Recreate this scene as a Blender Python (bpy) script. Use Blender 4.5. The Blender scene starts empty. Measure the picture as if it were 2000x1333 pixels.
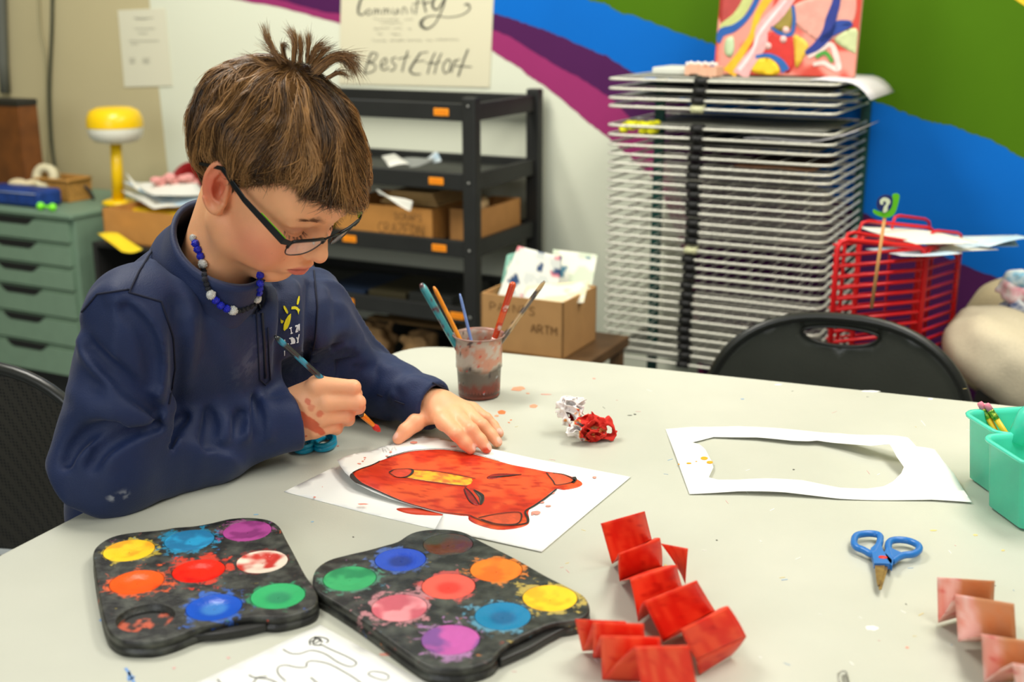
import bpy, bmesh, math, random
import numpy as np
from mathutils import Vector, Matrix

SC = bpy.context.scene
COL = SC.collection
R = math.radians
# ------------------------------------------------------------------ camera, exposure, light
CAMZ, TABZ, FPX, PITCH = 1.23, 0.70, 2300.0, R(15.8)
cam_d = bpy.data.cameras.new('camera'); cam = bpy.data.objects.new('camera', cam_d); COL.objects.link(cam)
cam.location = (0, 0, CAMZ); cam.rotation_euler = (R(90) - PITCH, 0, 0)
cam_d.sensor_width = 36.0; cam_d.lens = FPX * 36.0 / 2000.0; cam_d.clip_start = 0.05
cam_d.dof.use_dof = True; cam_d.dof.focus_distance = 1.36; cam_d.dof.aperture_fstop = 4.3
SC.camera = cam
SC.view_settings.view_transform = 'Standard'; SC.view_settings.look = 'None'
SC.view_settings.gamma = 1.0; SC.view_settings.use_curve_mapping = False
SC.view_settings.exposure = 0.18
SC.cycles.max_bounces = 6; SC.cycles.diffuse_bounces = 3; SC.cycles.glossy_bounces = 3
SC.cycles.transmission_bounces = 6; SC.cycles.transparent_max_bounces = 12
SC.cycles.caustics_reflective = False; SC.cycles.caustics_refractive = False
SC.cycles.sample_clamp_indirect = 4.0

world = bpy.data.worlds.new('room_ambient'); SC.world = world; world.use_nodes = True
world.node_tree.nodes['Background'].inputs[0].default_value = (0.93, 0.97, 0.90, 1)
world.node_tree.nodes['Background'].inputs[1].default_value = 0.22

def area(name, loc, target, size, size_y, power, color=(1, 0.965, 0.88)):
    l = bpy.data.lights.new(name, 'AREA'); l.shape = 'RECTANGLE'; l.size = size; l.size_y = size_y
    l.energy = power; l.color = color
    o = bpy.data.objects.new(name, l); COL.objects.link(o); o.location = loc
    o.rotation_euler = (Vector(target) - Vector(loc)).to_track_quat('-Z', 'Y').to_euler()
    return o
area('ceiling_panel_light', (1.0, 1.6, 2.55), (0.95, 2.1, 0.3), 0.6, 1.2, 30)
area('ceiling_panel_light', (-0.9, 2.0, 2.55), (-0.7, 2.9, 0.6), 0.6, 1.2, 44)
area('ceiling_panel_light', (0.8, 0.1, 2.55), (0.45, 0.7, 0.3), 0.6, 1.2, 17)
area('cool_area_light', (-1.6, -1.6, 1.9), (-0.2, 1.6, 0.8), 1.6, 1.4, 34, (0.95, 0.98, 1.0))  # cool area light out of view, left and behind the camera

# ------------------------------------------------------------------ camera maths: a pixel of the frame to a point in the room
_c, _s = math.cos(PITCH), math.sin(PITCH)
def ray(px, py):
    dx = (px - 1000) / FPX; dy = -(py - 666.5) / FPX
    return np.array([dx, _c + dy * _s, -_s + dy * _c])
CAM0 = np.array([0, 0, CAMZ])
def T(px, py, z=TABZ):
    r = ray(px, py); return CAM0 + r * (z - CAMZ) / r[2]
def D(px, py, Y):
    r = ray(px, py); return CAM0 + r * Y / r[1]
# the mural wall: a vertical plane through WP along WD
WD = np.array([math.cos(R(27)), -math.sin(R(27)), 0.0]); WP = np.array([-1.5, 3.9, 0.0])
WN = np.array([-WD[1] * -1, -WD[0], 0.0]) * 1.0
WN = np.array([-math.sin(R(27)), -math.cos(R(27)), 0.0])       # towards the camera
def W(px, py, off=0.0):
    r = ray(px, py); p0 = WP + WN * off
    t = ((p0 - CAM0) @ WN) / (r @ WN); return CAM0 + r * t

# ------------------------------------------------------------------ materials
def s2l(c):
    c = np.asarray(c, float) / 255.0
    return tuple(np.where(c <= 0.04045, c / 12.92, ((c + 0.055) / 1.055) ** 2.4))
MATS = {}
def mat(name, col, rough=0.6, metal=0.0, noise=0.0, nscale=20.0, bump=0.0, bscale=60.0, spec=0.5, trans=0.0, sss=0.0, coat=0.0, col2=None, sheen=0.0, alpha=1.0, ior=1.45):
    if name in MATS: return MATS[name]
    m = bpy.data.materials.new(name); m.use_nodes = True; nt = m.node_tree; b = nt.nodes['Principled BSDF']
    c = s2l(col)
    b.inputs['Base Color'].default_value = (*c, 1); b.inputs['Roughness'].default_value = rough
    b.inputs['Metallic'].default_value = metal; b.inputs['Specular IOR Level'].default_value = spec
    b.inputs['IOR'].default_value = ior
    if trans: b.inputs['Transmission Weight'].default_value = trans
    if sss:
        b.inputs['Subsurface Weight'].default_value = sss; b.inputs['Subsurface Radius'].default_value = (1, 0.35, 0.2)
        b.inputs['Subsurface Scale'].default_value = 0.006
    if coat: b.inputs['Coat Weight'].default_value = coat; b.inputs['Coat Roughness'].default_value = 0.15
    if sheen: b.inputs['Sheen Weight'].default_value = sheen
    if alpha < 1: b.inputs['Alpha'].default_value = alpha
    tc = nt.nodes.new('ShaderNodeTexCoord')
    if noise or col2 is not None:
        n = nt.nodes.new('ShaderNodeTexNoise'); n.inputs['Scale'].default_value = nscale; n.inputs['Detail'].default_value = 5
        nt.links.new(tc.outputs['Object'], n.inputs['Vector'])
        mx = nt.nodes.new('ShaderNodeMix'); mx.data_type = 'RGBA'
        d = s2l(col2) if col2 is not None else tuple(x * (1 - noise) for x in c)
        mx.inputs[6].default_value = (*c, 1); mx.inputs[7].default_value = (*d, 1)
        mr = nt.nodes.new('ShaderNodeMapRange'); mr.inputs[1].default_value = 0.35; mr.inputs[2].default_value = 0.68
        nt.links.new(n.outputs['Fac'], mr.inputs[0]); nt.links.new(mr.outputs[0], mx.inputs[0])
        nt.links.new(mx.outputs[2], b.inputs['Base Color'])
    if bump:
        n2 = nt.nodes.new('ShaderNodeTexNoise'); n2.inputs['Scale'].default_value = bscale; n2.inputs['Detail'].default_value = 3
        nt.links.new(tc.outputs['Object'], n2.inputs['Vector'])
        bp = nt.nodes.new('ShaderNodeBump'); bp.inputs['Strength'].default_value = bump; bp.inputs['Distance'].default_value = 0.002
        nt.links.new(n2.outputs['Fac'], bp.inputs['Height']); nt.links.new(bp.outputs[0], b.inputs['Normal'])
    MATS[name] = m; return m
def vmat(name, rough=0.5, sss=0.0, bump=0.0, bscale=200, coat=0.0, spec=0.5, noise=0.0):
    """material whose paint colour comes from the mesh's own colour attribute"""
    m = mat(name, (255, 255, 255), rough, sss=sss, bump=bump, bscale=bscale, coat=coat, spec=spec)
    nt = m.node_tree; b = nt.nodes['Principled BSDF']
    a = nt.nodes.new('ShaderNodeAttribute'); a.attribute_name = 'Col'
    nt.links.new(a.outputs['Color'], b.inputs['Base Color']); return m

# ------------------------------------------------------------------ objects
def link(name, me, parent=None, m=None):
    o = bpy.data.objects.new(name, me); COL.objects.link(o)
    if parent is not None: o.parent = parent
    if m is not None and me is not None:
        for i, k in enumerate(m if isinstance(m, (list, tuple)) else [m]):
            if i < len(me.materials): me.materials[i] = k
            else: me.materials.append(k)
    return o
def tag(o, label=None, cat=None, group=None, kind=None):
    if label: o['label'] = label
    if cat: o['category'] = cat
    if group: o['group'] = group
    if kind: o['kind'] = kind
    return o
def thing(name, label, cat, loc=(0, 0, 0), rz=0.0, group=None):
    o = bpy.data.objects.new(name, None); COL.objects.link(o); o.empty_display_size = 0.05
    o.location = loc; o.rotation_euler = (0, 0, rz); tag(o, label, cat, group); return o
def copy_tree(o, parent=None):
    c = o.copy(); COL.objects.link(c)
    if parent is not None: c.parent = parent
    for ch in [x for x in o.children]: copy_tree(ch, c)
    return c
def pydata(V, F, cols=None, smooth=True):
    me = bpy.data.meshes.new('mesh'); V = np.asarray(V, np.float32)
    F = F if isinstance(F, list) else np.asarray(F).tolist()
    me.from_pydata(V.tolist(), [], F); me.update()
    if smooth: me.polygons.foreach_set('use_smooth', [True] * len(me.polygons))
    if cols is not None:
        a = me.color_attributes.new('Col', 'FLOAT_COLOR', 'POINT')
        C = np.ones((len(V), 4), np.float32); C[:, :3] = cols; a.data.foreach_set('color', C.ravel())
    me.validate(); return me
class MB:
    """collects shapes for ONE mesh"""
    def __init__(s): s.V = []; s.F = []; s.M = []; s.S = []
    def add(s, V, F, mi=0, smooth=False):
        b = len(s.V); s.V += [tuple(map(float, v)) for v in V]
        for f in F: s.F.append([b + i for i in f]); s.M.append(mi); s.S.append(smooth)
        return s
    def box(s, c, size, rz=0.0, mi=0, M=None):
        hx, hy, hz = [x / 2 for x in size]
        V = [Vector((sx * hx, sy * hy, sz * hz)) for sz in (-1, 1) for sx, sy in ((-1, -1), (1, -1), (1, 1), (-1, 1))]
        Rm = M if M is not None else Matrix.Rotation(rz, 3, 'Z')
        V = [Rm @ v + Vector(c) for v in V]
        s.add(V, [(3, 2, 1, 0), (4, 5, 6, 7), (0, 1, 5, 4), (1, 2, 6, 5), (2, 3, 7, 6), (3, 0, 4, 7)], mi); return s
    def tube(s, pts, r, n=8, closed=False, mi=0, cap=True):
        pts = [Vector(map(float, p)) for p in pts]; N = len(pts); rs = r if isinstance(r, (list, tuple, np.ndarray)) else [r] * N
        V = []; up = None
        for i, p in enumerate(pts):
            if closed: t = pts[(i + 1) % N] - pts[i - 1]
            else: t = pts[min(i + 1, N - 1)] - pts[max(i - 1, 0)]
            if t.length < 1e-9: t = Vector((0, 0, 1))
            t.normalize()
            if up is None:
                up = Vector((0, 0, 1)) if abs(t.z) < 0.9 else Vector((1, 0, 0))
            u = up - t * up.dot(t)
            if u.length < 1e-6: u = t.orthogonal()
            u.normalize(); up = u; w = t.cross(u)
            for k in range(n):
                a = 2 * math.pi * k / n; V.append(p + (u * math.cos(a) + w * math.sin(a)) * rs[i])
        F = []
        for i in range(N if closed else N - 1):
            j = (i + 1) % N
            for k in range(n): F.append((i * n + k, i * n + (k + 1) % n, j * n + (k + 1) % n, j * n + k))
        if cap and not closed: F += [tuple(range(n))[::-1], tuple((N - 1) * n + k for k in range(n))]
        s.add(V, F, mi, True); return s
    def prism(s, poly, z0, z1, mi=0, smooth=False):
        n = len(poly); V = [(x, y, z0) for x, y in poly] + [(x, y, z1) for x, y in poly]
        s.add(V, [tuple(range(n))[::-1], tuple(range(n, 2 * n))], mi)
        s.add(V, [(i, (i + 1) % n, n + (i + 1) % n, n + i) for i in range(n)], mi, smooth); return s
    def lathe(s, prof, n=32, c=(0, 0, 0), mi=0):
        V = []; F = []; m = len(prof)
        for k in range(n):
            a = 2 * math.pi * k / n
            for r_, z in prof: V.append((c[0] + r_ * math.cos(a), c[1] + r_ * math.sin(a), c[2] + z))
        for k in range(n):
            j = (k + 1) % n
            for i in range(m - 1): F.append((k * m + i, j * m + i, j * m + i + 1, k * m + i + 1))
        s.add(V, F, mi, True); return s
    def sphere(s, c, r, nu=12, nv=8, mi=0, M=None):
        r = r if isinstance(r, (tuple, list)) else (r, r, r); V = []; F = []
        for i in range(nv + 1):
            ph = math.pi * i / nv
            for k in range(nu):
                a = 2 * math.pi * k / nu
                v = Vector((r[0] * math.sin(ph) * math.cos(a), r[1] * math.sin(ph) * math.sin(a), r[2] * math.cos(ph)))
                if M is not None: v = M @ v
                V.append(v + Vector(c))
        for i in range(nv):
            for k in range(nu): F.append((i * nu + k, (i + 1) * nu + k, (i + 1) * nu + (k + 1) % nu, i * nu + (k + 1) % nu))
        s.add(V, F, mi, True); return s
    def ribbon(s, pts, wv, th, nv, mi=0):
        """flat strip: centre points, half-width vector(s), thickness th along nv"""
        n = len(pts); P = [Vector(map(float, p)) for p in pts]
        w = [Vector(map(float, x)) for x in wv] if isinstance(wv, list) else [Vector(map(float, wv))] * n
        q = [Vector(map(float, x)) for x in nv] if isinstance(nv, list) else [Vector(map(float, nv))] * n
        V = []
        for i in range(n):
            for sg, tt in ((-1, -1), (1, -1), (1, 1), (-1, 1)): V.append(P[i] + w[i] * sg + q[i] * (tt * th / 2))
        F = [(0, 1, 2, 3)[::-1], tuple(4 * (n - 1) + k for k in range(4))]
        for i in range(n - 1):
            for k in range(4): F.append((4 * i + k, 4 * i + (k + 1) % 4, 4 * i + 4 + (k + 1) % 4, 4 * i + 4 + k))
        s.add(V, F, mi, False); return s
    def build(s, name, m=None, parent=None, bevel=0.0, seg=2, fix=True):
        me = bpy.data.meshes.new(name); me.from_pydata(s.V, [], s.F); me.update()
        me.polygons.foreach_set('use_smooth', s.S)
        for k in range(max(s.M) + 1): me.materials.append(None)
        me.polygons.foreach_set('material_index', s.M)
        if fix:
            bm = bmesh.new(); bm.from_mesh(me)
            bmesh.ops.remove_doubles(bm, verts=bm.verts, dist=1e-6)
            bmesh.ops.recalc_face_normals(bm, faces=bm.faces); bm.to_mesh(me); bm.free()
        o = link(name, me, parent, m)
        if bevel:
            b = o.modifiers.new('bevel', 'BEVEL'); b.width = bevel; b.segments = seg; b.limit_method = 'ANGLE'; b.angle_limit = R(40)
        return o
def part(o, parent):
    """parent o (built in world space) to parent keeping it where it stands"""
    o.parent = parent
    mw = Matrix.Translation(parent.location) @ parent.rotation_euler.to_matrix().to_4x4()
    o.matrix_parent_inverse = mw.inverted(); return o

# ------------------------------------------------------------------ value noise
_rng = np.random.default_rng(7); _NT = _rng.random((64, 64, 64)).astype(np.float32)
def vnoise(p, sc=1.0, off=0.0):
    p = np.asarray(p, float) * sc + off + 100.0
    if p.shape[-1] == 2: p = np.concatenate([p, np.full(p.shape[:-1] + (1,), 3.3)], -1)
    i = np.floor(p).astype(int); f = p - i; f = f * f * (3 - 2 * f); i0 = i % 64; i1 = (i + 1) % 64
    x0, y0, z0 = i0[..., 0], i0[..., 1], i0[..., 2]; x1, y1, z1 = i1[..., 0], i1[..., 1], i1[..., 2]
    fx, fy, fz = f[..., 0], f[..., 1], f[..., 2]
    a = _NT[x0, y0, z0] * (1 - fx) + _NT[x1, y0, z0] * fx; b = _NT[x0, y1, z0] * (1 - fx) + _NT[x1, y1, z0] * fx
    c = _NT[x0, y0, z1] * (1 - fx) + _NT[x1, y0, z1] * fx; d = _NT[x0, y1, z1] * (1 - fx) + _NT[x1, y1, z1] * fx
    return (a * (1 - fy) + b * fy) * (1 - fz) + (c * (1 - fy) + d * fy) * fz
def fbm(p, sc=1.0, oc=4, off=0.0):
    r = 0; a = 0.5; t = 0
    for k in range(oc): r = r + a * vnoise(p, sc * 2 ** k, off + 17.3 * k); t += a; a *= 0.5
    return r / t
def sm(e0, e1, x):
    t = np.clip((x - e0) / (e1 - e0), 0, 1); return t * t * (3 - 2 * t)
def mixc(a, b, t):
    t = np.asarray(t)[..., None]; return a * (1 - t) + np.asarray(b) * t

# ------------------------------------------------------------------ signed-distance modelling (surface nets)
def smin(a, b, k):
    h = np.clip(0.5 + 0.5 * (b - a) / k, 0, 1); return b * (1 - h) + a * h - k * h * (1 - h)
def smax(a, b, k): return -smin(-a, -b, k)
def sd_sph(p, c, r): return np.linalg.norm(p - np.asarray(c), axis=-1) - r
def sd_ell(p, c, r, M=None):
    q = p - np.asarray(c)
    if M is not None: q = q @ np.asarray(M)          # columns of M = local axes
    r = np.asarray(r); k0 = np.linalg.norm(q / r, axis=-1); k1 = np.linalg.norm(q / (r * r), axis=-1)
    return k0 * (k0 - 1) / np.maximum(k1, 1e-9)
def sd_cap(p, a, b, ra, rb=None):
    a = np.asarray(a, float); b = np.asarray(b, float); rb = ra if rb is None else rb
    pa = p - a; ba = b - a; h = np.clip((pa @ ba) / (ba @ ba), 0, 1)
    return np.linalg.norm(pa - h[..., None] * ba, axis=-1) - (ra + (rb - ra) * h)
def sd_poly(p, pts, rs, k=0.0):
    d = None
    for i in range(len(pts) - 1):
        e = sd_cap(p, pts[i], pts[i + 1], rs[i], rs[i + 1]); d = e if d is None else (smin(d, e, k) if k else np.minimum(d, e))
    return d
def sdf_mesh(f, lo, hi, h, m=8, slack=1.6):
    lo = np.asarray(lo, float); n = np.ceil((np.asarray(hi) - lo) / h / m).astype(int); N = n * m + 1
    g = [lo[i] + (np.arange(n[i]) + 0.5) * m * h for i in range(3)]
    C = np.stack(np.meshgrid(*g, indexing='ij'), -1); dc = f(C.reshape(-1, 3)).reshape(n)
    act = np.argwhere(np.abs(dc) < m * h * 0.87 * slack + h)
    Dn = np.repeat(np.repeat(np.repeat(np.sign(dc), m, 0), m, 1), m, 2).astype(np.float32)
    Dn = np.pad(Dn, ((0, 1), (0, 1), (0, 1)), mode='edge') * h
    off = np.stack(np.meshgrid(*[np.arange(m + 1)] * 3, indexing='ij'), -1).reshape(-1, 3)
    for k in range(0, len(act), 400):
        a = act[k:k + 400]; idx = (a[:, None, :] * m + off[None]).reshape(-1, 3)
        Dn[idx[:, 0], idx[:, 1], idx[:, 2]] = f(lo + idx * h)
    S = Dn < 0; nz = [x - 1 for x in N]
    cnt = sum(S[i:i + nz[0], j:j + nz[1], k:k + nz[2]].astype(np.int8) for i in (0, 1) for j in (0, 1) for k in (0, 1))
    cell = np.argwhere((cnt > 0) & (cnt < 8)); cid = -np.ones(nz, np.int32); cid[cell[:, 0], cell[:, 1], cell[:, 2]] = np.arange(len(cell))
    acc = np.zeros((len(cell), 3)); w = np.zeros(len(cell))
    cor = [(i, j, k) for i in (0, 1) for j in (0, 1) for k in (0, 1)]
    for a in cor:
        for ax in range(3):
            if a[ax]: continue
            b = list(a); b[ax] = 1; A = cell + a; B = cell + b
            da = Dn[A[:, 0], A[:, 1], A[:, 2]]; db = Dn[B[:, 0], B[:, 1], B[:, 2]]; x = (da < 0) != (db < 0)
            t = np.where(x, da / np.where(x, da - db, 1), 0); P = np.tile(np.array(a, float), (len(cell), 1)); P[:, ax] += t
            acc[x] += P[x]; w[x] += 1
    V = lo + (cell + acc / w[:, None]) * h
    F = []
    for ax in range(3):
        u, v = [(1, 2), (2, 0), (0, 1)][ax]
        sl0 = [slice(1, nz[q]) for q in range(3)]; sl0[ax] = slice(0, nz[ax]); sl1 = list(sl0); sl1[ax] = slice(1, nz[ax] + 1)
        s0 = S[tuple(sl0)]; s1 = S[tuple(sl1)]; e = np.argwhere(s0 != s1)
        org = np.array([1, 1, 1]); org[ax] = 0; e2 = e + org
        flip = s0[e[:, 0], e[:, 1], e[:, 2]]
        du = np.zeros(3, int); dv = np.zeros(3, int); du[u] = 1; dv[v] = 1
        q = [e2 - du - dv, e2 - dv, e2, e2 - du]
        q = np.stack([cid[x[:, 0], x[:, 1], x[:, 2]] for x in q], 1)
        q[~flip] = q[~flip][:, ::-1]; F.append(q[(q >= 0).all(1)])
    return V, np.concatenate(F)
def relax(V, F, it=2, lam=0.5):
    """a few Laplacian smoothing passes"""
    E = np.concatenate([F[:, [0, 1]], F[:, [1, 2]], F[:, [2, 3]], F[:, [3, 0]]])
    for _ in range(it):
        A = np.zeros_like(V); c = np.zeros(len(V)); 
        for k in range(3): A[:, k] = np.bincount(E[:, 0], V[E[:, 1], k], len(V)) + np.bincount(E[:, 1], V[E[:, 0], k], len(V))
        c = np.bincount(E[:, 0], minlength=len(V)) + np.bincount(E[:, 1], minlength=len(V))
        V = V + lam * (A / np.maximum(c, 1)[:, None] - V)
    return V
def text_mesh(body, size, font_shear=0.0, extrude=0.0):
    cu = bpy.data.curves.new('txt', 'FONT'); cu.body = body; cu.size = size; cu.shear = font_shear; cu.extrude = extrude
    o = bpy.data.objects.new('txt', cu); COL.objects.link(o); dg = bpy.context.evaluated_depsgraph_get()
    me = bpy.data.meshes.new_from_object(o.evaluated_get(dg)); bpy.data.objects.remove(o); bpy.data.curves.remove(cu)
    return me
# ================================================================== the boy
# head frame: X forward, Y to his left, Z up, metres, origin between the eyes inside the head
def rotm(y, p, r):
    return np.array(Matrix.Rotation(y, 3, 'Z') @ Matrix.Rotation(p, 3, 'Y') @ Matrix.Rotation(r, 3, 'X'))
HM = rotm(R(-29), R(43), R(5)); HO = np.array([-0.257, 1.272, 1.062]); HS = 1.0
def h2w(p): return (np.asarray(p, float) @ HM.T) * HS + HO
def w2h(p): return ((p - HO) @ HM) / HS

EAR_T = R(-12)
def ear_sdf(p, sy):
    # local ear frame: e = (x back-front, outwards, z)
    q = p.copy(); q[..., 1] = q[..., 1] * sy; q = q - np.array([-0.004, 0.070, -0.010])
    c, s = math.cos(R(22)), math.sin(R(22))          # ear flares away from the head towards the back
    x = q[..., 0] * c + q[..., 1] * s; y = -q[..., 0] * s + q[..., 1] * c; z = q[..., 2]
    # x: front(+), y: outwards, z up
    x, y = q[..., 0] * c - q[..., 1] * s, q[..., 0] * s + q[..., 1] * c
    t = R(-18); x, z = x * math.cos(t) - z * math.sin(t), x * math.sin(t) + z * math.cos(t)
    x = x * 1.32; e = np.stack([x, y, z], -1)
    w = np.where(z > 0, 1.0, 1.0 + z * 9)            # narrower towards the lobe
    k = np.sqrt((x / (0.0185 * np.clip(w, 0.55, 1))) ** 2 + (z / 0.031) ** 2)
    plate = sd_ell(e, (-0.002, 0.002, 0.001), (0.0185, 0.0075, 0.031))
    # helix rim: elliptical ring
    ang = np.arctan2(z / 0.031, x / 0.0185)
    rx = 0.0165; rz = 0.0285
    ring_c = np.stack([rx * np.cos(ang) - 0.002, np.full_like(x, 0.0065), rz * np.sin(ang) + 0.001], -1)
    rim = np.linalg.norm(e - ring_c, axis=-1) - np.where(z < -0.014, 0.0052, 0.0036)
    cut = sd_ell(e, (0.0, 0.0095, 0.002), (0.0125, 0.0075, 0.0235))
    d = smax(plate, -cut, 0.003)
    d = smin(d, rim * 0.85, 0.0025)
    # antihelix ridge and concha
    anti = sd_poly(e, [(-0.002, 0.0052, 0.019), (-0.0088, 0.0052, 0.009), (-0.0098, 0.005, -0.004), (-0.004, 0.0052, -0.014), (0.004, 0.006, -0.0165)], [0.0026, 0.003, 0.003, 0.003, 0.003])
    d = smin(d, anti, 0.003)
    con = sd_ell(e, (0.001, 0.0045, -0.004), (0.0072, 0.0085, 0.0098)); d = smax(d, -con, 0.003)
    tra = sd_cap(e, (0.0125, 0.004, -0.002), (0.0095, 0.006, -0.008), 0.0035); d = smin(d, tra, 0.003)
    lobe = sd_ell(e, (0.003, 0.003, -0.0262), (0.0085, 0.0048, 0.0085)); d = smin(d, lobe, 0.005)
    return d
def head_sdf(p):
    y = p[..., 1]; q = p.copy(); q[..., 1] = np.abs(y)
    d = sd_ell(q, (-0.010, 0, 0.026), (0.094, 0.0735, 0.080))                       # cranium
    d = smin(d, sd_ell(q, (0.026, 0, -0.028), (0.056, 0.058, 0.062)), 0.025)         # face mass
    d = smin(d, sd_cap(q, (0.062, 0.0, 0.024), (0.058, 0.026, 0.024), 0.024), 0.02)  # forehead
    d = smin(d, sd_cap(q, (0.008, 0.051, -0.060), (0.060, 0.014, -0.092), 0.014, 0.013), 0.022)  # jaw
    d = smin(d, sd_sph(q, (0.068, 0.0, -0.084), 0.0165), 0.018)                      # chin
    d = smin(d, sd_ell(q, (0.050, 0.034, -0.040), (0.030, 0.027, 0.031)), 0.016)     # cheek
    d = smin(d, sd_cap(q, (0.060, 0.030, -0.058), (0.030, 0.046, -0.066), 0.017, 0.014), 0.02)
    d = smin(d, sd_cap(q, (0.074, 0.010, 0.016), (0.064, 0.038, 0.014), 0.011, 0.010), 0.012)   # brow
    d = smax(d, -sd_ell(q, (0.094, 0.030, -0.002), (0.020, 0.019, 0.0125)), 0.012)   # eye socket
    d = smin(d, sd_ell(q, (0.0805, 0, -0.056), (0.0135, 0.024, 0.020)), 0.012)       # muzzle
    # nose
    d = smin(d, sd_poly(q, [(0.079, 0, 0.010), (0.086, 0, -0.006), (0.0985, 0, -0.025)], [0.0068, 0.0068, 0.0082]), 0.010)
    d = smin(d, sd_ell(q, (0.085, 0, -0.023), (0.0165, 0.0135, 0.0165)), 0.006)
    d = smin(d, sd_sph(q, (0.1010, 0, -0.0275), 0.0088), 0.004)
    d = smin(d, sd_ell(q, (0.0915, 0.0105, -0.0315), (0.0082, 0.0056, 0.0062)), 0.005)
    d = smax(d, -sd_ell(q, (0.0965, 0.0056, -0.0378), (0.0042, 0.0024, 0.0032)), 0.0015)
    d = smax(d, -sd_cap(q, (0.0955, 0, -0.039), (0.0955, 0, -0.0485), 0.0022), 0.004)  # philtrum
    # closed lids over the eyeballs (he looks down)
    d = smin(d, sd_ell(q, (0.0665, 0.0300, -0.0015), (0.0142, 0.0155, 0.0118)), 0.0035)
    d = smin(d, sd_poly(q, [(0.0800, 0.0165, 0.0095), (0.0828, 0.028, 0.0120), (0.0745, 0.044, 0.0075)], [0.0020, 0.0024, 0.002]), 0.007)
    lid = [(0.0770, 0.0155, -0.0062), (0.0806, 0.0220, -0.0090), (0.0808, 0.0300, -0.0103), (0.0772, 0.0380, -0.0085), (0.0712, 0.0445, -0.0045)]
    d = smax(d, -sd_poly(q, lid, [0.0010] * 5), 0.0012)
    crease = [(0.0790, 0.0165, 0.0040), (0.0815, 0.0260, 0.0065), (0.0790, 0.0370, 0.0055), (0.0725, 0.0440, 0.0015)]
    d = smax(d, -sd_poly(q, crease, [0.0005, 0.001, 0.001, 0.0005]), 0.002)
    # lips
    up = [(0.0960, 0.0, -0.0510), (0.0947, 0.0065, -0.0510), (0.0890, 0.0150, -0.0550), (0.0820, 0.0215, -0.0590)]
    d = smin(d, sd_poly(q, up, [0.0038, 0.0040, 0.0030, 0.0012]), 0.0035)
    lo = [(0.0943, 0.0, -0.0615), (0.0920, 0.0080, -0.0618), (0.0860, 0.0165, -0.0605)]
    d = smin(d, sd_poly(q, lo, [0.0050, 0.0046, 0.0020]), 0.0035)
    ml = [(0.1005, 0.0, -0.0565), (0.0980, 0.0075, -0.0562), (0.0910, 0.0155, -0.0580), (0.0835, 0.0225, -0.0600)]
    d = smax(d, -sd_poly(q, ml, [0.0009, 0.0010, 0.0009, 0.0006]), 0.0016)
    d = smax(d, -sd_ell(q, (0.0945, 0, -0.0735), (0.0085, 0.014, 0.0036)), 0.006)    # under lip
    d = smin(d, ear_sdf(p, -1.0), 0.0035); d = smin(d, ear_sdf(p, 1.0), 0.0035)
    return d
C_SK = np.array(s2l((240, 174, 126))); C_RED = np.array(s2l((214, 112, 92))); C_LIP = np.array(s2l((200, 90, 82)))
def skin_col(ph):
    """skin colour by place on the head: cheeks, ear, nose redder, lips, brows"""
    q = ph.copy(); q[:, 1] = np.abs(q[:, 1]); n = fbm(ph, 90, 3)
    c = np.tile(C_SK, (len(ph), 1)) * (0.94 + 0.12 * n)[:, None]
    g = lambda cen, r: np.exp(-((q - np.array(cen)) ** 2 / np.array(r) ** 2).sum(1))
    c = mixc(c, C_RED, 0.68 * g((0.058, 0.046, -0.040), (0.036, 0.03, 0.026)))
    c = mixc(c, C_RED, 0.35 * g((0.104, 0, -0.034), (0.010, 0.012, 0.012)))
    c = mixc(c, np.array(s2l((222, 96, 74))), 0.75 * g((-0.006, 0.082, -0.006), (0.018, 0.02, 0.030)))
    c = mixc(c, np.array(s2l((188, 60, 50))), 0.55 * g((0.0, 0.073, -0.014), (0.010, 0.012, 0.012)))
    up = [(0.0970, 0.0, -0.0525), (0.0950, 0.0070, -0.0522), (0.0895, 0.0150, -0.0560), (0.0825, 0.0215, -0.0595)]
    lo = [(0.0970, 0.0, -0.0605), (0.0940, 0.0085, -0.0605), (0.0870, 0.0170, -0.0600)]
    dl = np.minimum(sd_poly(q, up, [0.0036, 0.0036, 0.0028, 0.0010]), sd_poly(q, lo, [0.0056, 0.0050, 0.0024]))
    c = mixc(c, C_LIP, 0.80 * sm(0.0012, -0.0004, dl))
    ml = [(0.0985, 0.0, -0.0565), (0.0960, 0.0075, -0.0562), (0.0890, 0.0155, -0.0582), (0.0825, 0.0225, -0.0602)]
    c = mixc(c, np.array(s2l((120, 30, 30))), 0.8 * sm(0.0022, 0.0006, sd_poly(q, ml, [0.0] * 4)))
    c = mixc(c, np.array(s2l((196, 120, 96))), 0.5 * g((0.078, 0.030, 0.001), (0.016, 0.018, 0.008)))
    br = sd_poly(q, [(0.087, 0.012, 0.0175), (0.0865, 0.026, 0.0245), (0.0765, 0.044, 0.0190)], [0.0026, 0.0030, 0.0012])
    c = mixc(c, np.array(s2l((128, 84, 52))), 0.62 * sm(0.0018, -0.0012, br) * (0.45 + 0.75 * vnoise(ph, 900)))
    fr = vnoise(ph, 420, 5.0) > 0.93; c = mixc(c, np.array(s2l((186, 116, 80))), 0.5 * (fr & (g((0.080, 0.022, -0.026), (0.03, 0.026, 0.018)) > 0.25)))
    return c
def hit(f, px, py, t0=0.7, t1=2.5, n=90):
    r = ray(px, py); t = t0
    for _ in range(n):
        p = CAM0 + r * t; d = float(f(p[None])[0])
        if d < 0.0004: return p
        t += max(d * 0.7, 0.0004)
        if t > t1: return None
    return p
def grad(f, p, e=0.002):
    P = np.array([p + np.eye(3)[i] * e * sg for i in range(3) for sg in (1, -1)]); d = f(P)
    g = np.array([d[0] - d[1], d[2] - d[3], d[4] - d[5]]); return g / np.linalg.norm(g)
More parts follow.
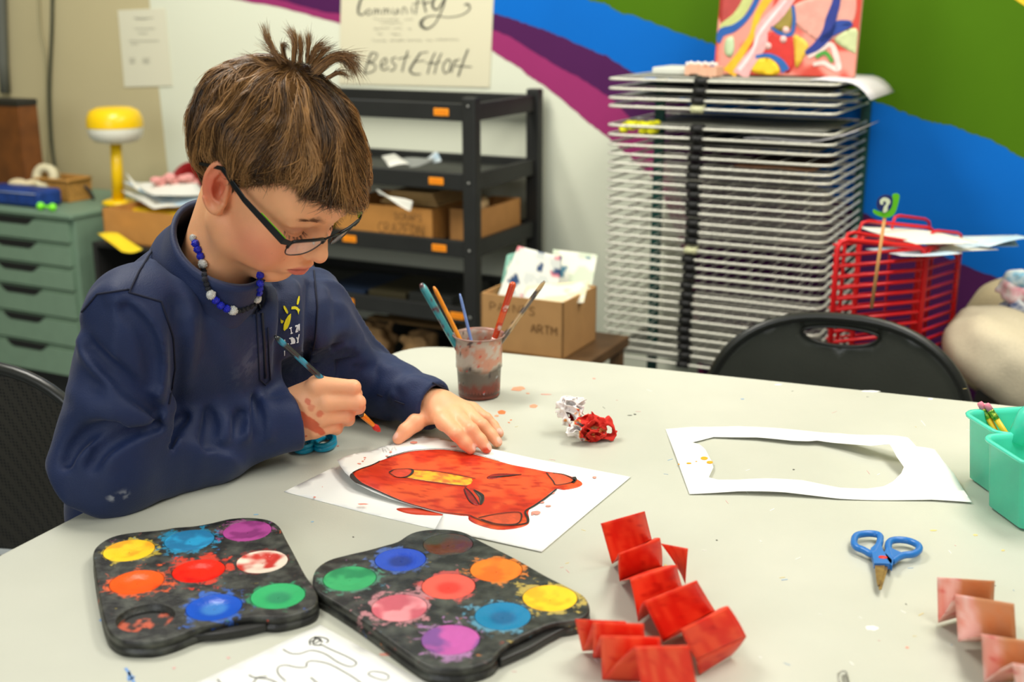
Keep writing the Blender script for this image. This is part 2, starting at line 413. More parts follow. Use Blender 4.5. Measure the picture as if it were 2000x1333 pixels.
# ---- frames of the body
L_AX = np.array([0.54, 0.84, 0.0]) / np.hypot(0.54, 0.84); F_AX = np.array([0.84, -0.54, 0.0]) / np.hypot(0.84, 0.54)
S_R = D(276, 622, 1.225); S_L = D(592, 610, 1.44)
E_R = D(208, 905, 1.205); W_R = D(572, 812, 1.335)
M_R = D(400, 858, 1.285)
E_L = T(700, 738, .748); W_L = T(850, 793, .738)
BK = D(356, 400, 1.345); FR = D(498, 618, 1.238)
RC = (BK + FR) / 2 + np.array([-0.004, 0, 0.0]); v_ = (FR - BK) / np.linalg.norm(FR - BK); AX = np.cross(L_AX, v_); AX = AX / np.linalg.norm(AX)
if AX[2] < 0: AX = -AX
NKB = RC - AX * 0.05
PEL = np.array([-0.508, 1.445, 0.52]); MID = (S_R + S_L) / 2
UP_ = (MID - PEL) / np.linalg.norm(MID - PEL)
FWD = np.cross(L_AX, UP_); FWD = FWD / np.linalg.norm(FWD)
if FWD @ F_AX < 0: FWD = -FWD
TM = np.stack([FWD, L_AX, UP_], 1)
HB = h2w((-0.020, 0, -0.045))
# ---- hands: every finger its own chain of joints
def fing(p, pts, rs, k=0.003): return sd_poly(p, pts, rs, k)
RH = dict(
    index=([D(618, 752, 1.318), D(690, 757, 1.322), D(694, 770, 1.348), D(668, 782, 1.366)], [0.0110, 0.0088, 0.0080, 0.0072]),
    middle=([D(640, 786, 1.316), D(699, 786, 1.320), D(700, 796, 1.346), D(672, 802, 1.362)], [0.0108, 0.0090, 0.0082, 0.0074]),
    ring=([D(630, 814, 1.320), D(678, 812, 1.326), D(680, 820, 1.350), D(656, 822, 1.362)], [0.0105, 0.0086, 0.0078, 0.0072]),
    little=([D(614, 840, 1.326), D(655, 833, 1.332), D(657, 838, 1.352), D(638, 838, 1.362)], [0.0096, 0.0078, 0.0072, 0.0066]),
    thumb=([D(590, 778, 1.350), D(640, 768, 1.374), D(672, 772, 1.382), D(694, 786, 1.372)], [0.0130, 0.0105, 0.0092, 0.0078]))
def rhand_sdf(p):
    w = W_R
    d = sd_cap(p, M_R, w, 0.030, 0.0225)
    palm = None
    for a, b, ra, rb in ((D(572, 790, 1.334), D(620, 755, 1.322), 0.019, 0.0125), (D(572, 805, 1.330), D(636, 786, 1.320), 0.021, 0.0130),
                         (D(574, 825, 1.330), D(626, 814, 1.324), 0.020, 0.0128), (D(578, 838, 1.334), D(612, 838, 1.330), 0.017, 0.0120)):
        e = sd_cap(p, a, b, ra, rb); palm = e if palm is None else smin(palm, e, 0.012)
    palm = smin(palm, sd_ell(p, D(600, 800, 1.338), (0.028, 0.015, 0.028)), 0.012)
    d = smin(d, palm, 0.014)
    for n, (pts, rs) in RH.items(): d = smin(d, fing(p, pts, rs), 0.0052 if n != 'thumb' else 0.006)
    return d
def tz(px, py, z): return T(px, py, z)
LH = dict(
    index=([tz(868, 824, .7300), tz(892, 848, .7265), tz(908, 866, .7155), tz(919, 878, .7080)], [0.0108, 0.0088, 0.0078, 0.0066]),
    middle=([tz(893, 816, .7310), tz(920, 840, .7290), tz(938, 860, .7170), tz(950, 876, .7080)], [0.0105, 0.0088, 0.0078, 0.0068]),
    ring=([tz(913, 808, .7300), tz(942, 832, .7260), tz(960, 850, .7155), tz(971, 864, .7080)], [0.0100, 0.0084, 0.0074, 0.0066]),
    little=([tz(922, 800, .7270), tz(950, 818, .7210), tz(964, 832, .7130), tz(975, 847, .7072)], [0.0092, 0.0074, 0.0066, 0.0060]),
    thumb=([tz(835, 806, .7270), tz(812, 826, .7230), tz(792, 842, .7160), tz(778, 857, .7085)], [0.0130, 0.0112, 0.0096, 0.0076]))
def lhand_sdf(p):
    d = sd_cap(p, E_L * .3 + W_L * .7, W_L, 0.0205, 0.0205)
    palm = None
    for (px, py, z, r) in ((868, 824, .7300, .0115), (893, 816, .7310, .0115), (913, 808, .7300, .0110), (920, 802, .7270, .0105)):
        e = sd_cap(p, tz(852 + (px - 868) * 0.45, 795, .7345), tz(px, py, z), 0.0150, r); palm = e if palm is None else smin(palm, e, 0.010)
    d = smin(d, palm, 0.014)
    for n, (pts, rs) in LH.items(): d = smin(d, fing(p, pts, rs, 0.003), 0.0050 if n != 'thumb' else 0.009)
    return d
# ---- the shirt
def torso_raw(p):
    d = sd_ell(p, MID - UP_ * 0.085 - FWD * 0.012, (0.092, 0.142, 0.150), TM)
    d = smin(d, sd_ell(p, PEL + UP_ * 0.16 - FWD * 0.0, (0.098, 0.130, 0.180), TM), 0.06)
    d = smin(d, sd_cap(p, S_R, S_L, 0.052), 0.045)
    d = smin(d, sd_cap(p, S_L - UP_ * .05, S_L - UP_ * .20 - L_AX * .02, 0.060, 0.065), 0.04)
    d = smin(d, sd_cap(p, NKB - AX * 0.02, RC - AX * 0.018, 0.078, 0.058), 0.040)
    return d
def arm_r(p):
    return smin(sd_cap(p, S_R, E_R, 0.054, 0.0455), sd_poly(p, [E_R, M_R, W_R], [0.0465, 0.0425, 0.0345], 0.02), 0.022)
def arm_l(p):
    return smin(sd_cap(p, S_L, E_L, 0.055, 0.044), sd_cap(p, E_L, W_L, 0.043, 0.0325), 0.022)
def axes(a, b):
    u = (b - a) / np.linalg.norm(b - a); v = np.cross(u, (0, 0, 1.0)); v /= np.linalg.norm(v); return u, v, np.cross(u, v)
AR = axes(M_R, W_R); AU = axes(S_R, E_R); AL = axes(E_L, W_L)
def cx4(pts): return [(100 + x / 2.38, 480 + y / 2.38) for x, y in pts]
FOLD_PX = [  # (pixel path on the cloth, radius, height; negative = crease)
    (cx4([(150, 330), (200, 250), (270, 205), (345, 205)]), .010, .003), (cx4([(142, 340), (152, 450), (230, 560), (340, 640), (430, 720), (500, 800)]), .011, .0085),
    (cx4([(300, 235), (400, 330), (478, 450), (500, 560), (490, 700)]), .011, .0070), (cx4([(105, 600), (100, 660), (160, 715), (280, 745), (400, 790)]), .011, .0075), (cx4([(50, 850), (120, 790), (250, 765), (380, 792), (480, 812)]), .010, .0070),
    (cx4([(420, 830), (300, 850), (205, 905), (150, 1000)]), .009, .0050), (cx4([(560, 815), (460, 850), (330, 900), (240, 980)]), .009, .0045), (cx4([(640, 790), (590, 830), (570, 900)]), .009, .0055), (cx4([(700, 780), (660, 840), (640, 930)]), .008, .0045),
    (cx4([(765, 765), (805, 820), (800, 890)]), .008, .0050), (cx4([(860, 725), (905, 780), (905, 870)]), .009, .0055), (cx4([(960, 700), (1000, 780), (1015, 880)]), .008, .0035),
    (cx4([(190, 470), (300, 590), (420, 700), (480, 770)]), .010, -.0065), (cx4([(350, 300), (430, 400), (468, 520), (470, 640)]), .010, -.0060), 
    (cx4([(300, 828), (190, 865), (110, 940), (80, 1010)]), .009, -.0060), (cx4([(480, 832), (340, 878), (250, 940), (195, 1020)]), .008, -.0040), (cx4([(610, 800), (560, 850), (540, 930)]), .007, -.0040), (cx4([(730, 780), (735, 850), (715, 930)]), .007, -.0040), (cx4([(880, 790), (870, 860)]), .007, -.004), (cx4([(940, 720), (962, 800), (965, 880)]), .006, -.0035),
    ([(330, 470), (365, 560), (372, 650), (360, 730)], .012, .004), ([(345, 600), (350, 700), (340, 790)], .010, -.006), ([(420, 640), (455, 700), (470, 770)], .012, .003),
    ([(545, 560), (548, 640), (545, 720)], .007, -.0065), ([(530, 570), (530, 650)], .008, .004), ([(575, 560), (580, 640), (578, 720)], .008, .0045), ([(607, 560), (603, 640), (596, 720)], .007, -.0045), ([(630, 570), (636, 640), (626, 700)], .009, .004),
    ([(640, 655), (675, 640), (702, 655)], .009, .0034), ([(630, 700), (672, 676), (712, 682)], .009, .0034), ([(645, 730), (690, 702), (740, 706)], .008, .0045), ([(690, 757), (728, 725), (765, 722)], .008, .0045), ([(770, 775), (800, 745), (822, 745)], .008, .0035),
    ]
FOLDS = None
def make_folds():
    global FOLDS
    out = []; base = lambda p: shirt_sdf(p, False)
    for px, r, h in FOLD_PX:
        P = []; px = smooth_poly0(px, 3)
        for x, y in px:
            q = hit(base, x, y, .9)
            if q is None: continue
            n = grad(base, q, .004); P.append(q + n * ((abs(h) * 1.35 - r) if h > 0 else (r - abs(h) * 1.35)))
        if len(P) < 2: continue
        P = np.array(P); w = np.sin(np.linspace(.35, math.pi - .35, len(P))); rs = r * (.55 + .45 * w); out.append((P, rs, h * 1.35, P.min(0) - .035, P.max(0) + .035))
    FOLDS = out
def smooth_poly0(pts, k):
    pts = [np.array(p, float) for p in pts]; n = len(pts); out = []
    for i in range(n - 1):
        a, b, c, d = pts[max(i - 1, 0)], pts[i], pts[i + 1], pts[min(i + 2, n - 1)]
        for t in range(k): u = t / k; out.append(0.5 * ((2 * b) + (-a + c) * u + (2 * a - 5 * b + 4 * c - d) * u * u + (-a + 3 * b - 3 * c + d) * u ** 3))
    return out + [pts[-1]]
def add_folds(d, p):
    if FOLDS is None: return d
    d = np.array(d)
    for P, rs, h, lo, hi in FOLDS:
        m = ((p > lo) & (p < hi)).all(-1)
        if not m.any(): continue
        e = sd_poly(p[m], list(P), list(rs)); d[m] = smin(d[m], e, .013) if h > 0 else smax(d[m], -e, .011)
    return d
def collar_sdf(p):
    h = (p - RC) @ AX; q = p - RC - h[..., None] * AX; rr = np.sqrt(((q @ v_) / 1.25) ** 2 + (q @ L_AX) ** 2)
    return smax(np.abs(rr - (0.0555 - 0.10 * np.clip(h, -0.05, 0.03))) - .0040, np.abs(h + .004) - .026, .002)
def ridge(n): return 1 - np.abs(2 * n - 1)
def shirt_sdf(p, detail=True):
    dt = torso_raw(p); da = arm_r(p); dl = arm_l(p)
    if detail:
        # folds: long soft ridges across the bent sleeves, drapes down the chest
        u, v, w = AR; q = p - M_R
        s = np.stack([q @ u * 34 + 9 * (q @ w), q @ v * 9, q @ w * 7], -1)
        wk = np.exp(-np.maximum(((p - E_R) @ u - 0.02) / 0.10, 0) ** 2) * 0.75 + np.exp(-((p - W_R) @ u / 0.05) ** 2) * 0.55 + 0.15
        da = da - 0.0075 * wk * (sm(0.45, 0.95, ridge(vnoise(s))) - 0.3)
        u, v, w = AU; q = p - S_R
        s = np.stack([(q @ u) * 9 + (q @ v) * 12, q @ v * 16 - q @ u * 9, q @ w * 8], -1)
        da = da - 0.010 * (sm(0.5, 0.97, ridge(vnoise(s, 1.0, 4.0))) - 0.3) * sm(0.0, 0.08, q @ u)
        u, v, w = AL; q = p - E_L
        s = np.stack([q @ u * 42 + 6 * (q @ w), q @ v * 9, q @ w * 9], -1)
        dl = dl - 0.0065 * (sm(0.45, 0.95, ridge(vnoise(s, 1.0, 9.0))) - 0.3) * (0.4 + 0.6 * np.exp(-((q @ u) / 0.09) ** 2))
        q = p - MID; s = np.stack([q @ L_AX * 26 + q @ UP_ * 3, q @ UP_ * 3.2, q @ FWD * 5], -1)
        dt = dt - 0.0085 * (sm(0.4, 0.95, ridge(vnoise(s, 1.0, 2.0))) - 0.3) * sm(0.06, -0.04, q @ UP_) * sm(-0.10, 0.06, q @ L_AX)
    # neck opening
    h = (p - RC) @ AX; q = p - RC - h[..., None] * AX; fw = q @ v_; lt = q @ L_AX
    rr = np.sqrt((fw / 1.25) ** 2 + lt ** 2)
    dt = smax(dt, h + 0.016, 0.012) if False else np.where(rr < 0.14, smax(dt, np.minimum(h + 0.014, 0.3), 0.01), dt)
    d = smin(smin(dt, da, 0.020), dl, 0.016)
    if detail: d = add_folds(d, p)
    rc = 0.0555 - 0.10 * np.clip(h, -0.05, 0.03)
    d = smax(d, -smax(rr - (rc - 0.0024), -h - 0.03, 0.003), 0.003)
    # sleeve ends
    for (a, b, r, sd, cut) in ((M_R, W_R, 0.0285, 1, 0.020), (E_L, W_L, 0.0255, 2, 0.014)):
        u = (b - a) / np.linalg.norm(b - a); near = np.linalg.norm(p - b, axis=-1) < 0.13
        hh = (p - b) @ u - cut * 0
        d = np.where(near & (np.linalg.norm((p - b) - ((p - b) @ u)[..., None] * u, axis=-1) < 0.07), smax(d, hh, 0.004), d)
        d = np.where(near, smax(d, -sd_cap(p, b - u * 0.012, b + u * 0.05, r), 0.003), d)
    return d
def build_person():
    # head and neck
    def fh(p):
        d = head_sdf(p); w = h2w(p)
        n = sd_cap(w, HB, NKB + FWD * .006 - np.array([0, 0, 0.02]), 0.0430, 0.0440)
        n = smin(n, sd_cap(w, h2w((0.010, -0.050, -0.055)), RC + FWD * 0.03 - AX * 0.02, 0.011, 0.010), 0.016)
        return smin(d, n, 0.016)
    parts_ = []
    V, F = sdf_mesh(fh, (-.165, -.115, -.215), (.125, .115, .12), 0.0015); V = relax(V, F, 1, .4); parts_.append((h2w(V), F, skin_col(V)))
    red = np.array(s2l((205, 66, 34)))
    def smear(W_, c, spots):
        for cen, r, k in spots:
            d = np.linalg.norm(W_ - cen, axis=1); n = fbm(W_, 160, 3); c = mixc(c, red, k * sm(r, r * 0.55, d + (n - 0.5) * r * 0.9))
        return c
    for f, c0, spots in ((rhand_sdf, W_R, None), (lhand_sdf, W_L, None)):
        lo = c0 - (0.10, 0.09, 0.07); hi = c0 + (0.13, 0.10, 0.07)
        if f is lhand_sdf: lo = c0 - (0.07, 0.20, 0.05); hi = c0 + (0.12, 0.08, 0.06)
        V, F = sdf_mesh(f, lo, hi, 0.0013); V = relax(V, F, 1, .4)
        n = fbm(V, 70, 3); c = np.tile(np.array(s2l((238, 174, 130))), (len(V), 1)) * (0.92 + 0.16 * n)[:, None]
        H_ = RH if f is rhand_sdf else LH
        for nme, (pts, rs) in H_.items():
            for j, kk in ((1, .28), (3, .45)):
                c = mixc(c, np.array(s2l((214, 120, 96))), kk * np.exp(-(np.linalg.norm(V - pts[j], axis=1) / 0.011) ** 2))
        if f is rhand_sdf:
            hp = lambda x, y: hit(rhand_sdf, x, y, .9) if hit(rhand_sdf, x, y, .9) is not None else D(x, y, 1.32)
            line = sd_poly(V, [hp(562, 794), hp(578, 806), hp(592, 820), hp(612, 832), hp(628, 846), hp(640, 853)], [0.0006, 0.0035, 0.0066, 0.0062, 0.002, .0004])
            c = mixc(c, np.array(s2l((208, 78, 40))), 0.85 * sm(0.0022, 0.0, line + (fbm(V, 150, 3) - .5) * 0.005))
            c = smear(V, c, [(hp(600, 784), 0.0052, .65), (hp(608, 798), 0.005, .4), (hp(625, 810), 0.0055, .6), (hp(597, 853), 0.0024, .85)])
        else:
            c = smear(V, c, [(tz(774, 862, .704), 0.009, .85), (tz(950, 884, .705), 0.010, .85), (tz(972, 868, .714), 0.003, .8), (tz(916, 884, .705), 0.006, .35), (tz(951, 882, .706), 0.006, .9)])
            for nme, (pts, rs) in LH.items():          # nails
                a, b = pts[2], pts[3]; u = (b - a) / np.linalg.norm(b - a); up = np.array([0, 0, 1.0]); up -= u * (u @ up); up /= np.linalg.norm(up)
                nc = b + u * 0.0012 + up * rs[3] * 0.86; q = V - nc; sd = np.cross(u, up)
                k = sm(1.15, 0.85, np.sqrt((q @ u / 0.0050) ** 2 + (q @ sd / 0.0044) ** 2 + (q @ up / 0.004) ** 2)); c = mixc(c, np.array(s2l((238, 190, 172))), 0.75 * k)
        parts_.append((V, F, c))
    def fb(p):   # the rest of the body under the shirt
        d = torso_raw(p) + 0.026
        h = (p - RC) @ AX; d = np.maximum(d, h + 0.02)
        d = smin(d, sd_cap(p, S_R, E_R, 0.036, 0.030), 0.02); d = smin(d, sd_poly(p, [E_R, M_R, W_R], [0.028, 0.026, 0.021]), 0.02)
        d = smin(d, sd_cap(p, S_L, E_L, 0.032, 0.026), 0.02); d = smin(d, sd_cap(p, E_L, W_L, 0.020, 0.018), 0.02)
        return d
    V, F = sdf_mesh(fb, (-0.75, 1.08, 0.36), (-0.02, 1.75, 1.04), 0.008); parts_.append((V, F, np.tile(C_SK, (len(V), 1))))
    VV = []; FF = []; CC = []; b = 0
    for V, F, c in parts_: VV.append(V); FF.append(F + b); CC.append(c); b += len(V)
    base = thing('person', 'child with brown hair in a navy quarter-zip shirt, seated and painting', 'person', (-0.508, 1.445, 0.44))
    sk = vmat('skin', 0.46, sss=0.22, bump=0.12, bscale=900)
    bo = link('body', pydata(np.concatenate(VV), np.concatenate(FF), np.concatenate(CC)), None, sk); part(bo, base)
    # trousers and shoes under the table
    def ft(p):
        d = None
        for sg in (-1, 1):
            h0 = PEL + L_AX * sg * .075; kn = h0 + F_AX * .33 + L_AX * sg * .03 + np.array([0, 0, -.015]); an = kn + F_AX * .02 + np.array([0, 0, -.40])
            e = smin(sd_cap(p, h0, kn, .078, .058), sd_cap(p, kn, an, .056, .048), .02); d = e if d is None else smin(d, e, .02)
        return d
    V, F = sdf_mesh(ft, PEL + (-.16, -.42, -.52), PEL + (.52, .30, .12), .01); part(link('trousers', pydata(V, F), None, mat('dark_trousers', (40, 42, 50), .8)), base)
    for sg in (-1, 1):
        an = PEL + L_AX * sg * .105 + F_AX * .35; an[2] = .045
        V, F = sdf_mesh(lambda p: np.maximum(smin(sd_cap(p, an, an + F_AX * .14 - np.array([0, 0, .01]), .042, .034), sd_cap(p, an, an + np.array([0, 0, .05]), .042, .040), .01), .001 - p[..., 2]), an - (.12, .22, .06), an + (.24, .12, .12), .006); part(link('shoe', pydata(V, F), None, mat('dark_shoe', (30, 30, 32), .6)), base)
    # shirt
    make_folds()
    V, F = sdf_mesh(shirt_sdf, (-0.74, 1.06, 0.42), (-0.04, 1.74, 1.08), 0.0032); V = relax(V, F, 1, .5)
    navy = np.array(s2l((13, 33, 74))); c = np.tile(navy, (len(V), 1)) * (0.9 + 0.2 * fbm(V, 60, 3))[:, None]
    def spot(c, px, py, r, k, colr=(170, 175, 185), thr=.5):
        h_ = hit(shirt_sdf, px, py)
        if h_ is None: return c
        d = np.linalg.norm(V - h_, axis=1); return mixc(c, np.array(s2l(colr)), k * sm(r, r * .3, d) * (fbm(V, 190, 3) > thr))
    c = spot(c, 240, 968, 0.009, .5); c = spot(c, 218, 974, 0.006, .6); c = spot(c, 500, 690, 0.03, .05); c = spot(c, 478, 728, 0.03, .05)
    sh = link('shirt', pydata(V, F, c), None, vmat('navy_fabric', 0.62, bump=0.25, bscale=700, noise=0.0)); part(sh, base)
    MATS['navy_fabric'].node_tree.nodes['Principled BSDF'].inputs['Sheen Weight'].default_value = 0.12
    MATS['navy_fabric'].node_tree.nodes['Principled BSDF'].inputs['Sheen Roughness'].default_value = 0.4
    # standing collar
    nA, hs = 72, np.linspace(-.066, .021, 14); CV = []
    for side in (1, -1):
        for h_ in (hs if side > 0 else hs[::-1]):
            for k in range(nA):
                an = 2 * math.pi * k / nA; r_ = .0558 - .10 * h_ + side * .0022 + .0012 * math.sin(3 * an + h_ * 60) + (.0012 if abs(h_ - .021) < .001 else 0) * side
                r_ += .004 * min(1, max(0, -h_ - .012) / .018) - .10 * max(0, -h_ - .03)
                CV.append(RC + AX * (h_ + .004 * math.cos(an * 2)) + v_ * math.cos(an) * r_ * 1.25 + L_AX * math.sin(an) * r_)
    nr = 28; CF = [(a * nA + k, a * nA + (k + 1) % nA, ((a + 1) % nr) * nA + (k + 1) % nA, ((a + 1) % nr) * nA + k) for a in range(nr) for k in range(nA)]
    co = link('collar', pydata(np.array(CV), CF, np.tile(navy, (len(CV), 1))), None, MATS['navy_fabric']); part(co, base)
    # sewing on the shirt
    def on_shirt(pts, r, name, m, par, off=0.0004, closed=False, step=9):
        P = []
        for (a, b_) in zip(pts[:-1], pts[1:]):
            n = max(1, int(math.hypot(b_[0] - a[0], b_[1] - a[1]) / step))
            for i in range(n):
                q = (a[0] + (b_[0] - a[0]) * i / n, a[1] + (b_[1] - a[1]) * i / n); h_ = hit(shirt_sdf, *q)
                if h_ is not None: P.append(h_ + grad(shirt_sdf, h_) * off)
        h_ = hit(shirt_sdf, *pts[-1])
        if h_ is not None: P.append(h_ + grad(shirt_sdf, h_) * off)
        if len(P) > 1: return part(MB().tube(P, r, 6).build(name, m, None, fix=False), par)
    thr = mat('navy_thread', (14, 20, 44), 0.8)
    for pts in ([(318, 440), (296, 492), (272, 530), (252, 572), (315, 590), (338, 660), (342, 720), (330, 790)], [(160, 610), (190, 575), (252, 566)],
                [(612, 520), (620, 600), (616, 660), (606, 720)], [(640, 745), (720, 765), (790, 790)], [(845, 748), (872, 760), (892, 785)]):
        on_shirt(pts, 0.0011, 'seam', thr, sh)
    zp = on_shirt([(511, 612), (515, 660), (518, 738)], 0.0017, 'zipper', mat('zip_tape', (12, 16, 34), 0.5), sh)
    on_shirt([(500, 600), (503, 660), (507, 742), (518, 752), (528, 742), (525, 700), (523, 640)], 0.0009, 'placket_seam', thr, sh)
    hz = hit(shirt_sdf, 505, 600)
    if hz is not None:
        g_ = grad(shirt_sdf, hz); zz = MB(); e = hz + g_ * 0.003
        dn = np.array([0.05, 0, -1.0]); dn = dn - g_ * (dn @ g_); dn /= np.linalg.norm(dn); sd = np.cross(dn, g_)
        zz.tube([e - dn * 0.004, e + dn * 0.004], [0.0022, 0.0016], 8)
        ringp = [e + dn * 0.009 + (dn * math.cos(t) * 0.0055 + sd * math.sin(t) * 0.0032) for t in np.linspace(0, 2 * math.pi, 14, endpoint=False)]
        zz.tube(ringp, 0.0009, 6, closed=True); part(zz.build('zipper_pull', mat('grey_metal', (120, 128, 140), 0.35, 0.8)), sh)
    # chest emblem: a yellow sun with rays, white letters half lost in the folds
    lg = MB(); yl = mat('emblem_yellow', (226, 214, 20), 0.6); wh = mat('emblem_white', (232, 236, 240), 0.6)
    def cx(x, y): return (500 + x / 9.09, 560 + y / 9.09)
    shp = [([(480, 345), (505, 343), (540, 390), (565, 450), (562, 480), (545, 485), (515, 440), (487, 385)], 0),
           ([(755, 170), (768, 175), (768, 230), (752, 300), (735, 328), (718, 318), (722, 270), (738, 215)], 0),
           ([(628, 360), (680, 350), (730, 368), (757, 400), (772, 405), (770, 430), (758, 450), (752, 500), (742, 470), (728, 430), (700, 405), (622, 408)], 0),
           ([(430, 560), (442, 580), (455, 598), (485, 600), (488, 625), (462, 655), (438, 645)], 0),
           ([(615, 478), (612, 560), (590, 660), (555, 740), (500, 785), (480, 760), (488, 680), (520, 590), (565, 520)], 0)]
    let = [[(585, 735), (630, 715), (634, 730), (622, 736), (632, 815), (648, 815), (650, 828), (612, 842), (608, 828), (618, 822), (606, 745), (590, 748)],
           [(690, 690), (740, 678), (742, 700), (718, 790), (738, 782), (745, 800), (700, 818), (698, 800), (722, 706), (705, 712), (696, 725)],
           [(745, 672), (770, 660), (770, 780), (760, 785), (756, 720), (740, 790), (732, 770), (748, 700)],
           [(585, 915), (640, 895), (680, 920), (695, 965), (690, 1005), (612, 1022), (608, 1008), (625, 1000), (610, 925), (590, 930)],
           [(712, 905), (730, 895), (742, 925), (752, 850), (768, 842), (765, 870), (748, 950), (752, 990), (720, 1002), (716, 990), (732, 980), (728, 940)],
           [(492, 950), (512, 935), (522, 1000), (575, 1010), (578, 1030), (520, 1025), (500, 970)],
           [(495, 1140), (510, 1135), (508, 1220), (498, 1225)]]
    def decal(mb, poly, mi):
        P = []
        for x, y in poly:
            h_ = hit(shirt_sdf, *cx(x, y))
            if h_ is None: return
            P.append(h_)
        n_ = grad(shirt_sdf, np.mean(P, 0), 0.004); P = [q + n_ * 0.0009 for q in P]
        mb.add(P + [q - n_ * 0.0006 for q in P], [tuple(range(len(P)))] + [(i, (i + 1) % len(P), len(P) + (i + 1) % len(P), len(P) + i) for i in range(len(P))], mi)
    for s_, mi in shp: decal(lg, s_, 0)
    part(lg.build('sun_emblem', [yl], fix=True), sh)
    lt = MB()
    for s_ in let: decal(lt, s_, 0)
    hole = MB()
    part(lt.build('emblem_lettering', [wh], fix=True), sh)
    return base
PERSON = build_person()
# ---- hair, brows, lashes
HEM_A = np.radians([0, 16, 35, 50, 62, 72, 80, 88, 100, 118, 140, 180]); HEM_Z = np.array([.0350, .0430, .0545, .0475, .029, .014, .002, .018, .014, -.044, -.074, -.074])
HC = np.array([-0.010, 0, 0.026]); HR = np.array([0.0955, 0.0755, 0.0815])
def hem_z(q): return np.interp(np.arctan2(np.abs(q[..., 1]), q[..., 0]), HEM_A, HEM_Z)
CRW = (np.array([-0.046, 0.004, 0.100]) - HC) / HR; CRW /= np.linalg.norm(CRW)
_f = np.array([1.0, 0, 0]); CE1 = _f - CRW * (_f @ CRW); CE1 /= np.linalg.norm(CE1); CE2 = np.cross(CRW, CE1)
def sph(al, a): return CRW * np.cos(a)[..., None] + (CE1 * np.cos(al)[..., None] + CE2 * np.sin(al)[..., None]) * np.sin(a)[..., None]
def scalp(u, off): n = u / HR; n /= np.linalg.norm(n, axis=-1, keepdims=True); return HC + u * HR + n * off[..., None]
def _hem_table(n=180):
    al = np.linspace(-math.pi, math.pi, n); a = np.linspace(0.02, 3.0, 400)
    P = scalp(sph(al[:, None] + 0 * a, a[None] + 0 * al[:, None]), np.zeros((n, 400)))
    below = P[..., 2] < hem_z(P); return al, a[np.argmax(below, 1)]
HAL, HAA = _hem_table()
def hem_a(al): return np.interp((al + math.pi) % (2 * math.pi) - math.pi, HAL, HAA)
def bulge(q):   # how far the hair stands off the scalp at q
    fr = sm(0.02, 0.085, q[..., 0]); low = sm(0.09, 0.03, q[..., 2])
    return 0.0075 + 0.011 * fr * low + 0.004 * sm(0.05, -0.05, q[..., 0]) * sm(0.08, 0.0, q[..., 2]) * 0.6
def strand_mesh(P, r, cols, nside=3):
    """P (N,K,3) world points, r (K,), cols (N,3)"""
    N, K, _ = P.shape; t = np.gradient(P, axis=1); t /= np.linalg.norm(t, axis=-1, keepdims=True) + 1e-12
    rf = np.array([0.3, 0.5, 0.81]); u = np.cross(t, rf); u /= np.linalg.norm(u, axis=-1, keepdims=True) + 1e-9; w = np.cross(t, u)
    rr = r if r.ndim == 2 else np.tile(r, (N, 1))
    V = np.stack([P + (u * math.cos(2 * math.pi * k / nside) + w * math.sin(2 * math.pi * k / nside)) * rr[..., None] for k in range(nside)], 2)
    idx = np.arange(N * K * nside).reshape(N, K, nside); a = idx[:, :-1]; b = idx[:, 1:]
    F = np.stack([a, np.roll(a, -1, 2), np.roll(b, -1, 2), b], -1).reshape(-1, 4)
    C = np.repeat(cols, K * nside, 0); return V.reshape(-1, 3), F, C
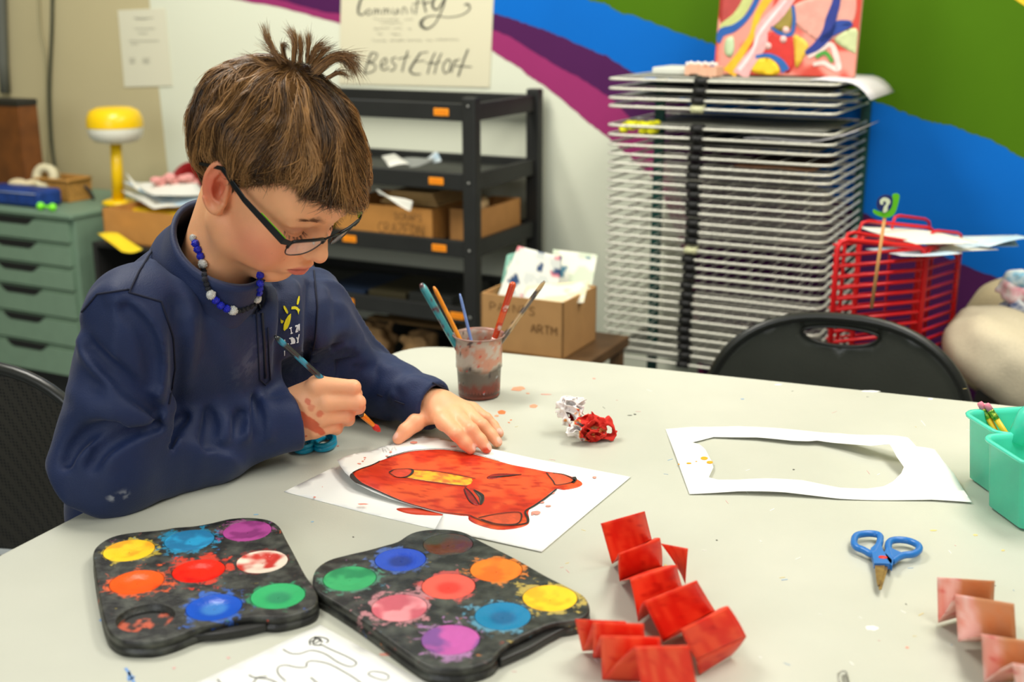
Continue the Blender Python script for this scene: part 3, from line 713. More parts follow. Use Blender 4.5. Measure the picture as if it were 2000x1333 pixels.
def build_hair():
    g = np.random.default_rng(3); hairm = vmat('brown_hair', 0.34, spec=0.55)
    # under-layer hugging the skull
    capm = vmat('dark_hair_base', 0.9, spec=0.1); na, nn = 140, 44; al = np.linspace(-math.pi, math.pi, na, endpoint=False); t = np.linspace(0.0, 1, nn)
    A = al[:, None] + 0 * t; a = (hem_a(al) * (.95 - .20 * sm(.1, .7, np.cos(al))))[:, None] * t
    u = sph(A, a); base_q = scalp(u, np.zeros_like(a)); off = bulge(base_q) * 0.62 * sm(1.02, 0.9, t)[None] + 0.001
    P = scalp(u, off); Pin = scalp(u, np.full_like(a, -0.004))
    idx = np.arange(na * nn).reshape(na, nn); nx = np.roll(idx, -1, 0)
    F = np.stack([idx[:, :-1], nx[:, :-1], nx[:, 1:], idx[:, 1:]], -1).reshape(-1, 4)
    V = np.concatenate([P.reshape(-1, 3), Pin.reshape(-1, 3)]); F2 = F[:, ::-1] + na * nn
    rim = np.stack([idx[:, -1], nx[:, -1], nx[:, -1] + na * nn, idx[:, -1] + na * nn], -1)
    Fc = np.concatenate([F, F2, rim]); cc = np.tile(np.array(s2l((84, 58, 30))), (len(V), 1)) * (0.7 + 0.6 * fbm(V, 130, 3))[:, None]
    part(link('hair', pydata(h2w(V), Fc, cc), None, capm), PERSON); VS = []; FS = []; CS = []; b = 0
    # strands
    N = 30000; K = 9
    al0 = g.uniform(-math.pi, math.pi, N); f0 = g.random(N) ** 0.62; hm = hem_a(al0)
    a0 = f0 * hm * 0.97; ln = g.uniform(0.42, 0.80, N); end = np.minimum(a0 + ln, hm + g.normal(0.0, 0.03, N) - 0.02)
    ncl = 420; clal = g.uniform(-math.pi, math.pi, ncl); order = np.argsort(clal); clal = clal[order]
    ci = np.searchsorted(clal, al0) % ncl; tgt = clal[ci]; dl = (tgt - al0 + math.pi) % (2 * math.pi) - math.pi
    clend = g.normal(0, 0.045, ncl); end = end + clend[ci] * (end > hm - 0.15)
    front = np.abs(al0) < 1.0; end = end - front * (end > hm - .12) * g.exponential(.055, N) * (g.random(N) > .25); end = end + front * (end > hm - 0.1) * g.uniform(0, 0.05, N) * (g.random(N) > .4)
    tt = np.linspace(0, 1, K)
    aa = a0[:, None] + (end - a0)[:, None] * tt
    swirl = 0.22 * np.sin(al0 * 2.0 + 0.6)[:, None] * tt + 0.10 * g.normal(0, 1, N)[:, None] * tt * tt
    AA = al0[:, None] + dl[:, None] * sm(0.1, 1.0, tt) * 0.88 + swirl * 0.5 / np.maximum(np.sin(aa), 0.35)
    AA = AA + 0.60 * (fbm(np.stack([np.cos(AA) * 1.5, np.sin(AA) * 1.5, aa * .6], -1), 1.7, 2, 11.0) - .5) * (.3 + tt) / np.maximum(np.sin(aa), .4)
    u = sph(AA, aa); q0 = scalp(u, np.zeros_like(aa)); lay = g.random(N)
    cll = g.normal(0, 1, ncl)
    wav = fbm(np.stack([np.cos(AA) * 2, np.sin(AA) * 2, aa * 1.2], -1), 3.2, 2) - 0.5
    off = bulge(q0) * (0.35 + 0.75 * lay[:, None]) * sm(-0.15, 0.35, tt + f0[:, None] * 0.3) + wav * 0.010 + (cll[ci] * 0.0016)[:, None] * sm(0.2, 0.9, tt) + 0.0012 * g.normal(0, 1, N)[:, None] * tt * tt
    # the ends tuck in at the sides, fall forward at the fringe
    fringe = sm(0.03, 0.08, q0[..., 0]); beyond = np.maximum(aa - hm[:, None], 0)
    off = off * (1 - (1 - fringe) * 0.55 * sm(0.25, 0.0, (hm[:, None] - aa))) + fringe * beyond * 0.02
    off = np.maximum(off, 0.0015)
    P = h2w(scalp(u, off))
    base = np.array(s2l((98, 67, 33))); lite = np.array(s2l((178, 132, 78))); dark = np.array(s2l((42, 26, 11)))
    k = np.clip(0.46 + 0.15 * g.normal(0, 1, N) + 0.24 * cll[ci] + 1.1 * (fbm(np.stack([np.cos(al0) * 3, np.sin(al0) * 3, f0], -1), 2.6, 3) - 0.5), 0, 1)
    c = np.where((k < .5)[:, None], dark + (base - dark) * (k * 2)[:, None], base + (lite - base) * ((k - .5) * 2)[:, None])
    r = 0.00030 * np.interp(tt, [0, .2, .75, 1], [.9, 1.15, .95, .25]); V, F, C = strand_mesh(P, r, c)
    VS.append(V); FS.append(F + b); CS.append(C); b += len(V)
    # tufts standing up at the crown
    tufts = [([(548, 112), (530, 92), (519, 70), (514, 48)], 60, 5), ([(560, 108), (528, 97), (508, 82)], 25, 7), ([(574, 108), (577, 84), (573, 68), (563, 56)], 90, 6),
             ([(586, 108), (588, 88), (584, 66)], 60, 5), ([(600, 110), (603, 86), (602, 62)], 55, 5), ([(606, 112), (618, 92), (640, 84)], 60, 7), ([(612, 116), (632, 98), (652, 92)], 40, 6),
             ([(612, 128), (646, 106), (676, 108), (690, 128), (697, 146)], 150, 10), ([(620, 132), (655, 112), (690, 106), (712, 112)], 30, 8), ([(560, 112), (548, 90), (556, 82), (562, 100)], 35, 5),
             ([(470, 138), (450, 128), (438, 132)], 40, 6), ([(520, 118), (490, 112), (462, 122)], 70, 8), ([(640, 140), (665, 138), (684, 152)], 40, 6)]
    cy = float(hit(lambda p: head_sdf(w2h(p)), 572, 142)[1])
    for pts, n, w in tufts:
        pts = np.array(pts, float); pts[0, 1] += 12; m = len(pts); tk = np.linspace(0, m - 1, K)
        px = np.stack([np.interp(tk, range(m), pts[:, 0]), np.interp(tk, range(m), pts[:, 1])], 1)
        for _ in range(2): px[1:-1] = px[1:-1] * 0.5 + (px[:-2] + px[2:]) * 0.25
        for i in range(int(n * 2.2)):
            sp = np.linspace(1.0, 1.0, K) * w; e = g.normal(0, 1, 2) * 0.55; e2 = g.normal(0, 1, 2) * 0.7; L_ = g.uniform(0.65, 1.12); y = cy + g.normal(0, 0.012)
            row = []
            for j in range(K):
                s_ = min(j / (K - 1) * L_, 1.0) * (K - 1); j0 = int(min(s_, K - 2)); fr = s_ - j0; q = px[j0] * (1 - fr) + px[j0 + 1] * fr
                q = q + e * sp[j] * 0.6 + e2 * sp[j] * (j / (K - 1)) ** 1.6 * 1.5; row.append(D(q[0], q[1], y))
            VS_, FS_, CS_ = strand_mesh(np.array(row)[None], 0.00022 * np.interp(tt, [0, .2, .7, 1], [1, 1.1, .7, .2]), (base * 1.05 + (lite - base) * g.uniform(-.3, .8))[None])
            VS.append(VS_); FS.append(FS_ + b); CS.append(CS_); b += len(VS_)
    o = link('hair', pydata(np.concatenate(VS), np.concatenate(FS), np.concatenate(CS)), None, hairm); part(o, PERSON)
    # eyelashes and eyebrows
    for sy in (-1, 1):
        rows = []; lid = np.array([(0.0782, 0.0175, -0.0076), (0.0812, 0.0235, -0.0096), (0.0814, 0.0305, -0.0106), (0.0780, 0.0385, -0.0088), (0.0720, 0.0445, -0.0050)])
        for i in range(60):
            s_ = g.uniform(0, 3.999); j = int(s_); p = lid[j] * (1 - s_ + j) + lid[j + 1] * (s_ - j); l_ = g.uniform(.005, .0085)
            dr = np.array([0.75, (s_ - 1.6) * 0.28 + g.normal(0, .12), -0.50]); dr /= np.linalg.norm(dr)
            rows.append([(p + dr * l_ * t_ + np.array([0, 0, 0.0022]) * t_ * t_) * (1, sy, 1) for t_ in np.linspace(-0.1, 1, 6)])
        Vl, Fl, Cl = strand_mesh(h2w(np.array(rows)), 0.00016 * np.linspace(1.2, .3, 6), np.tile(np.array(s2l((46, 28, 18))), (60, 1)))
        part(link('eyelashes', pydata(Vl, Fl, Cl), None, hairm), PERSON)
        rows = []; br = np.array([(0.0835, 0.012, 0.0150), (0.0845, 0.026, 0.0215), (0.0765, 0.041, 0.0190)])
        for i in range(110):
            s_ = g.uniform(0, 1.95); j = int(s_); p = br[j] * (1 - s_ + j) + br[j + 1] * (s_ - j); p = p + g.normal(0, 1, 3) * (0.0004, 0.0006, 0.0013)
            w_ = head_sdf((p * (1, 1, 1))[None])[0]; p = p * (1 - w_ / np.linalg.norm(p) * 0.9); dr = np.array([-0.25, 0.9, 0.12]) if s_ > .7 else np.array([-0.1, 0.7, 0.55])
            rows.append([(p + dr * 0.0055 * t_ + np.array([0.0009, 0, 0])) * (1, sy, 1) for t_ in np.linspace(0, 1, 4)])
        Vl, Fl, Cl = strand_mesh(h2w(np.array(rows)), 0.00016 * np.array([1, 1, .8, .2]), np.tile(np.array(s2l((110, 72, 44))), (110, 1)))
        part(link('eyebrow', pydata(Vl, Fl, Cl), None, hairm), PERSON)
build_hair()
# ---- glasses and necklace he wears
def build_glasses():
    t = thing('glasses', 'black rectangular eyeglasses with green inner temples worn by the painting child', 'glasses', tuple(h2w((0.09, 0, -0.01))))
    blk = mat('black_metal', (22, 24, 26), 0.35, 0.3); grn = mat('green_plastic', (120, 200, 40), 0.4)
    gl = mat('lens_glass', (250, 252, 255), 0.03, spec=0.9, alpha=.16)
    tilt = R(-6); zc = -0.0085
    def lp(y, z, x0=0.0985): return np.array([x0 - abs(y) ** 2 * 3.0 + (z - zc) * math.sin(-tilt) * 1.0, y, z])
    for sy in (-1, 1):
        shape = [(0.0105, 0.0095), (0.028, 0.0120), (0.046, 0.0122), (0.0550, 0.0100), (0.0555, 0.001), (0.052, -0.0090), (0.044, -0.0135), (0.028, -0.0140), (0.0165, -0.0095), (0.0100, 0.0)]
        P = [h2w(lp(sy * y * 0.97, zc + z)) for y, z in shape]; n = len(P); S = []
        for i in range(n):      # rounded outline
            for k in range(4):
                u = k / 4; a, b_, c_, d_ = P[i - 1], P[i], P[(i + 1) % n], P[(i + 2) % n]
                S.append(0.5 * ((2 * b_) + (-a + c_) * u + (2 * a - 5 * b_ + 4 * c_ - d_) * u * u + (-a + 3 * b_ - 3 * c_ + d_) * u ** 3))
        top = [S[i % len(S)] for i in range(-3, 17)]
        part(MB().tube(S, 0.00075, 8, closed=True).build('rim', blk), t); part(MB().tube(top, 0.0019, 8).build('brow_bar', blk), t)
        cn = np.mean(S, 0); nrm = HM @ np.array([1.0, 0, 0]); m = MB()
        fr = [s * 0.985 + cn * 0.015 + nrm * 0.0006 for s in S]; bk = [s * 0.985 + cn * 0.015 - nrm * 0.0006 for s in S]; k = len(S)
        m.add(fr + [cn + nrm * 0.0012] + bk + [cn - nrm * 0.0001], [(i, (i + 1) % k, k) for i in range(k)] + [(k + 1 + (i + 1) % k, k + 1 + i, 2 * k + 1) for i in range(k)] + [(i, k + 1 + i, k + 1 + (i + 1) % k, (i + 1) % k) for i in range(k)], 0, True)
        part(m.build('lens', gl), t)
        hg = lp(sy * 0.0550, zc + 0.0095); ear = np.array([-0.004, sy * 0.0830, 0.0195]); tip = np.array([-0.032, sy * 0.0790, -0.004])
        C = [hg + (0.001, 0, 0), hg + (-0.004, sy * 0.0070, 0.0), hg * 0.75 + ear * 0.25 + (0, sy * 0.0070, 0), hg * 0.40 + ear * 0.60 + (0, sy * 0.0075, 0), ear, tip]
        hw = HM @ np.array([0, 0, 0.0043]); yv = HM @ np.array([0, sy, 0])
        C2 = [h2w(c) for c in C]; wv = [hw * 0.75, hw, hw * 0.95, hw * 0.8, hw * 0.65, hw * 0.5]
        ro = MB().ribbon([c + yv * 0.0005 for c in C2], wv, 0.0012, yv).build('temple', blk, None, 0.0003); part(ro, t)
        ri = MB().ribbon([c - yv * 0.0010 + hw * 0.16 for c in (C2[1], C2[1] * .5 + C2[2] * .5, C2[2], C2[2] * .6 + C2[3] * .4)], [w_ * .86 for w_ in (wv[1], wv[1], wv[2], wv[2])], 0.0010, yv).build('green_lining', grn, ro, 0); ri.matrix_parent_inverse = (ro.matrix_parent_inverse).copy() if False else ri.matrix_parent_inverse
    br = [h2w(lp(y, zc + z_, 0.0995)) for y, z_ in ((-0.0115, 0.0118), (-0.005, 0.0135), (0.005, 0.0135), (0.0115, 0.0118))]
    part(MB().tube(br, 0.0013, 8).build('bridge', blk), t)
    for sy in (-1, 1): part(MB().sphere(h2w((0.0905, sy * 0.0105, -0.012)), (0.0016, 0.0028, 0.004), 10, 8).build('nose_pad', mat('clear_pad', (210, 205, 195), 0.2)), t)
build_glasses()
def build_necklace():
    t = thing('necklace', 'beaded necklace of blue, black and sparkling white balls around the child\'s collar', 'necklace', tuple(RC))
    W_ = mat('white_crystal', (244, 244, 236), 0.12, 0.0, bump=.6, bscale=1500, col2=(176, 176, 168), nscale=900)
    B_ = mat('blue_crystal', (24, 44, 224), 0.12, 0.0, bump=.6, bscale=1500, col2=(10, 16, 120), nscale=900)
    K_ = mat('black_crystal', (14, 14, 20), 0.15, 0.2, bump=1.0, bscale=1500, col2=(70, 74, 84), nscale=1400)
    seq = [(376.7, 465, 'w'), (381.5, 476, 'b'), (386, 488, 'b'), (391, 501, 'b'), (396, 516, 'W'), (397.6, 529, 'k'), (399, 537, 'k'), (400, 546, 'k'), (403, 555, 'k'), (406, 564, 'k'), (412, 576, 'W'), (421, 587, 'b'), (431, 597, 'b'),
           (443, 603, 'b'), (455, 607, 'W'), (466, 608, 'k'), (474, 606, 'k'), (482, 603, 'k'), (490, 599, 'k'), (497, 594, 'k'), (502, 584, 'W'), (505.6, 572, 'b'), (507, 563, 'b'), (508, 554, 'b'), (508, 546, 'k'), (508, 538, 'b')]
    from mathutils.bvhtree import BVHTree
    vv = []; ff = []
    for nme in ('shirt', 'collar', 'body'):
        me = bpy.data.objects[nme].data; b = len(vv); vv += [tuple(v.co) for v in me.vertices]; ff += [[b + i for i in f.vertices] for f in me.polygons]
    bvh = BVHTree.FromPolygons(vv, ff); last = None; path = []
    def f(x, y): r = ray(x, y); r = r / np.linalg.norm(r); q = bvh.ray_cast(Vector(CAM0), Vector(r))[0]; return None if q is None else np.array(q)
    for (x, y, c) in seq:
        h_ = f(x, y)
        if h_ is None or (last is not None and h_[1] - last[1] > 0.03): h_ = last + (D(x, y, last[1]) - D(lx, ly, last[1]))
        last = h_; lx, ly = x, y; r = {'W': .0052, 'w': .0040, 'b': .0043, 'k': .0033}[c]
        p = h_ - ray(x, y) * r * 0.8; path.append(p); m = MB()
        m.sphere(p, r, 10, 7); rg = random.Random(int(x * 7 + y))
        for _ in range(26):
            v = Vector((rg.gauss(0, 1), rg.gauss(0, 1), rg.gauss(0, 1))).normalized(); m.sphere(p + np.array(v) * r * .93, r * .20, 5, 3)
        part(m.build('bead', {'W': W_, 'w': W_, 'b': B_, 'k': K_}[c], fix=False), t)
    part(MB().tube(path, 0.0006, 6).build('string', mat('dark_thread', (10, 10, 14), .8), fix=False), t)
build_necklace()
# ================================================================== tools for flat and folded things
from mathutils.geometry import delaunay_2d_cdt
def inpoly(P, poly):
    P = np.asarray(P); poly = np.asarray(poly); x, y = P[:, 0], P[:, 1]; r = np.zeros(len(P), bool); n = len(poly)
    for i in range(n):
        x0, y0 = poly[i]; x1, y1 = poly[(i + 1) % n]
        c = ((y0 > y) != (y1 > y)) & (x < (x1 - x0) * (y - y0) / (y1 - y0 + 1e-30) + x0); r ^= c
    return r
def resample(poly, sp, closed=True):
    out = []; n = len(poly)
    for i in range(n if closed else n - 1):
        a = np.array(poly[i]); b = np.array(poly[(i + 1) % n]); k = max(1, int(math.ceil(np.linalg.norm(b - a) / sp)))
        for j in range(k): out.append(a + (b - a) * j / k)
    if not closed: out.append(np.array(poly[-1]))
    return np.array(out)
def smooth_poly(pts, k=5, closed=True):
    pts = [np.array(p, float) for p in pts]; n = len(pts); out = []
    for i in range(n if closed else n - 1):
        g = (lambda j: pts[j % n]) if closed else (lambda j: pts[min(max(j, 0), n - 1)])
        a, b, c, d = g(i - 1), g(i), g(i + 1), g(i + 2)
        for t in range(k):
            u = t / k; out.append(0.5 * ((2 * b) + (-a + c) * u + (2 * a - 5 * b + 4 * c - d) * u * u + (-a + 3 * b - 3 * c + d) * u ** 3))
    if not closed: out.append(pts[-1])
    return out
def tri(poly, holes=(), sp=0.006):
    """triangulate a 2-D outline (with holes) with inner points"""
    loops = [resample(poly, sp)] + [resample(h, sp) for h in holes]; V = []; E = []
    for l in loops:
        b = len(V); V += [tuple(p) for p in l]; E += [(b + i, b + (i + 1) % len(l)) for i in range(len(l))]
    A = np.array(V); lo = A.min(0); hi = A.max(0); gx = np.arange(lo[0], hi[0], sp); gy = np.arange(lo[1], hi[1], sp)
    G = np.stack(np.meshgrid(gx, gy, indexing='ij'), -1).reshape(-1, 2) + sp * 0.37
    ok = inpoly(G, poly)
    for h in holes: ok &= ~inpoly(G, h)
    G = G[ok]
    if len(G):       # keep clear of the outline
        B = np.concatenate(loops); keep = np.ones(len(G), bool)
        for k in range(0, len(G), 2000): keep[k:k + 2000] = (np.linalg.norm(G[k:k + 2000, None] - B[None], axis=2).min(1) > sp * 0.45)
        G = G[keep]
    r = delaunay_2d_cdt([Vector(v) for v in V] + [Vector(g) for g in G], E, [], 0, 1e-7)
    P = np.array([tuple(v) for v in r[0]]); F = np.array([list(f) for f in r[2]])
    c = P[F].mean(1); ok = inpoly(c, poly)
    for h in holes: ok &= ~inpoly(c, h)
    return P, F[ok]
def sheet_mesh(poly, holes=(), sp=0.006, h=None, off=0.0, thick=0.0004, colf=None, frame=None):
    P, F = tri(poly, holes, sp); z = h(P) if h is not None else np.zeros(len(P))
    if frame is None: V = np.stack([P[:, 0], P[:, 1], TABZ + z + off], 1); nv = np.array([0, 0, 1.0])
    else:
        o, u, v, n = frame; V = o + P[:, :1] * u + P[:, 1:] * v + (z + off)[:, None] * n; nv = n
    c = colf(P) if colf is not None else None
    if thick:
        n = len(V); V = np.concatenate([V, V - nv * thick]); e = {}
        for f in F:
            for a, b in ((f[0], f[1]), (f[1], f[2]), (f[2], f[0])): e[(a, b)] = 1
        side = [(a, b, b + n, a + n)[::-1] for (a, b) in e if (b, a) not in e]
        F = [list(map(int, f)) for f in F] + [list(map(int, f[::-1] + n)) for f in F] + [list(map(int, s)) for s in side]
        if c is not None: c = np.concatenate([c, c])
    return pydata(V, F, c)
def sheet(name, poly, m, parent=None, **k): return link(name, sheet_mesh(poly, **k), parent, m)
def stroke_poly(pts, w, k=4):
    """outline of a pen stroke of half-width w (number or list) along pts"""
    ws = w if isinstance(w, (list, tuple)) else [w] * len(pts)
    P = np.array(smooth_poly(pts, k, False)); W_ = np.interp(np.linspace(0, len(pts) - 1, len(P)), range(len(pts)), ws)
    t = np.gradient(P, axis=0); t /= np.linalg.norm(t, axis=1, keepdims=True) + 1e-12; n = np.stack([-t[:, 1], t[:, 0]], 1)
    return P + n * W_[:, None], P - n * W_[:, None]
def strokes_mesh(S, to3, frame_n=(0, 0, 1), thick=0.0002):
    """S: list of (pts, half-width); to3 maps 2-D points to 3-D"""
    mb = MB()
    for pts, w in S:
        A, B = stroke_poly(pts, w); A3 = to3(A); B3 = to3(B); n = len(A3); N = np.array(frame_n, float)
        V = list(A3 + N * thick) + list(B3 + N * thick)
        mb.add(V, [(i, i + 1, n + i + 1, n + i)[::-1] for i in range(n - 1)], 0)
    return mb
def XY(px, py, z=TABZ): return tuple(T(px, py, z)[:2])
def pxs(pts, z=TABZ, o=(0, 0), s=1.0): return [XY(o[0] + x / s, o[1] + y / s, z) for x, y in pts]
def plane_hit(px, py, p0, n):
    r = ray(px, py); return CAM0 + r * (((np.asarray(p0) - CAM0) @ n) / (r @ n))
# ================================================================== the table
TC = np.array([-0.165, 1.865]); DE = np.array([math.cos(R(-20.3)), math.sin(R(-20.3))]); DL = np.array([-0.411, -0.911])
def build_table():
    t = thing('folding_table', 'large off-white plastic table with paint spots that the child works at', 'table', (0.45, 1.1, 0))
    A = TC + DE * 1.75; B = TC + DL * 1.17; C = B + DE * 1.85; cs = [TC, A, C, B]; out = []
    for i, p in enumerate(cs):
        a = (cs[i - 1] - p) / np.linalg.norm(cs[i - 1] - p); b = (cs[(i + 1) % 4] - p) / np.linalg.norm(cs[(i + 1) % 4] - p); r = 0.085
        for k in range(9):
            u = k / 8; out.append(p + a * r * (1 - u) ** 2 + b * r * u ** 2)
    out = out[::-1]
    pv = mat('table_plastic', (200, 200, 185), 0.42, bump=0.10, bscale=420, col2=(188, 189, 174), nscale=3.2, spec=0.35)
    mb = MB().prism([tuple(p) for p in out], TABZ - 0.045, TABZ)
    top = mb.build('tabletop', pv, None, 0.006, 3); part(top, t)
    # drips and marks dried on the plastic
    st = [((1012, 760, 14, 4), 0), ((1042, 794, 9, 3), 0), ((980, 806, 9, 3.4), 1), ((916, 803, 10, 5), 0), ((970, 813, 5, 1.6), 0), ((1031, 769, 4, 1), 0), ((1066, 771, 10, .8), 2),
          ((998, 821, 2, 1), 1), ((994, 826, 2.4, .8), 1), ((660, 872, 2.5, 1.2), 2), ((765, 1274, 12, 5), 2), ((762, 1280, 20, 3), 2), ((340, 1306, 3, 2), 3), ((446, 1286, 3, 2), 3),
          ((200, 1212, 6, 3), 4), ((500, 1006, 5, 1), 5), ((1300, 1105, 3, 1.5), 6), ((1550, 918, 2, 1.2), 7), ((1823, 1037, 6, 1.5), 6), ((1905, 1046, 5, 1.5), 6), ((1959, 1076, 4, 1.4), 6),
          ((1703, 1228, 11, 5), 8), ((1817, 780, 6, 1.5), 8), ((1700, 765, 16, 2), 8), ((1520, 752, 8, 1), 8), ((1772, 1266, 3, 2), 2), ((1400, 1056, 2, 1), 7), ((690, 1050, 2, 1), 7),
          ((1160, 740, 3, 1), 2), ((1450, 780, 3, 1), 9), ((505, 1020, 8, 1.2), 2), ((1240, 810, 3, 1), 7), ((1230, 812, 4, .8), 7), ((800, 1012, 2, 1), 2), ((610, 1020, 3, 1), 5), ((252, 1322, 4, 9), 4)]
    cols = [(230, 160, 124), (232, 124, 70), (226, 150, 132), (220, 170, 165), (120, 160, 214), (150, 190, 215), (222, 200, 130), (90, 92, 86), (242, 242, 238), (140, 170, 200)]
    ms = [mat('paint_drip_%s' % n, c, 0.35) for n, c in zip(('peach', 'orange', 'rose', 'faint_pink', 'blue', 'pale_blue', 'ochre', 'grey', 'white', 'steel'), cols)]
    sm_ = MB(); rg = random.Random(5)
    for (x, y, a, b), ci in st:
        ph = rg.random() * 6; n = 22; P = []
        for k in range(n):
            an = 2 * math.pi * k / n; q = 1 + 0.16 * math.sin(2 * an + ph) + 0.10 * math.sin(5 * an + ph * 2); P.append(XY(x + a * q * math.cos(an), y + b * q * math.sin(an)))
        sm_.prism(P[::-1], TABZ + 0.0001, TABZ + 0.0003, ci)
    for k in range(70):      # hairline scuffs
        x = rg.uniform(950, 1980); y = rg.uniform(760, 1320); l = rg.uniform(3, 14); an = rg.uniform(-.5, .9)
        a = np.array(XY(x, y)); b = np.array(XY(x + l * math.cos(an), y + l * math.sin(an))); n = np.array([-(b - a)[1], (b - a)[0]]); n = n / np.linalg.norm(n) * rg.uniform(.0002, .0005)
        sm_.prism([tuple(a - n), tuple(b - n), tuple(b + n), tuple(a + n)], TABZ + .0001, TABZ + .0003, rg.choice([6, 7, 8, 8, 3, 9]))
    for pts in ([(245, 1306), (256, 1322), (262, 1336)], [(262, 1322), (254, 1330)]):
        sA, sB = stroke_poly(pxs(pts), 0.0012); sm_.prism([tuple(p) for p in list(sA) + list(sB)[::-1]], TABZ + .0001, TABZ + .0003, 4)
    ss = sm_.build('paint_spots', ms, None); part(ss, t); tag(ss, kind='stuff')
    ap = mat('table_frame_metal', (120, 120, 118), 0.4, 0.7)
    fr = MB(); ins = [TC + DE * .12 + DL * .12, A - DE * .12 + DL * .12, C - DE * .12 - DL * .12, B + DE * .12 - DL * .12]
    for i in range(4):
        a, b = ins[i], ins[(i + 1) % 4]; fr.tube([(a[0], a[1], TABZ - .055), (b[0], b[1], TABZ - .055)], .012, 8)
    part(fr.build('frame', ap, None, fix=False), t)
    for p in ins: part(MB().tube([(p[0], p[1], TABZ - .05), (p[0], p[1], 0.0)], .014, 10).build('leg', ap, None, fix=False), t)
build_table()
# ================================================================== paper things on the table
PAPER = mat('white_paper', (240, 240, 234), 0.75, bump=0.05, bscale=300)
def bear():
    o = (540, 830); s = 2.7778
    cut = [(330, 196), (345, 225), (372, 262), (405, 292), (440, 325), (520, 366), (620, 405), (720, 435), (800, 460), (905, 484)]
    lift_c = np.array(pxs(cut, o=o, s=s))
    def h(P):       # the freed side of the sheet curls up towards the corner
        d = np.full(len(P), 9.0)
        for a, b in zip(lift_c[:-1], lift_c[1:]): d = np.minimum(d, np.linalg.norm(P[:, None] - a[None, None], axis=2)[:, 0] if False else _seg(P, a, b))
        along = (P - lift_c[0]) @ ((lift_c[-1] - lift_c[0]) / np.linalg.norm(lift_c[-1] - lift_c[0])); L = np.linalg.norm(lift_c[-1] - lift_c[0])
        return 0.0115 * sm(0.060, 0.0, d) * sm(L * 1.02, L * 0.25, along) + 0.0010
    def _seg(P, a, b):
        t = np.clip(((P - a) @ (b - a)) / ((b - a) @ (b - a)), 0, 1); return np.linalg.norm(P - a - t[:, None] * (b - a), axis=1)
    def raised(pts, hh=0.0):
        # pixel of a point that lies on the lifted paper: solve its height by iteration
        out = []
        for x, y in pts:
            z = 0.0
            for _ in range(5): q = np.array(XY(o[0] + x / s, o[1] + y / s, TABZ + z)); z = float(h(q[None])[0])
            out.append(tuple(q))
        return out
    t = thing('bear_painting', 'white paper with a red painted bear head, partly cut free, under the child\'s left hand', 'painting', tuple(T(900, 970)))
    low = pxs([(41, 366), (335, 230), (430, 300), (520, 350), (700, 420), (905, 482), (1000, 520), (860, 570), (500, 486)], o=o, s=s)
    full = pxs([(41, 366), (300, 238), (760, 120), (1400, 330), (1300, 640), (860, 570), (500, 486)], o=o, s=s)
    lo = sheet('lower_sheet', full, PAPER, off=0.0006, h=lambda P: np.zeros(len(P)), sp=0.012); part(lo, t)
    top = raised([(330, 196), (560, 125), (794, 62)]) + pxs([(1000, 100), (1400, 190), (1922, 290), (1700, 475), (1439, 697), (1100, 622), (862, 572), (905, 492)], o=o, s=s) + raised(cut[::-1][1:-1])
    up = sheet('cut_sheet', top, PAPER, h=h, off=0.0006, sp=0.007); part(up, t)
    red = np.array(s2l((206, 50, 22))); org = np.array(s2l((226, 84, 40))); drk = np.array(s2l((168, 26, 14)))
    def pc(P):
        n = fbm(P, 38, 4); m = fbm(P * (1, 2.6), 70, 3, 5.0); c = mixc(np.tile(red, (len(P), 1)), org, sm(.42, .62, n)); return mixc(c, drk, .8 * sm(.55, .72, m))
    wash = vmat('red_paint', 0.36, spec=0.4)
    face = [(410, 272), (445, 245), (500, 228), (560, 200), (640, 172), (720, 150), (800, 142), (900, 138), (1000, 150), (1100, 172), (1200, 200), (1280, 222), (1400, 245), (1460, 258), (1560, 272), (1630, 300), (1660, 325), (1630, 345), (1560, 358), (1510, 355),
            (1440, 415), (1370, 465), (1372, 520), (1360, 548), (1300, 567), (1200, 574), (1100, 550), (1045, 522), (1040, 500), (1000, 497), (900, 482), (800, 457), (700, 428), (620, 397), (540, 360), (470, 327), (430, 300)]
    fo = sheet('bear_head', [tuple(p) for p in smooth_poly(raised(face), 3)], wash, h=h, off=0.0009, sp=0.0035, thick=0.0002, colf=pc); part(fo, t)
    def patch(name, pts, col, off, rough=.4, var=None, par=fo):
        c = np.array(s2l(col)); v = c * .75 if var is None else np.array(s2l(var))
        q = sheet(name, [tuple(p) for p in smooth_poly(raised(pts), 3)], vmat('paint_' + name, rough), h=h, off=off, sp=0.003, thick=0.0001, colf=lambda P: mixc(np.tile(c, (len(P), 1)), v, sm(.4, .62, fbm(P, 130, 3)))); q.parent = par; q.matrix_parent_inverse = par.matrix_parent_inverse if False else Matrix.Identity(4); return q
    patch('ear', [(1475, 268), (1560, 276), (1612, 302), (1600, 322), (1520, 336), (1500, 320)], (232, 92, 54), .0011); patch('ear', [(1100, 512), (1200, 492), (1310, 482), (1328, 512), (1298, 546), (1200, 546)], (232, 88, 50), .0011)
    patch('snout_stripe', [(735, 252), (860, 258), (960, 275), (1060, 298), (1030, 335), (880, 318), (700, 290), (735, 270)], (232, 110, 44), .0011, var=(238, 178, 40)); patch('nose', [(612, 265), (640, 250), (690, 246), (733, 252), (732, 272), (700, 290), (660, 291), (625, 281)], (222, 72, 46), .0013)
    patch('eye', [(1140, 292), (1180, 272), (1260, 270), (1330, 276), (1250, 285), (1170, 300)], (150, 18, 16), .0011); patch('eye', [(1015, 355), (1035, 350), (1070, 385), (1102, 440), (1060, 435), (1030, 400)], (158, 18, 16), .0011)
    patch('eye_grey', [(1066, 358), (1118, 382), (1128, 415), (1106, 442), (1098, 400)], (84, 78, 66), .0012)  # grey paint beside the lower eye
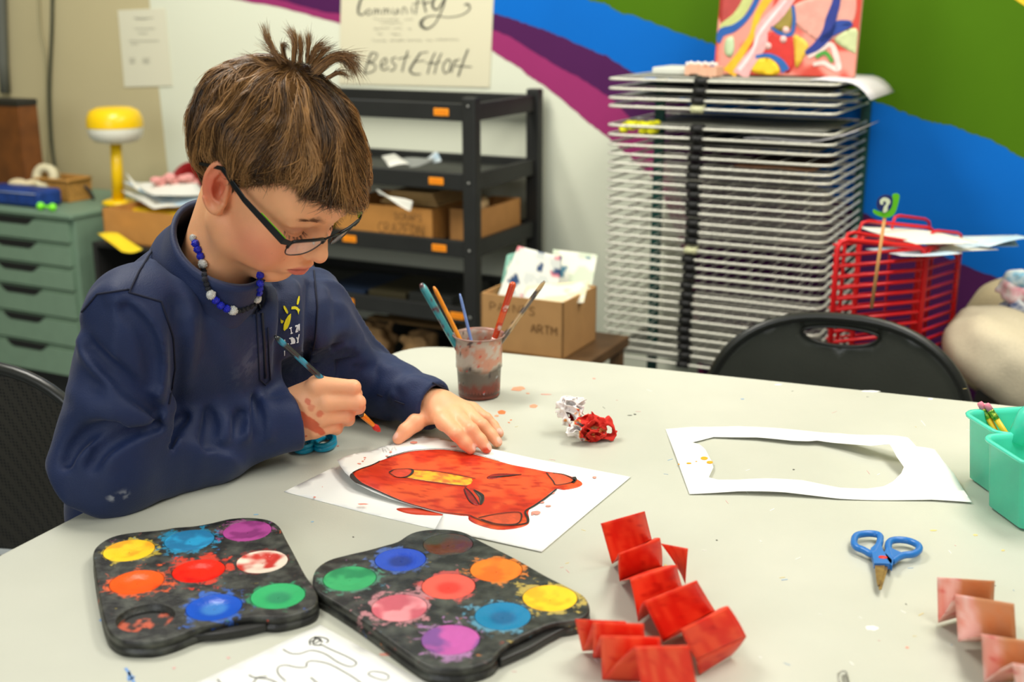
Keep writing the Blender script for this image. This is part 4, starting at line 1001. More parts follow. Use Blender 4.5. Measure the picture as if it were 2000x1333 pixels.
    S = [([(410, 272), (412, 290), (440, 318), (472, 334), (540, 364), (620, 399), (700, 430), (800, 459), (905, 484)], [.0012, .003, .0028, .0016, .0011, .001, .0008, .0007, .0005]),
         ([(410, 270), (500, 232), (560, 204)], .0007), ([(600, 186), (640, 172), (720, 150), (800, 141), (900, 138), (1000, 150), (1100, 172), (1210, 204)], [.0014, .001, .0009, .0009, .0008, .0006, .0006, .0005]),
         ([(1465, 268), (1500, 312), (1520, 334), (1600, 320), (1614, 306), (1560, 277), (1500, 270)], .0007), ([(1614, 290), (1620, 305), (1606, 322)], .002),
         ([(1520, 356), (1460, 405), (1400, 446), (1350, 478), (1365, 520), (1345, 545), (1200, 553), (1095, 520), (1050, 500)], [.0010, .0012, .0012, .001, .0014, .0012, .0007, .0007, .0007]),
         ([(1095, 512), (1200, 491), (1312, 482), (1330, 510), (1302, 545), (1200, 546), (1110, 520)], .0007), ([(905, 484), (1050, 498)], .0006),
         ([(612, 265), (640, 250), (690, 246), (735, 250), (735, 270), (700, 291), (650, 290), (612, 268)], [.001, .0006, .0006, .0012, .0016, .0012, .0007, .0007]), ([(735, 250), (880, 261), (1080, 299)], .0006), ([(688, 292), (880, 324), (1035, 341)], .0007),
         ([(1150, 292), (1240, 286), (1330, 276)], [.0004, .0013, .0005]), ([(1072, 360), (1118, 392), (1108, 440)], [.0006, .0018, .0008]), ([(1018, 358), (1044, 416), (1068, 437)], .0005), ([(1022, 345), (1060, 380), (1100, 438)], .0005)]
    def to3(A): A = np.asarray(A); return np.stack([A[:, 0], A[:, 1], TABZ + h(A) + .0016], 1)
    sk = strokes_mesh([(raised(p), w) for p, w in S], to3).build('ink_outline', mat('black_marker', (34, 30, 28), .5)); part(sk, t)
    rg = random.Random(2); sp = MB()
    for (x, y, a, b) in [(480, 212, 9, 4), (470, 240, 7, 3), (600, 180, 9, 3), (745, 106, 26, 7), (1475, 452, 18, 5), (1410, 488, 30, 11), (1388, 498, 8, 4), (1500, 380, 12, 6), (1725, 296, 12, 6), (1440, 432, 16, 5), (620, 158, 8, 4), (450, 262, 12, 4), (480, 225, 4, 3), (960, 128, 20, 3), (208, 405, 8, 4), (470, 452, 28, 5), (250, 360, 3, 2)]:
        P = [XY(o[0] + (x + a * math.cos(k * .42) * rg.uniform(.7, 1.1)) / s, o[1] + (y + b * math.sin(k * .42) * rg.uniform(.7, 1.1)) / s) for k in range(15)]
        hz = float(h(np.array([P[0]]))[0]) + .0009 + .0006; sp.prism(P[::-1], TABZ + hz, TABZ + hz + .0001)
    q = sp.build('paint_splashes', mat('pale_red_splash', (232, 150, 132), .6)); part(q, t); tag(q, kind='stuff')
    part(sheet('paint_smear', [tuple(p) for p in smooth_poly(pxs([(650, 462), (690, 455), (800, 460), (880, 478), (925, 490), (900, 497), (760, 492), (690, 480)], o=o, s=s), 3)], mat('smear_red', (214, 66, 34), .45), off=.0009, thick=.0002, sp=.01), t)
    pen = [([(575, 130), (585, 155)], .0003), ([(590, 138), (600, 155)], .0003), ([(600, 128), (620, 150), (632, 130)], .0003), ([(640, 126), (652, 146)], .0003)]
    part(strokes_mesh([(raised(p), w) for p, w in pen], to3).build('pencil_note', mat('pencil_grey', (190, 190, 188), .6)), t)
bear()
def cutout():
    o = (1280, 780); s = 2.7778
    out = [(55, 162), (200, 150), (450, 147), (700, 160), (1000, 185), (1370, 208), (1415, 258), (1515, 272), (1560, 330), (1620, 400), (1720, 560), (1500, 545), (1200, 548), (1000, 540), (700, 505), (450, 500), (185, 515)]
    inn = [(200, 235), (315, 205), (550, 207), (740, 225), (830, 228), (880, 224), (1010, 240), (1100, 247), (1170, 254), (1270, 245), (1310, 300), (1350, 350), (1335, 395), (1290, 445), (1240, 472), (1150, 485), (1000, 480), (800, 440), (620, 430), (440, 437), (340, 437), (290, 425), (315, 370), (305, 335), (270, 270), (240, 245)]
    pk = [(1415, 300, .012), (1560, 400, .010), (1280, 300, .010), (700, 190, .006), (600, 470, .006), (250, 300, .002)]
    C = [(np.array(XY(o[0] + x / s, o[1] + y / s)), a) for x, y, a in pk]
    h = lambda P: sum(a * np.exp(-(np.linalg.norm(P - c, axis=1) / .07) ** 2) for c, a in C) + .0006
    def rz(pts):
        r = []
        for x, y in pts:
            z = 0.0
            for _ in range(6): q = np.array(XY(o[0] + x / s, o[1] + y / s, TABZ + z)); z = float(h(q[None])[0])
            r.append(tuple(q))
        return r
    t = thing('cut_out_paper_frame', 'white paper with a large jagged hole cut out, lying near the teal caddy', 'paper', tuple(T(1560, 910)))
    part(sheet('sheet', rz(out), PAPER, holes=[rz(inn)], h=h, sp=.006), t)
    mb = MB()
    for x, y, a, b in [(265, 323, 20, 9), (295, 345, 18, 7), (182, 350, 14, 4), (127, 355, 5, 3), (222, 340, 6, 2)]:
        q = rz([(x + a * math.cos(k * .5), y + b * math.sin(k * .5)) for k in range(13)]); z = TABZ + float(h(np.array(q)).max()) + .0003; mb.prism(q[::-1], z, z + .0002)
    part(mb.build('orange_spots', mat('orange_paint', (244, 166, 40), .35)), t)
cutout()
def doodle():
    o = (180, 1180); s = 2.7778
    t = thing('doodle_sheet', 'white paper with curly pencil scribbles between the two paint palettes', 'paper', tuple(T(600, 1300)))
    part(sheet('sheet', [XY(625, 1222), XY(900, 1372), XY(640, 1540), XY(250, 1398)], PAPER, off=.0006, sp=.02), t)
    S = [([(1035, 252), (1080, 275), (1130, 275), (1190, 258), (1260, 275), (1330, 320), (1390, 345), (1425, 340), (1430, 320), (1380, 290), (1300, 255), (1235, 222)], .0006),
         ([(1185, 230), (1180, 205), (1210, 185), (1260, 190), (1282, 205), (1270, 218)], .0007), ([(1205, 185), (1240, 200), (1210, 220)], .0008), ([(1180, 215), (1225, 195), (1250, 215)], .0008), ([(1215, 182), (1200, 225), (1245, 230)], .0008),
         ([(1050, 425), (1010, 385), (1010, 350), (1050, 338), (1110, 350), (1160, 348), (1165, 325), (1200, 315), (1280, 330), (1360, 370), (1440, 420), (1480, 460)], .0006),
         ([(850, 390), (880, 405), (960, 415), (1010, 440)], .0007), ([(870, 440), (900, 405), (950, 400)], .0007), ([(1495, 385), (1520, 372), (1580, 380), (1610, 400), (1590, 420), (1530, 405), (1497, 388)], .0005), ([(1185, 405), (1215, 430), (1240, 460)], .0007), ([(680, 415), (700, 440)], .0006)]
    part(strokes_mesh([(pxs(p, o=o, s=s), w) for p, w in S], lambda A: np.stack([A[:, 0], A[:, 1], np.full(len(A), TABZ + .0008)], 1)).build('pencil_doodle', mat('pencil_line', (104, 104, 98), .6)), t)
doodle()
# ---- folded painted strips
def accordion(name, label, cols, lines, m=None, extra=(), wob=.0014, split=None):
    t = thing(name, label, 'folded paper', tuple(T(*lines[-1][0][:2])))
    L = [T(a[0], a[1], TABZ + z) for a, b, z in lines]; Rr = [T(b[0], b[1], TABZ + z) for a, b, z in lines]
    cA, cB, cC = [np.array(s2l(c)) for c in cols]
    def quad(l0, r0, l1, r1, seed):
        n, k = 14, 12; u = np.linspace(0, 1, n)[:, None, None]; v = np.linspace(0, 1, k)[None, :, None]
        P = (l0 * (1 - v) + r0 * v) * (1 - u) + (l1 * (1 - v) + r1 * v) * u
        nr = np.cross(r0 - l0, l1 - l0); nr /= np.linalg.norm(nr) + 1e-9
        P = P + nr * (wob * np.sin(math.pi * u) * np.sin(v * 3 + seed))
        return P
    V = []; F = []; C = []
    def addq(P, seed):
        b = len(V); n, k, _ = P.shape; Q = P.reshape(-1, 3); V.extend(Q)
        uv = np.stack(np.meshgrid(np.linspace(0, 1, n), np.linspace(0, 1, k), indexing='ij'), -1).reshape(-1, 2)
        w = fbm(np.stack([uv[:, 0] * 1.2, uv[:, 1] * 5], -1) + seed * 3.7, 2.0, 4); c = mixc(np.tile(cA, (len(Q), 1)), cB, sm(.4, .6, w)); c = mixc(c, cC, .8 * sm(.62, .74, fbm(uv + seed, 6, 3, 3.0)))
        if split: c = mixc(c, np.array(s2l(split)) * (.85 + .3 * w)[:, None], .85 * sm(.30, .42, uv[:, 1] + .25 * (w - .5)))
        C.extend(c)
        for i in range(n - 1):
            for j in range(k - 1): F.append((b + i * k + j, b + i * k + j + 1, b + (i + 1) * k + j + 1, b + (i + 1) * k + j))
    for i in range(len(L) - 1): addq(quad(L[i], Rr[i], L[i + 1], Rr[i + 1], i), i)
    for e in extra:
        q = [T(x, y, TABZ + z) for x, y, z in e]; addq(quad(q[0], q[1], q[3], q[2], 7), 7)
    me = pydata(np.array(V), F, np.array(C)); o = link('painted_strip', me, None, m); part(o, t)
    so = o.modifiers.new('paper_thickness', 'SOLIDIFY'); so.thickness = .0005; return t
RP = vmat('red_painted_paper', 0.42, spec=0.35)
# the unpainted backs stay white
def two_sided(m, back):
    nt = m.node_tree; b = nt.nodes['Principled BSDF']; a = [n for n in nt.nodes if n.type == 'ATTRIBUTE'][0]; g = nt.nodes.new('ShaderNodeNewGeometry'); mx = nt.nodes.new('ShaderNodeMix'); mx.data_type = 'RGBA'
    return m
accordion('red_folded_strip', 'long red painted paper strip folded in zigzags, reaching toward the bear painting', ((222, 42, 24), (236, 74, 42), (196, 20, 14)),
          [((1173, 1023), (1259, 999), .050), ((1195, 1102), (1273, 1056), .003), ((1208, 1083), (1289, 1052), .045), ((1210, 1136), (1293, 1108), .003), ((1230, 1132), (1322, 1105), .045), ((1246, 1215), (1333, 1150), .003),
           ((1257, 1177), (1361, 1135), .050), ((1295, 1255), (1397, 1195), .004), ((1330, 1231), (1422, 1185), .050), ((1360, 1290), (1457, 1244), .020), ((1366, 1318), (1428, 1280), .002)], RP,
          extra=[[(1291, 1062, .042), (1344, 1072, .042), (1339, 1141, .003), (1330, 1120, .010)]])
accordion('red_folded_strip', 'shorter red painted zigzag strip at the bottom edge, in front of the long one', ((230, 52, 32), (240, 86, 52), (214, 34, 22)),
          [((1123, 1210), (1222, 1214), .040), ((1137, 1272), (1236, 1266), .002), ((1158, 1216), (1258, 1220), .045), ((1158, 1285), (1262, 1290), .002), ((1173, 1243), (1290, 1246), .052), ((1176, 1328), (1300, 1335), .002),
           ((1238, 1265), (1346, 1262), .058), ((1262, 1390), (1370, 1385), .002)], RP)
accordion('pink_folded_strip', 'pink and brown painted paper strip folded in zigzags at the lower right corner', ((238, 196, 186), (228, 158, 142), (210, 90, 84)),
          [((1830, 1128), (1943, 1135), .045), ((1832, 1217), (1940, 1186), .003), ((1865, 1162), (1981, 1181), .048), ((1871, 1254), (1985, 1252), .006), ((1917, 1240), (2022, 1256), .048), ((1921, 1335), (2028, 1330), .003), ((1978, 1297), (2085, 1312), .048), ((1990, 1400), (2100, 1395), .003)],
          vmat('pink_painted_paper', 0.55, spec=.3), split=(200, 138, 84))
# ================================================================== paint palettes
def palette_mat(name, pans):
    m = mat(name, (44, 44, 42), 0.42, bump=.25, bscale=260); nt = m.node_tree; b = nt.nodes['Principled BSDF']; N = nt.nodes; Lk = nt.links
    tc = N.new('ShaderNodeTexCoord'); n1 = N.new('ShaderNodeTexNoise'); n1.inputs['Scale'].default_value = 150; n1.inputs['Detail'].default_value = 5; Lk.new(tc.outputs['Object'], n1.inputs['Vector'])
    base = N.new('ShaderNodeMix'); base.data_type = 'RGBA'; base.inputs[6].default_value = (*s2l((32, 32, 30)), 1); base.inputs[7].default_value = (*s2l((84, 86, 78)), 1)
    n0 = N.new('ShaderNodeTexNoise'); n0.inputs['Scale'].default_value = 60; n0.inputs['Detail'].default_value = 6; Lk.new(tc.outputs['Object'], n0.inputs['Vector'])
    mr = N.new('ShaderNodeMapRange'); mr.inputs[1].default_value = .42; mr.inputs[2].default_value = .75; Lk.new(n0.outputs['Fac'], mr.inputs[0]); Lk.new(mr.outputs[0], base.inputs[0]); cur = base.outputs[2]
    for (c, col, spread, thr) in pans:
        d = N.new('ShaderNodeVectorMath'); d.operation = 'DISTANCE'; d.inputs[1].default_value = tuple(c); Lk.new(tc.outputs['Object'], d.inputs[0])
        f = N.new('ShaderNodeMapRange'); f.inputs[1].default_value = .024; f.inputs[2].default_value = spread * 1.15; f.inputs[3].default_value = .11; f.inputs[4].default_value = -.10; Lk.new(d.outputs['Value'], f.inputs[0])
        off = N.new('ShaderNodeVectorMath'); off.operation = 'ADD'; off.inputs[1].default_value = (c[0] * 13, c[1] * 7, 3); Lk.new(tc.outputs['Object'], off.inputs[0])
        nn = N.new('ShaderNodeTexNoise'); nn.inputs['Scale'].default_value = 62; nn.inputs['Detail'].default_value = 9; nn.inputs['Roughness'].default_value = .70; nn.inputs['Distortion'].default_value = .4; Lk.new(off.outputs[0], nn.inputs['Vector'])
        ad = N.new('ShaderNodeMath'); ad.operation = 'ADD'; Lk.new(nn.outputs['Fac'], ad.inputs[0]); Lk.new(f.outputs[0], ad.inputs[1])
        st = N.new('ShaderNodeMapRange'); st.inputs[1].default_value = thr; st.inputs[2].default_value = thr + .05; st.inputs[4].default_value = .85; Lk.new(ad.outputs[0], st.inputs[0])
        mx = N.new('ShaderNodeMix'); mx.data_type = 'RGBA'; Lk.new(st.outputs[0], mx.inputs[0]); Lk.new(cur, mx.inputs[6]); mx.inputs[7].default_value = (*s2l(col), 1); cur = mx.outputs[2]
    Lk.new(cur, b.inputs['Base Color']); return m
def palette(label, outl, o, s, pans, handle):
    ZT = TABZ + 0.0150; t = thing('paint_palette', label, 'paint palette', tuple(T(*pans[4][:2])))
    P = [tuple(p) for p in smooth_poly([XY(o[0] + x / s, o[1] + y / s, ZT) for x, y in outl], 4)]
    if sum(P[i][0] * P[(i + 1) % len(P)][1] - P[(i + 1) % len(P)][0] * P[i][1] for i in range(len(P))) < 0: P = P[::-1]
    cen = [np.array(XY(p[0], p[1], ZT)) for p in pans]; rad = [p[2] for p in pans]
    m = palette_mat('palette_plastic_%s' % ('left' if o[0] < 300 else 'right'), [((c[0], c[1], ZT), p[4], p[5], .565) for c, p in zip(cen, pans)])
    holes = [[(c[0] + r * math.cos(a), c[1] + r * math.sin(a)) for a in np.linspace(0, 2 * math.pi, 40, endpoint=False)] for c, r in zip(cen, rad)]
    V2, F2 = tri(P, holes, .008); mb = MB(); mb.add([(x, y, ZT) for x, y in V2], [tuple(f) for f in F2.tolist()], 0)
    Pa = np.array(P); cm = Pa.mean(0); nrm = np.gradient(Pa, axis=0); nrm = np.stack([nrm[:, 1], -nrm[:, 0]], 1); nrm /= np.linalg.norm(nrm, axis=1, keepdims=True); n = len(P)
    prof = [(0, ZT), (.0012, ZT - .0006), (.0018, ZT - .002), (.0018, ZT - .0065), (.0002, ZT - .0075), (.0002, ZT - .0085), (.0022, ZT - .0095), (.0026, ZT - .0145), (.0018, TABZ + .0003)]
    for (a, za), (b, zb) in zip(prof[:-1], prof[1:]):
        A = Pa + nrm * a; B = Pa + nrm * b; mb.add([(*p, za) for p in A] + [(*p, zb) for p in B], [(n + i, n + (i + 1) % n, (i + 1) % n, i) for i in range(n)], 0, True)
    A = Pa + nrm * .0018; mb.add([(*p, TABZ + .0003) for p in A], [tuple(range(n))[::-1]], 0)
    for c, r, p in zip(cen, rad, pans):
        dep = .0042 if p[3] is not None else .0085; prof2 = [(r, 0), (r * .985, -.0006), (r * .975, -dep), (0.0001, -dep)]; mb.lathe(prof2, 40, (c[0], c[1], ZT), 0)
    tr = mb.build('tray', m, None, fix=True); part(tr, t)
    hx = [XY(o[0] + x / s, o[1] + y / s, TABZ + .006) for x, y in handle]; hp = smooth_poly(hx, 4, False)
    part(MB().ribbon([(*p, TABZ + .0052) for p in hp], (0, 0, .0036), .010, [(*(np.array([0.35, -1.0])), 0)] * len(hp)).build('finger_tab', mat('palette_black', (40, 40, 38), .42, noise=.4, nscale=90, bump=.3), None, .0015), t)
    g = np.random.default_rng(int(o[0]))
    for c, r, p in zip(cen, rad, pans):
        if p[3] is None: col1, col2, z0 = (34, 34, 32), p[6], -.0083
        else: col1, col2, z0 = p[3], p[6], -.0016
        nr, na = 14, 44; a = np.linspace(0, 2 * math.pi, na, endpoint=False); rr = np.linspace(0.02, 1, nr); off = g.random(2) * 9
        X = np.stack([c[0] + rr[:, None] * r * .965 * np.cos(a), c[1] + rr[:, None] * r * .965 * np.sin(a)], -1); nz = fbm(X + off, 90, 4)
        dish = .0012 * rr[:, None] ** 2 - .0010 * sm(.75, .3, rr)[:, None] * (p[3] is not None) + (nz - .5) * .0006
        V = np.concatenate([X, (ZT + z0 + dish)[..., None]], -1).reshape(-1, 3); idx = np.arange(nr * na).reshape(nr, na); nx = np.roll(idx, -1, 1)
        F = np.stack([idx[:-1], nx[:-1], nx[1:], idx[1:]], -1).reshape(-1, 4).tolist() + [list(map(int, idx[0]))]
        k = sm(.5, .66, fbm(X + off, p[7], 3, 2.0)) if p[7] > 0 else sm(.62, .30, rr)[:, None] * np.ones(na) * .9
        colr = mixc(np.tile(np.array(s2l(col1)), (nr, na, 1)), np.array(s2l(col2)), k) * (.88 + .24 * nz)[..., None]
        pn = link('paint_pan', pydata(V, F, colr.reshape(-1, 3)), None, vmat('wet_paint' if p[8] else 'dry_paint', .18 if p[8] else .62, bump=.2, bscale=500, spec=.5)); pn.parent = tr; pn.matrix_parent_inverse = Matrix.Identity(4)
R1 = .0252
palette('black nine-pan paint palette at the left, with wet red and orange and one empty well', [(105, 420), (150, 350), (250, 290), (400, 258), (620, 238), (760, 215), (900, 205), (1050, 180), (1200, 145), (1350, 135), (1500, 150), (1590, 200), (1640, 290), (1700, 400), (1800, 590), (1870, 690), (1905, 780), (1880, 850), (1780, 895), (1600, 935), (1450, 930), (1250, 945), (1050, 990), (900, 1030), (750, 1090), (600, 1130), (450, 1135), (330, 1120), (240, 1060), (195, 960), (170, 850), (140, 700), (118, 560)],
        (160, 980), 4.1667,
        [(252, 1075, R1, (246, 200, 18), (190, 168, 60), .034, (232, 160, 10), 60, 0), (370, 1055, R1, (22, 112, 160), (40, 140, 180), .040, (30, 150, 200), 70, 0), (483, 1037, R1, (166, 62, 140), (150, 80, 130), .034, (130, 40, 110), 60, 0),
         (267, 1137, R1, (238, 92, 30), (226, 90, 34), .040, (226, 64, 20), 40, 1), (388, 1115, R1, (232, 44, 24), (214, 60, 34), .048, (214, 26, 16), 45, 1), (512, 1097, R1, (232, 214, 196), (120, 40, 34), .028, (196, 60, 50), 50, 1),
         (284, 1207, R1, None, (60, 60, 56), .026, (190, 84, 56), 110, 0), (418, 1186, R1, (34, 84, 190), (50, 100, 190), .036, (70, 130, 200), 0, 1), (543, 1164, R1, (34, 164, 96), (40, 130, 90), .030, (24, 128, 86), 0, 0)],
        [(770, 1105), (900, 1085), (1100, 1075), (1300, 1045), (1500, 1000)])
R2 = .0255
palette('black nine-pan paint palette in the middle with pink pan and nearly empty brown pan', [(82, 430), (100, 350), (180, 290), (300, 255), (430, 225), (540, 195), (640, 165), (720, 115), (800, 92), (900, 85), (1000, 90), (1080, 110), (1180, 165), (1400, 275), (1600, 390), (1780, 480), (1860, 530), (1890, 590), (1880, 640), (1800, 675), (1650, 700), (1500, 760), (1380, 820), (1300, 880), (1240, 945), (1120, 985), (980, 1000), (850, 985), (760, 935), (640, 850), (500, 745), (350, 640), (200, 545), (110, 490)],
        (590, 1010), 3.3898,
        [(875, 1063, R2, (62, 60, 54), (64, 72, 74), .030, (96, 34, 16), 40, 1), (969, 1113, R2, (246, 128, 24), (226, 130, 50), .036, (236, 106, 14), 50, 0), (1074, 1168, R2, (248, 200, 24), (196, 172, 84), .046, (236, 172, 12), 60, 0),
         (782, 1093, R2, (36, 76, 196), (80, 110, 180), .034, (22, 44, 130), 0, 1), (876, 1145, R2, (238, 92, 76), (206, 84, 80), .036, (232, 52, 40), 0, 0), (982, 1203, R2, (14, 124, 172), (90, 150, 176), .040, (14, 90, 140), 0, 1),
         (683, 1130, R2, (52, 164, 100), (80, 140, 116), .034, (28, 130, 80), 60, 0), (780, 1187, R2, (230, 144, 150), (196, 132, 138), .048, (196, 90, 104), 45, 0), (880, 1249, R2, (188, 84, 160), (170, 120, 170), .040, (120, 70, 140), 45, 0)],
        [(1300, 950), (1400, 905), (1500, 860), (1620, 790), (1720, 740), (1800, 705)])
# ================================================================== cup and brushes
CUP = np.array([*XY(936, 772)]); 
def cup():
    t = thing('water_cup', 'paint-stained clear plastic cup of dirty water holding five brushes', 'cup', (CUP[0], CUP[1], TABZ))
    rt, rb, H = .0350, .0295, .0900; prof = [(0.0005, .0008), (rb - .002, .0008), (rb, .0025), (rb + .0012, .030), (rb + .0020, .042), (rb + .0032, .0435), (rt - .002, H - .004), (rt - .0015, H - .002), (rt + .0022, H - .0015), (rt + .0025, H), (rt + .001, H + .0006), (rt - .002, H - .002), (rt - .0032, H - .006), (rb + .0018, .0420), (rb - .0005, .004), (0.0005, .0035)]
    mb = MB(); P = resample(prof, .003, False); mb.lathe([tuple(p) for p in P], 72, (CUP[0], CUP[1], TABZ)); V = np.array(mb.V); z = V[:, 2] - TABZ
    n = fbm(V, 70, 4); n2 = fbm(V * (1, 1, .35), 160, 3, 6.0); top = np.array(s2l((196, 180, 164))); c = np.tile(top, (len(V), 1))
    c = mixc(c, np.array(s2l((206, 128, 96))), .7 * sm(.52, .62, n) * (z > .04)); c = mixc(c, np.array(s2l((92, 82, 74))), sm(.052, .040, z + (n - .5) * .03) * .9); c = mixc(c, np.array(s2l((126, 56, 44))), sm(.030, .018, z + (n - .5) * .04) * .9)
    c = mixc(c, np.array(s2l((58, 44, 50))), .85 * sm(.70, .76, n2)); c = mixc(c, np.array(s2l((205, 44, 30))), .9 * (fbm(V, 210, 2, 9.0) > .80)); c = mixc(c, np.array(s2l((190, 200, 205))), .8 * (fbm(V, 230, 2, 19.0) > .82)); c = mixc(c, np.array(s2l((120, 60, 56))), .6 * (z > H - .003))
    m = vmat('stained_plastic', .22, spec=.5); b = m.node_tree.nodes['Principled BSDF']; b.inputs['Alpha'].default_value = .82
    part(link('cup_wall', pydata(V, mb.F, c), None, m), t)
    part(MB().lathe([(0.0003, .006), (rb + .0003, .006), (rb + .001, .036), (0.0003, .036)], 40, (CUP[0], CUP[1], TABZ)).build('dirty_water', mat('dirty_water', (96, 44, 34), .1)), t)
cup()
def brush(label, a, b, r0, r1, cols, seed, ferrule=None, tip=None, name='paint_brush', K=40, rmid=None, bulge=0.0, mt=None):
    """handle from a (free end, radius r0) to b (radius r1) with painted patches, then ferrule and bristles"""
    a = np.array(a, float); b = np.array(b, float); t = thing(name, label, 'brush', tuple((a + b) / 2)); u = np.linspace(0, 1, K)
    rr = r0 + (r1 - r0) * u + bulge * np.sin(math.pi * u); rr[0] *= .45; rr[1] *= .85
    mb = MB().tube([a + (b - a) * x for x in u], list(rr), 16); V = np.array(mb.V); g = fbm(V + seed, 120, 3); g2 = fbm(V + seed * 2, 70, 3)
    c = np.tile(np.array(s2l(cols[0])), (len(V), 1)); c = mixc(c, np.array(s2l(cols[1])), sm(.54, .60, g)); 
    if len(cols) > 2: c = mixc(c, np.array(s2l(cols[2])), sm(.60, .64, g2))
    part(link('handle', pydata(V, mb.F, c), None, mt or vmat('painted_handle', .25, coat=.3)), t)
    d = (b - a) / np.linalg.norm(b - a)
    if ferrule:
        L, col, r2 = ferrule; e = b + d * L; part(MB().tube([b - d * .001, b + d * .001, e - d * .001, e], [r1 * 1.05, r1 * 1.12, r2, r2 * .95], 16).build('ferrule', mat('ferrule_%d_%d_%d' % col, col, .3, .5), fix=False), t)
        if tip:
            Lt, colt, rm = tip; part(MB().tube([e - d * .001, e + d * Lt * .35, e + d * Lt * .75, e + d * Lt], [r2 * .9, rm, rm * .7, rm * .12], 14).build('bristles', mat('bristles_%d_%d_%d' % colt, colt, .35, bump=.6, bscale=600), fix=False), t)
    return t
cy_ = CUP[1]
def inb(px, py): return T(px, py, TABZ + .010)
brush('thick teal brush handle with red smears, leftmost in the paint cup', D(822, 554, cy_ + .012), inb(943, 766), .0055, .0042, ((64, 150, 158), (96, 60, 66), (196, 60, 50)), 1.0, None)
brush('slim orange brush handle standing in the paint cup beside the thick teal one', D(847, 560, cy_ + .000), inb(951, 768), .0030, .0031, ((226, 136, 26), (236, 150, 40)), 2.0)
brush('thin pale blue brush handle standing in the middle of the paint cup', D(898, 574, cy_ + .010), inb(944, 764), .0020, .0026, ((112, 140, 200), (126, 152, 210)), 3.0)
brush('thick transparent red-orange brush handle with a pale grip in the paint cup', D(1003, 551, cy_ + .010), D(966, 662, cy_ + .004), .0050, .0044, ((186, 56, 20), (206, 84, 34), (206, 180, 168)), 4.0, (.050, (226, 186, 176), .0056))
brush('speckled dark grey and tan brush handle leaning right out of the paint cup', D(1064, 549, cy_ + .012), inb(908, 764), .0030, .0046, ((96, 84, 72), (176, 146, 100), (60, 50, 48)), 5.0)
# the brush in his hand
ba, bb = D(537, 657, 1.272), D(708, 812, 1.362); bd = (bb - ba) / np.linalg.norm(bb - ba)
brush('black paint brush flecked turquoise with a wet red tip, held in the child\'s right hand', ba, bb, .0035, .0034, ((40, 42, 42), (50, 52, 50), (44, 140, 168)), 9.3, (.024, (232, 140, 40), .0028), (.016, (196, 26, 18), .0042))
# ================================================================== crumpled tissue
def tissue():
    c0 = T(1140, 832, TABZ + .026); c1 = T(1180, 846, TABZ + .016)
    U = (c1 - c0) / np.linalg.norm(c1 - c0)
    def f(p):
        q = p + .014 * (np.stack([vnoise(p, 60, 1.0), vnoise(p, 60, 5.0), vnoise(p, 60, 9.0)], -1) - .5) + .005 * (np.stack([vnoise(p, 170, 1.0), vnoise(p, 170, 5.0), vnoise(p, 170, 9.0)], -1) - .5)
        blob = smin(sd_ell(q, T(1120, 803, TABZ + .031), (.020, .016, .019)), sd_ell(q, T(1142, 838, TABZ + .018), (.021, .016, .019)), .006); blob = smin(blob, sd_ell(q, T(1164, 838, TABZ + .017), (.016, .012, .014)), .006)
        rq = q - T(1188, 838, TABZ + .014); ring = np.maximum(np.abs(np.sqrt(rq[..., 0] ** 2 + rq[..., 2] ** 2) - .0115) - .0016, np.abs(rq[..., 1]) - .009)
        w = .55 * (fbm(q, 62, 2, 3.0) - .5)
        def fam(n, sp, th): return (np.abs(((q @ np.array(n) + .020 * w) / sp) % 1.0 - .5) * sp - th) 
        d = np.minimum(np.minimum(fam((.62, .30, .72), .0105, .0008), fam((-.75, .5, .35), .0120, .0008)), fam((.1, .6, -.6), .018, .0008))
        d = np.maximum(d, blob + .004 * (vnoise(p, 75, 31.0) - .4)); d = np.minimum(d, ring); return np.maximum(d * .6, TABZ + .0006 - p[..., 2])
    V, F = sdf_mesh(f, c0 - (.055, .05, .035), c0 + (.075, .05, .045), .0010, slack=2.6); V = relax(V, F, 1, .4)
    n = fbm(V, 42, 4, 2.0); s_ = (V - c0) @ np.array([.8, -.1, -.6]); c = np.tile(np.array(s2l((236, 230, 226))), (len(V), 1)); k = sm(.47, .53, n + s_ * 5.5); c = mixc(c, np.array(s2l((206, 36, 22))), k); c = mixc(c, np.array(s2l((224, 150, 60))), .8 * sm(.50, .46, np.abs(n + s_ * 5.5 - .5) * 12 + .2) * (fbm(V, 60, 2, 8.) > .5))
    tag(link('crumpled_tissue', pydata(V, F, c), None, vmat('stained_tissue', .8)), 'crumpled white paper towel soaked in red paint on the open table', 'tissue')
tissue()
# ================================================================== scissors
def scissors(label, loops, piv, shanks, blade, col, zb, dot=True, grey=False):
    t = thing('scissors', label, 'scissors', tuple(T(*piv))); pl = mat('scissor_plastic_%d_%d' % (col[1], col[2]), col, .3, spec=.5)
    for lp, sh in zip(loops, shanks):
        mb = MB(); P = smooth_poly([XY(x, y) for x, y in lp], 4); mb.tube([(*p, zb) for p in P], .0036, 10, closed=True)
        if grey: mb.tube([(*p, zb + .005) for p in P], .0030, 10, closed=True)
        if sh: mb.prism([XY(x, y) for x, y in sh][::-1], zb - .0030, zb + .0032)
        part(mb.build('handle', pl, None, .0008, 2, fix=True), t)
    if blade:
        for k, b in enumerate(blade): part(MB().prism([XY(x, y) for x, y in b][::-1], zb - .0012 + k * .0014, zb + k * .0014).build('blade', mat('worn_steel', (166, 138, 84), .35, .6, col2=(120, 92, 60), nscale=120)), t)
    if dot: part(MB().sphere((*XY(*piv), zb + .0033), (.0045, .0033, .0009), 16, 8).build('pivot_cap', mat('red_plastic', (226, 40, 24), .4)), t)
    return t
def cv(pts): return [(1600 + x / 4.26, 1020 + y / 4.26) for x, y in pts]
